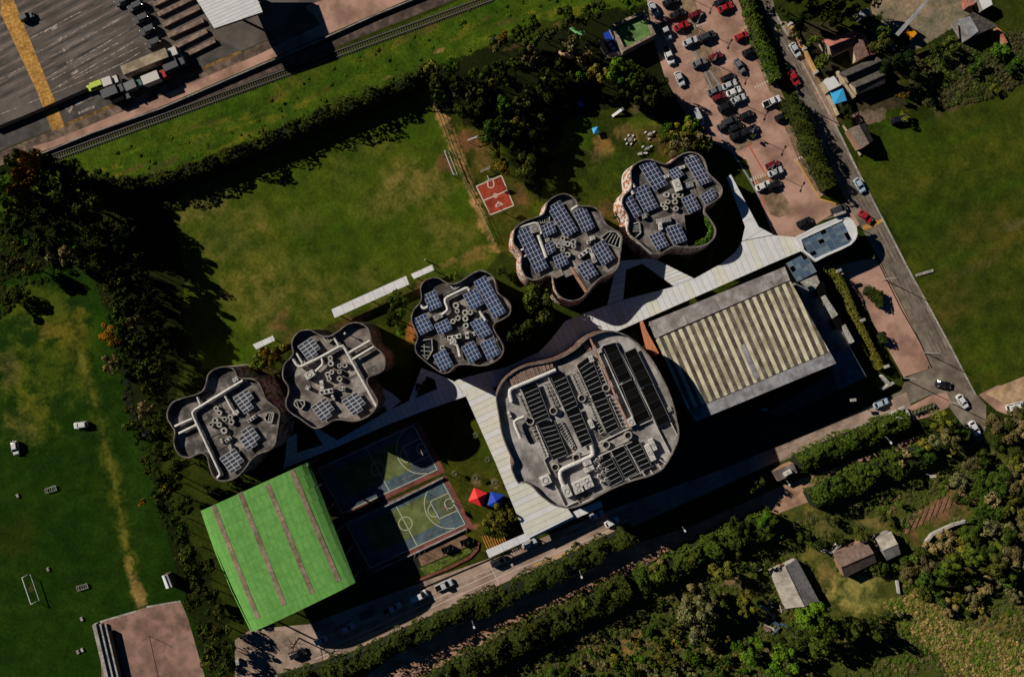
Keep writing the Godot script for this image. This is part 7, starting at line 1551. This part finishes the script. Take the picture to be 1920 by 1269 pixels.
func growth():
	stand("wood_tree", "in the western wood", "its north-west", Vector2(1, 1), [[34,335,34,23,5],[25,298,26,15,1],[68,300,30,16,0],[100,308,26,14,0],[10,345,18,12,2],[24,385,20,19,3],[45,415,14,13,1],[48,298,20,21,5],[30,362,22,22,5],[100,350,38,18,0],[84,395,34,17,0],[48,372,20,19,3],[5,385,16,10,2],[12,420,22,10,1],[40,445,18,7,2],[70,440,16,8,1],[118,440,22,8,1],[138,458,14,7,2],[30,462,15,8,3],[108,478,26,9,4],[15,490,22,10,4],[55,505,14,8,3],[150,385,36,17,0],[170,425,30,16,0],[20,565,26,5,0],[135,320,26,14,0],[75,475,18,9,0],[150,500,16,9,0]])
	stand("ditch_tree", "beside the ditch", "its north end", Vector2(0, 1), [[185,487,16.2,10.8,1],[195,512,17.5,13.2,0],[213,520,22.5,16.8,0],[230,522,18.8,14.4,1],[206,547,16.2,10.8,1],[226,562,20.0,13.2,0],[248,556,15.0,10.8,1],[214,585,17.5,10.8,1],[236,592,17.5,13.2,1],[224,617,17.5,10.8,1],[254,606,20.0,14.4,4],[246,637,18.8,13.2,1],[196,622,18.7,4,5],[204,682,20.9,6,4],[214,642,13.2,5,5],[256,664,20.0,13.2,0],[262,690,22.5,14.4,1],[276,720,25.0,15.6,0],[296,690,22.5,15.6,0],[288,744,20.0,14.4,1],[270,768,21.2,9.6,4],[288,794,22.5,10.8,1],[268,820,17.5,9.6,1],[298,850,22.5,12.0,0],[303,900,20.0,12.0,1],[320,917,17.5,10.8,3],[330,882,21.2,14.4,0],[338,952,20.0,12.0,1],[263,941,8.8,4,5],[298,932,17.5,10.8,1],[328,986,17.6,11,2],[340,1012,13.2,9,1],[350,1042,20.9,12,1],[358,1077,18.7,12,0],[370,1102,16.5,10,1],[382,1062,18.7,13,0],[394,1122,19,8,0],[358,1132,16.5,8,1],[408,1152,19,8,0],[378,1182,18.7,10,1],[414,1192,16,8,1],[398,1222,18,8,0],[428,1232,17,8,0],[384,1242,14,6,3],[418,1262,17,8,1],[304,806,17.5,10.8,0],[322,840,17.5,10.8,1],[232,660,13.2,7,0],[240,800,13.2,6,1],[232,545,18,14,0],[240,575,20,14,0],[262,590,18,13,0],[270,630,20,14,0],[280,665,20,14,0],[252,690,18,11,1],[300,725,18,13,0],[310,755,16,10,0],[255,640,18,13,1],[225,600,16,11,1],[264,520,16,11,6],[276,545,17,11,6],[286,568,17,11,6],[268,578,16,11,6],[292,602,17,11,6],[300,628,16,10,6],[284,642,16,11,6],[312,654,15,10,6],[322,690,15,9,6],[302,702,15,10,6],[250,500,16,12,6],[255,475,18,13,6],[225,455,20,13,6],[240,430,20,12,6],[300,780,16,10,0]])  # blackish trees are added to close gaps in the cast shadow of the row
	hedge("boundary_hedge", "tall dark hedge between the green embankment and the sports field", g([150,350,300,338,380,312,480,272,590,224,665,194,745,163,805,134]), 3.8, 5.8, 0, 21, 1.0, 0.34, 9.0)
	stand("grove_tree", "in the northern grove", "its west end", Vector2(1, 0.2), [[811,127,18,9,3],[846,122,16,9,2],[816,156,20,10,0],[824,176,16,9,1],[843,146,18,10,0],[862,153,20,12,0],[868,170,18,11,4],[890,142,20,13,1],[914,140,18,13,1],[934,128,18,13,1],[948,115,15,12,1],[966,116,16,13,1],[978,106,18,12,0],[1000,103,22,13,4],[1000,74,20,12,1],[969,64,18,8,0],[945,68,16,7,5],[930,79,16,7,4],[915,153,16,12,3],[898,168,15,11,0],[942,145,20,13,0],[958,153,16,12,1],[1022,139,16,9,3],[1014,156,12,8,2],[1068,84,18,8,4],[945,195,20,13,2],[977,195,20,10,3],[975,227,22,10,3],[922,242,26,12,1],[917,264,18,10,1],[931,283,16,9,1],[940,233,20,13,1],[942,311,20,8,5],[1016,232,14,6.5,2],[985,265,30,9.5,0],[985,308,24,9,0],[985,175,26,11,0],[1015,185,24,8,0],[1040,158,24,8,0],[960,255,26,11,0],[955,205,24,12,0],[1000,215,22,8,0],[1003,38,18,9,1],[988,63,20,10,1],[1060,28,20,11,0],[1116,10,22,11,0],[1180,5,16,9,2],[1073,78,18,10,4],[1101,98,20,8,4],[1041,121,20,8,0],[870,200,20,10,0],[895,200,22,11,0],[1030,60,20,10,0],[1092,36,14,8,1],[1060,145,18,8,0]])
	stand("bright_tree", "below the green-floored roof", "the west", Vector2(1, 0.2), [[1092,142,14,9,2],[1108,135,12,9,3],[1133,133,24,12,3],[1159,127,28,13,2],[1171,136,24,13,2],[1186,130,22,12,1],[1171,152,22,12,0],[1187,152,22,12,1],[1202,140,22,12,0],[1206,160,22,12,0],[1182,170,14,9,1],[1217,146,18,10,0],[1198,172,18,11,0],[1228,174,20,12,0],[1240,150,14,10,0]])
	stand("playground_tree", "beside the playground lawn", "the east", Vector2(-1, 0), [[1285,247,26,10,3],[1262,252,24,9,1],[1297,257,24,9,4],[1256,244,16,7,2],[1252,268,20,8,3],[1275,280,24,9,4],[1297,277,24,9,0],[1313,254,20,8,3],[1240,226,9,2.4,0],[1300,235,22,10,2],[1322,266,16,8,0]])
	stand("campus_tree", "among the lobed buildings", "the west", Vector2(1, 0), [[505,674,22,7,5],[482,682,18,6,3],[520,656,14,6,3],[492,662,14,6,3],[517,737,9,5,5],[526,750,8,5,5],[745,570,26,9,1],[735,596,20,8,0],[752,618,14,5,2],[741,600,16,7,1],[1005,562,36,16,1],[962,612,32,15,0],[988,602,36,16,0],[1015,582,28,15,0],[975,578,26,14,0],[850,514,12,5,1],[940,508,11,4,1],[1154,404,9,3.2,0],[790,726,14,8,0],[1230,536,14,6,6],[1384,429,9,4,1],[942,505,9,3,2],[1000,640,18,8,0],[955,520,10,3,1]])
	stand("yellow_tree", "beside the orange pergola", "the south", Vector2(0, -1), [[937,968,24,7,3],[922,984,20,6,3],[950,968,18,7,3],[918,1000,14,5,1]])
	hedge("clipped_bush", "triangular clipped bush on the pink forecourt", g([1624,543,1638,548,1650,560]), 3.0, 2.4, 0, 41, 0.2, 0.24, 12.0)
	hedge("clipped_bush", "tapered clipped bush at the south corner of the triangular one", g([1648,546,1652,574]), 2.2, 2.4, 0, 42, 0.2, 0.24, 12.0)
	hedge("clipped_bush", "small clipped bush further down the pink forecourt", g([1651,626,1658,642]), 2.0, 2.6, 0, 43, 0.2, 0.24, 12.0)
	stand("junction_tree", "south of the traffic island", "the west", Vector2(1, 0), [[1769,791,22,9,3],[1786,820,22,9,4],[1753,829,14,7,4],[1737,833,12,7,3],[1788,850,10,6,3],[1797,800,14,8,0],[1775,812,16,8,4],[1812,815,14,6,1]])
	hedge("parking_hedge", "long shaggy hedge between the car park and the lane, its north part", g([1394,-20,1410,25,1430,85,1458,150]), 3.4, 4.2, 1, 31, 0.7, 0.32, 9.0)
	hedge("parking_hedge", "broad southern part of the shaggy hedge beside the lane", g([1478,182,1496,210,1518,262,1535,305,1556,352]), 4.8, 5.0, 0, 32, 0.7, 0.32, 9.0)
	hedge("clipped_hedge", "narrow clipped hedge curving past the gym wing", g([1549,502,1566,514,1580,536,1592,566,1606,598,1626,640,1652,690]), 2.2, 3.6, 3, 33, 0.15, 0.2, 14.0)
	hedge("roadside_hedge", "dense dark green hedge south of the sunlit entrance road", g([1496,868,1545,846,1600,823,1655,802,1700,783]), 5.0, 5.0, 1, 34, 0.6, 0.32, 9.0)
	hedge("median_hedge", "long bushy hedge between the entrance road and the back road", g([520,1285,650,1246,782,1186,880,1142,959,1110,1060,1062,1140,1022,1190,1000]), 5.0, 6.2, 0, 35, 1.0, 0.32, 9.0)
	hedge("shaded_hedge", "thin ragged hedge in the deep shade of the large hall", g([1215,988,1290,975,1370,930,1430,905]), 3.0, 3.0, 0, 36, 0.9, 0.28, 6.0)
	hedge("back_hedge", "overgrown hedge along the south side of the back road, west stretch", g([770,1310,860,1258,985,1192,1090,1142,1180,1100]), 6.5, 6.0, 0, 37, 0.9, 0.34, 9.0)
	hedge("back_hedge", "overgrown hedge along the south side of the back road, middle stretch", g([1195,1092,1300,1040,1400,995,1450,972]), 6.0, 6.0, 1, 38, 0.9, 0.34, 9.0)
	hedge("back_hedge", "overgrown hedge along the south side of the back road, east stretch", g([1520,938,1604,895,1680,868,1745,846]), 6.0, 5.5, 1, 39, 0.9, 0.34, 9.0)
	stand("hedgerow_tree", "over the back hedge", "the west", Vector2(1, 0), [[900,1245,16,7,1],[985,1185,18,7,0],[1040,1160,18,8,0],[1090,1135,18,8,1],[1150,1110,18,8,0],[1235,1075,20,8,1],[1235,1062,16,7,4],[1290,1045,18,8,0],[1345,1020,20,8,1],[1400,1000,22,9,1],[1440,975,20,9,2],[1380,985,16,8,0],[1580,905,16,7,1],[1640,880,16,7,1],[1700,862,16,7,4],[1412,912,16,6,0],[1425,900,12,6,0]])
	stand("farm_tree", "in the farm gardens", "the west", Vector2(1, 0), [[1313,1154,38,11,4],[1308,1122,28,10,4],[1312,1186,28,8,4],[1335,1140,24,9,4],[1356,1071,24,9,3],[1400,1143,20,7,3],[1345,1123,20,8,1],[1405,1120,16,7,3],[1406,1234,22,5,2],[1383,1212,13,4.5,2],[1364,1200,9,4,3],[1297,1233,17,5,2],[1250,1172,15,5,0],[1420,1205,16,5,2],[1528,1160,36,15,2],[1545,1185,30,13,1],[1538,1214,28,11,1],[1478,1240,30,10,2],[1462,1205,18,7,0],[1590,1187,22,11,0],[1612,1180,18,11,0],[1640,1190,16,10,0],[1795,1062,20,12,1],[1830,1050,20,13,1],[1868,1062,22,13,0],[1900,1085,22,13,1],[1770,1085,18,9,1],[1740,1090,16,7,1],[1500,1200,22,9,0],[1455,1262,20,7,2],[1510,1008,16,6,0],[1540,1022,14,5,0],[1572,1012,16,5,0],[1615,1000,16,6,0],[1560,975,14,5,0],[1470,1005,8,3.2,2],[1690,945,9,3.6,2],[1660,970,13,4.5,0],[1620,1065,10,4,1],[1644,1070,12,4,0],[1655,1065,14,4,1],[1690,1150,10,3.2,4],[1660,1155,12,4,0],[1640,1168,14,5,0],[1430,1060,18,7,0],[1385,1050,14,6,0]])
	var east := g([1852,792,1925,770,1930,1130,1860,1090,1830,1150,1750,1140,1690,1100,1690,1050,1735,1030,1790,1010,1845,985,1800,930,1800,890,1830,840])
	stand("scrub_tree", "in the eastern scrub", "its north-west", Vector2(1, 1), fill(east, 75, 14, 25, 2.4, 4.6, [4, 4, 3, 1, 4, 1, 0], 5, 0.9))
	var south := g([1010,1275,1150,1205,1225,1160,1290,1195,1350,1215,1430,1270])
	stand("thicket_shrub", "in the southern thicket", "its west end", Vector2(1, 0.3), fill(south, 55, 7, 13, 1.6, 3.4, [1, 0, 2, 4, 1, 3], 6, 1.0))
	stand("garden_tree", "round the lane houses", "the north", Vector2(0, 1), [[1490,-22,30,15,6],[1545,-28,30,16,6],[1595,-22,28,15,6],[1640,-15,24,12,6],[1530,14,24,11,6],[1568,20,26,12,6],[1600,22,20,10,6],[1545,112,17,5,1],[1525,74,14,5,1],[1655,78,20,8,0],[1668,120,20,9,6],[1700,108,18,8,6],[1722,150,18,7,6],[1688,180,10,4,5],[1702,174,9,3.6,5],[1660,60,16,7,1],[1740,118,14,5,0],[1640,40,14,6,1],[1870,165,12,2.2,3],[1835,120,16,4,2],[1880,90,18,4,2],[1905,120,14,4,2],[1790,80,18,5,1],[1760,90,14,5,0],[1700,215,12,3.5,3],[1590,208,14,4,6],[1475,20,12,4,0],[1465,48,10,4,0],[1492,60,12,5,6],[1508,30,16,8,6]])
	stand("park_tree", "at the car park", "the north", Vector2(0, 1), [[1412,14,14,5,1],[1425,40,12,5,0],[1415,252,7,3.2,3],[1196,-6,12,7,2],[1340,275,8,3.2,1]])
	var bank := [Color(0.0675, 0.135, 0.0081), Color(0.0837, 0.155, 0.0108), Color(0.054, 0.115, 0.0081), Color(0.128, 0.135, 0.0135), Color(0.0743, 0.0743, 0.0162), Color(0.0945, 0.162, 0.0108)]
	cover("bank_undergrowth", "rough bright green undergrowth over the railway embankment", g([120,325,300,245,480,180,620,128,833,38,920,0,960,-40,1240,-40,1130,20,1010,45,960,70,880,104,800,132,640,205,480,268,320,328,220,350,150,345]), 130, 0.4, 1.3, bank, 61)
	cover("bank_grass", "long tufted grass on the railway embankment", g([120,322,300,243,480,178,620,126,833,34,920,-4,960,-44,1240,-44,1130,24,1010,48,960,74,880,108,800,136,640,208,480,272,320,330,220,350,150,345]), 4500, 0.1, 0.26, bank, 66)
	cover("garden_undergrowth", "grey green weeds filling the north-eastern garden", g([1700,115,1800,70,1925,60,1925,150,1870,180,1760,205,1730,195]), 1500, 0.6, 1.6, [Color(0.0675, 0.0675, 0.0243), Color(0.101, 0.0837, 0.0338), Color(0.054, 0.0743, 0.0162), Color(0.081, 0.101, 0.0203)], 62)
	cover("farm_undergrowth", "mixed scrub between the farm and the back road hedge", g([900,1290,1010,1210,1220,1120,1340,1060,1440,1010,1520,960,1760,880,1850,860,1925,800,1925,1290]), 4200, 0.5, 1.5, [Color(0.0878, 0.123, 0.0175), Color(0.0878, 0.105, 0.0246), Color(0.123, 0.114, 0.0439), Color(0.0789, 0.131, 0.014), Color(0.194, 0.15, 0.0527)], 63, [g([1540,1075,1600,1070,1680,1085,1690,1130,1640,1165,1560,1150]), g([1610,965,1690,960,1690,995,1620,1000]), g([1520,950,1550,945,1600,1020,1570,1030]), g([1360,1075,1410,1070,1400,1100,1365,1100]), g([1500,1030,1550,1020,1570,1080,1550,1110]), g([1685,1005,1785,915,1835,935,1725,1022])])
	cover("dry_undergrowth", "straw coloured reeds in the south-eastern corner", g([1650,1130,1720,1110,1800,1170,1925,1210,1925,1290,1790,1290,1760,1230]), 1900, 0.6, 1.5, [Color(0.299, 0.211, 0.0615), Color(0.194, 0.194, 0.0351), Color(0.386, 0.264, 0.0966), Color(0.14, 0.176, 0.0264)], 64)
	cover("wood_undergrowth", "dark undergrowth on the floor of the western wood", g([-10,300,120,300,280,345,270,470,240,560,250,760,330,960,420,1200,430,1290,400,1290,330,1060,240,800,190,560,150,480,-10,600]), 1500, 0.5, 1.4, [Color(0.027, 0.0473, 0.0081), Color(0.0405, 0.0675, 0.0108), Color(0.0607, 0.0607, 0.0135)], 65)
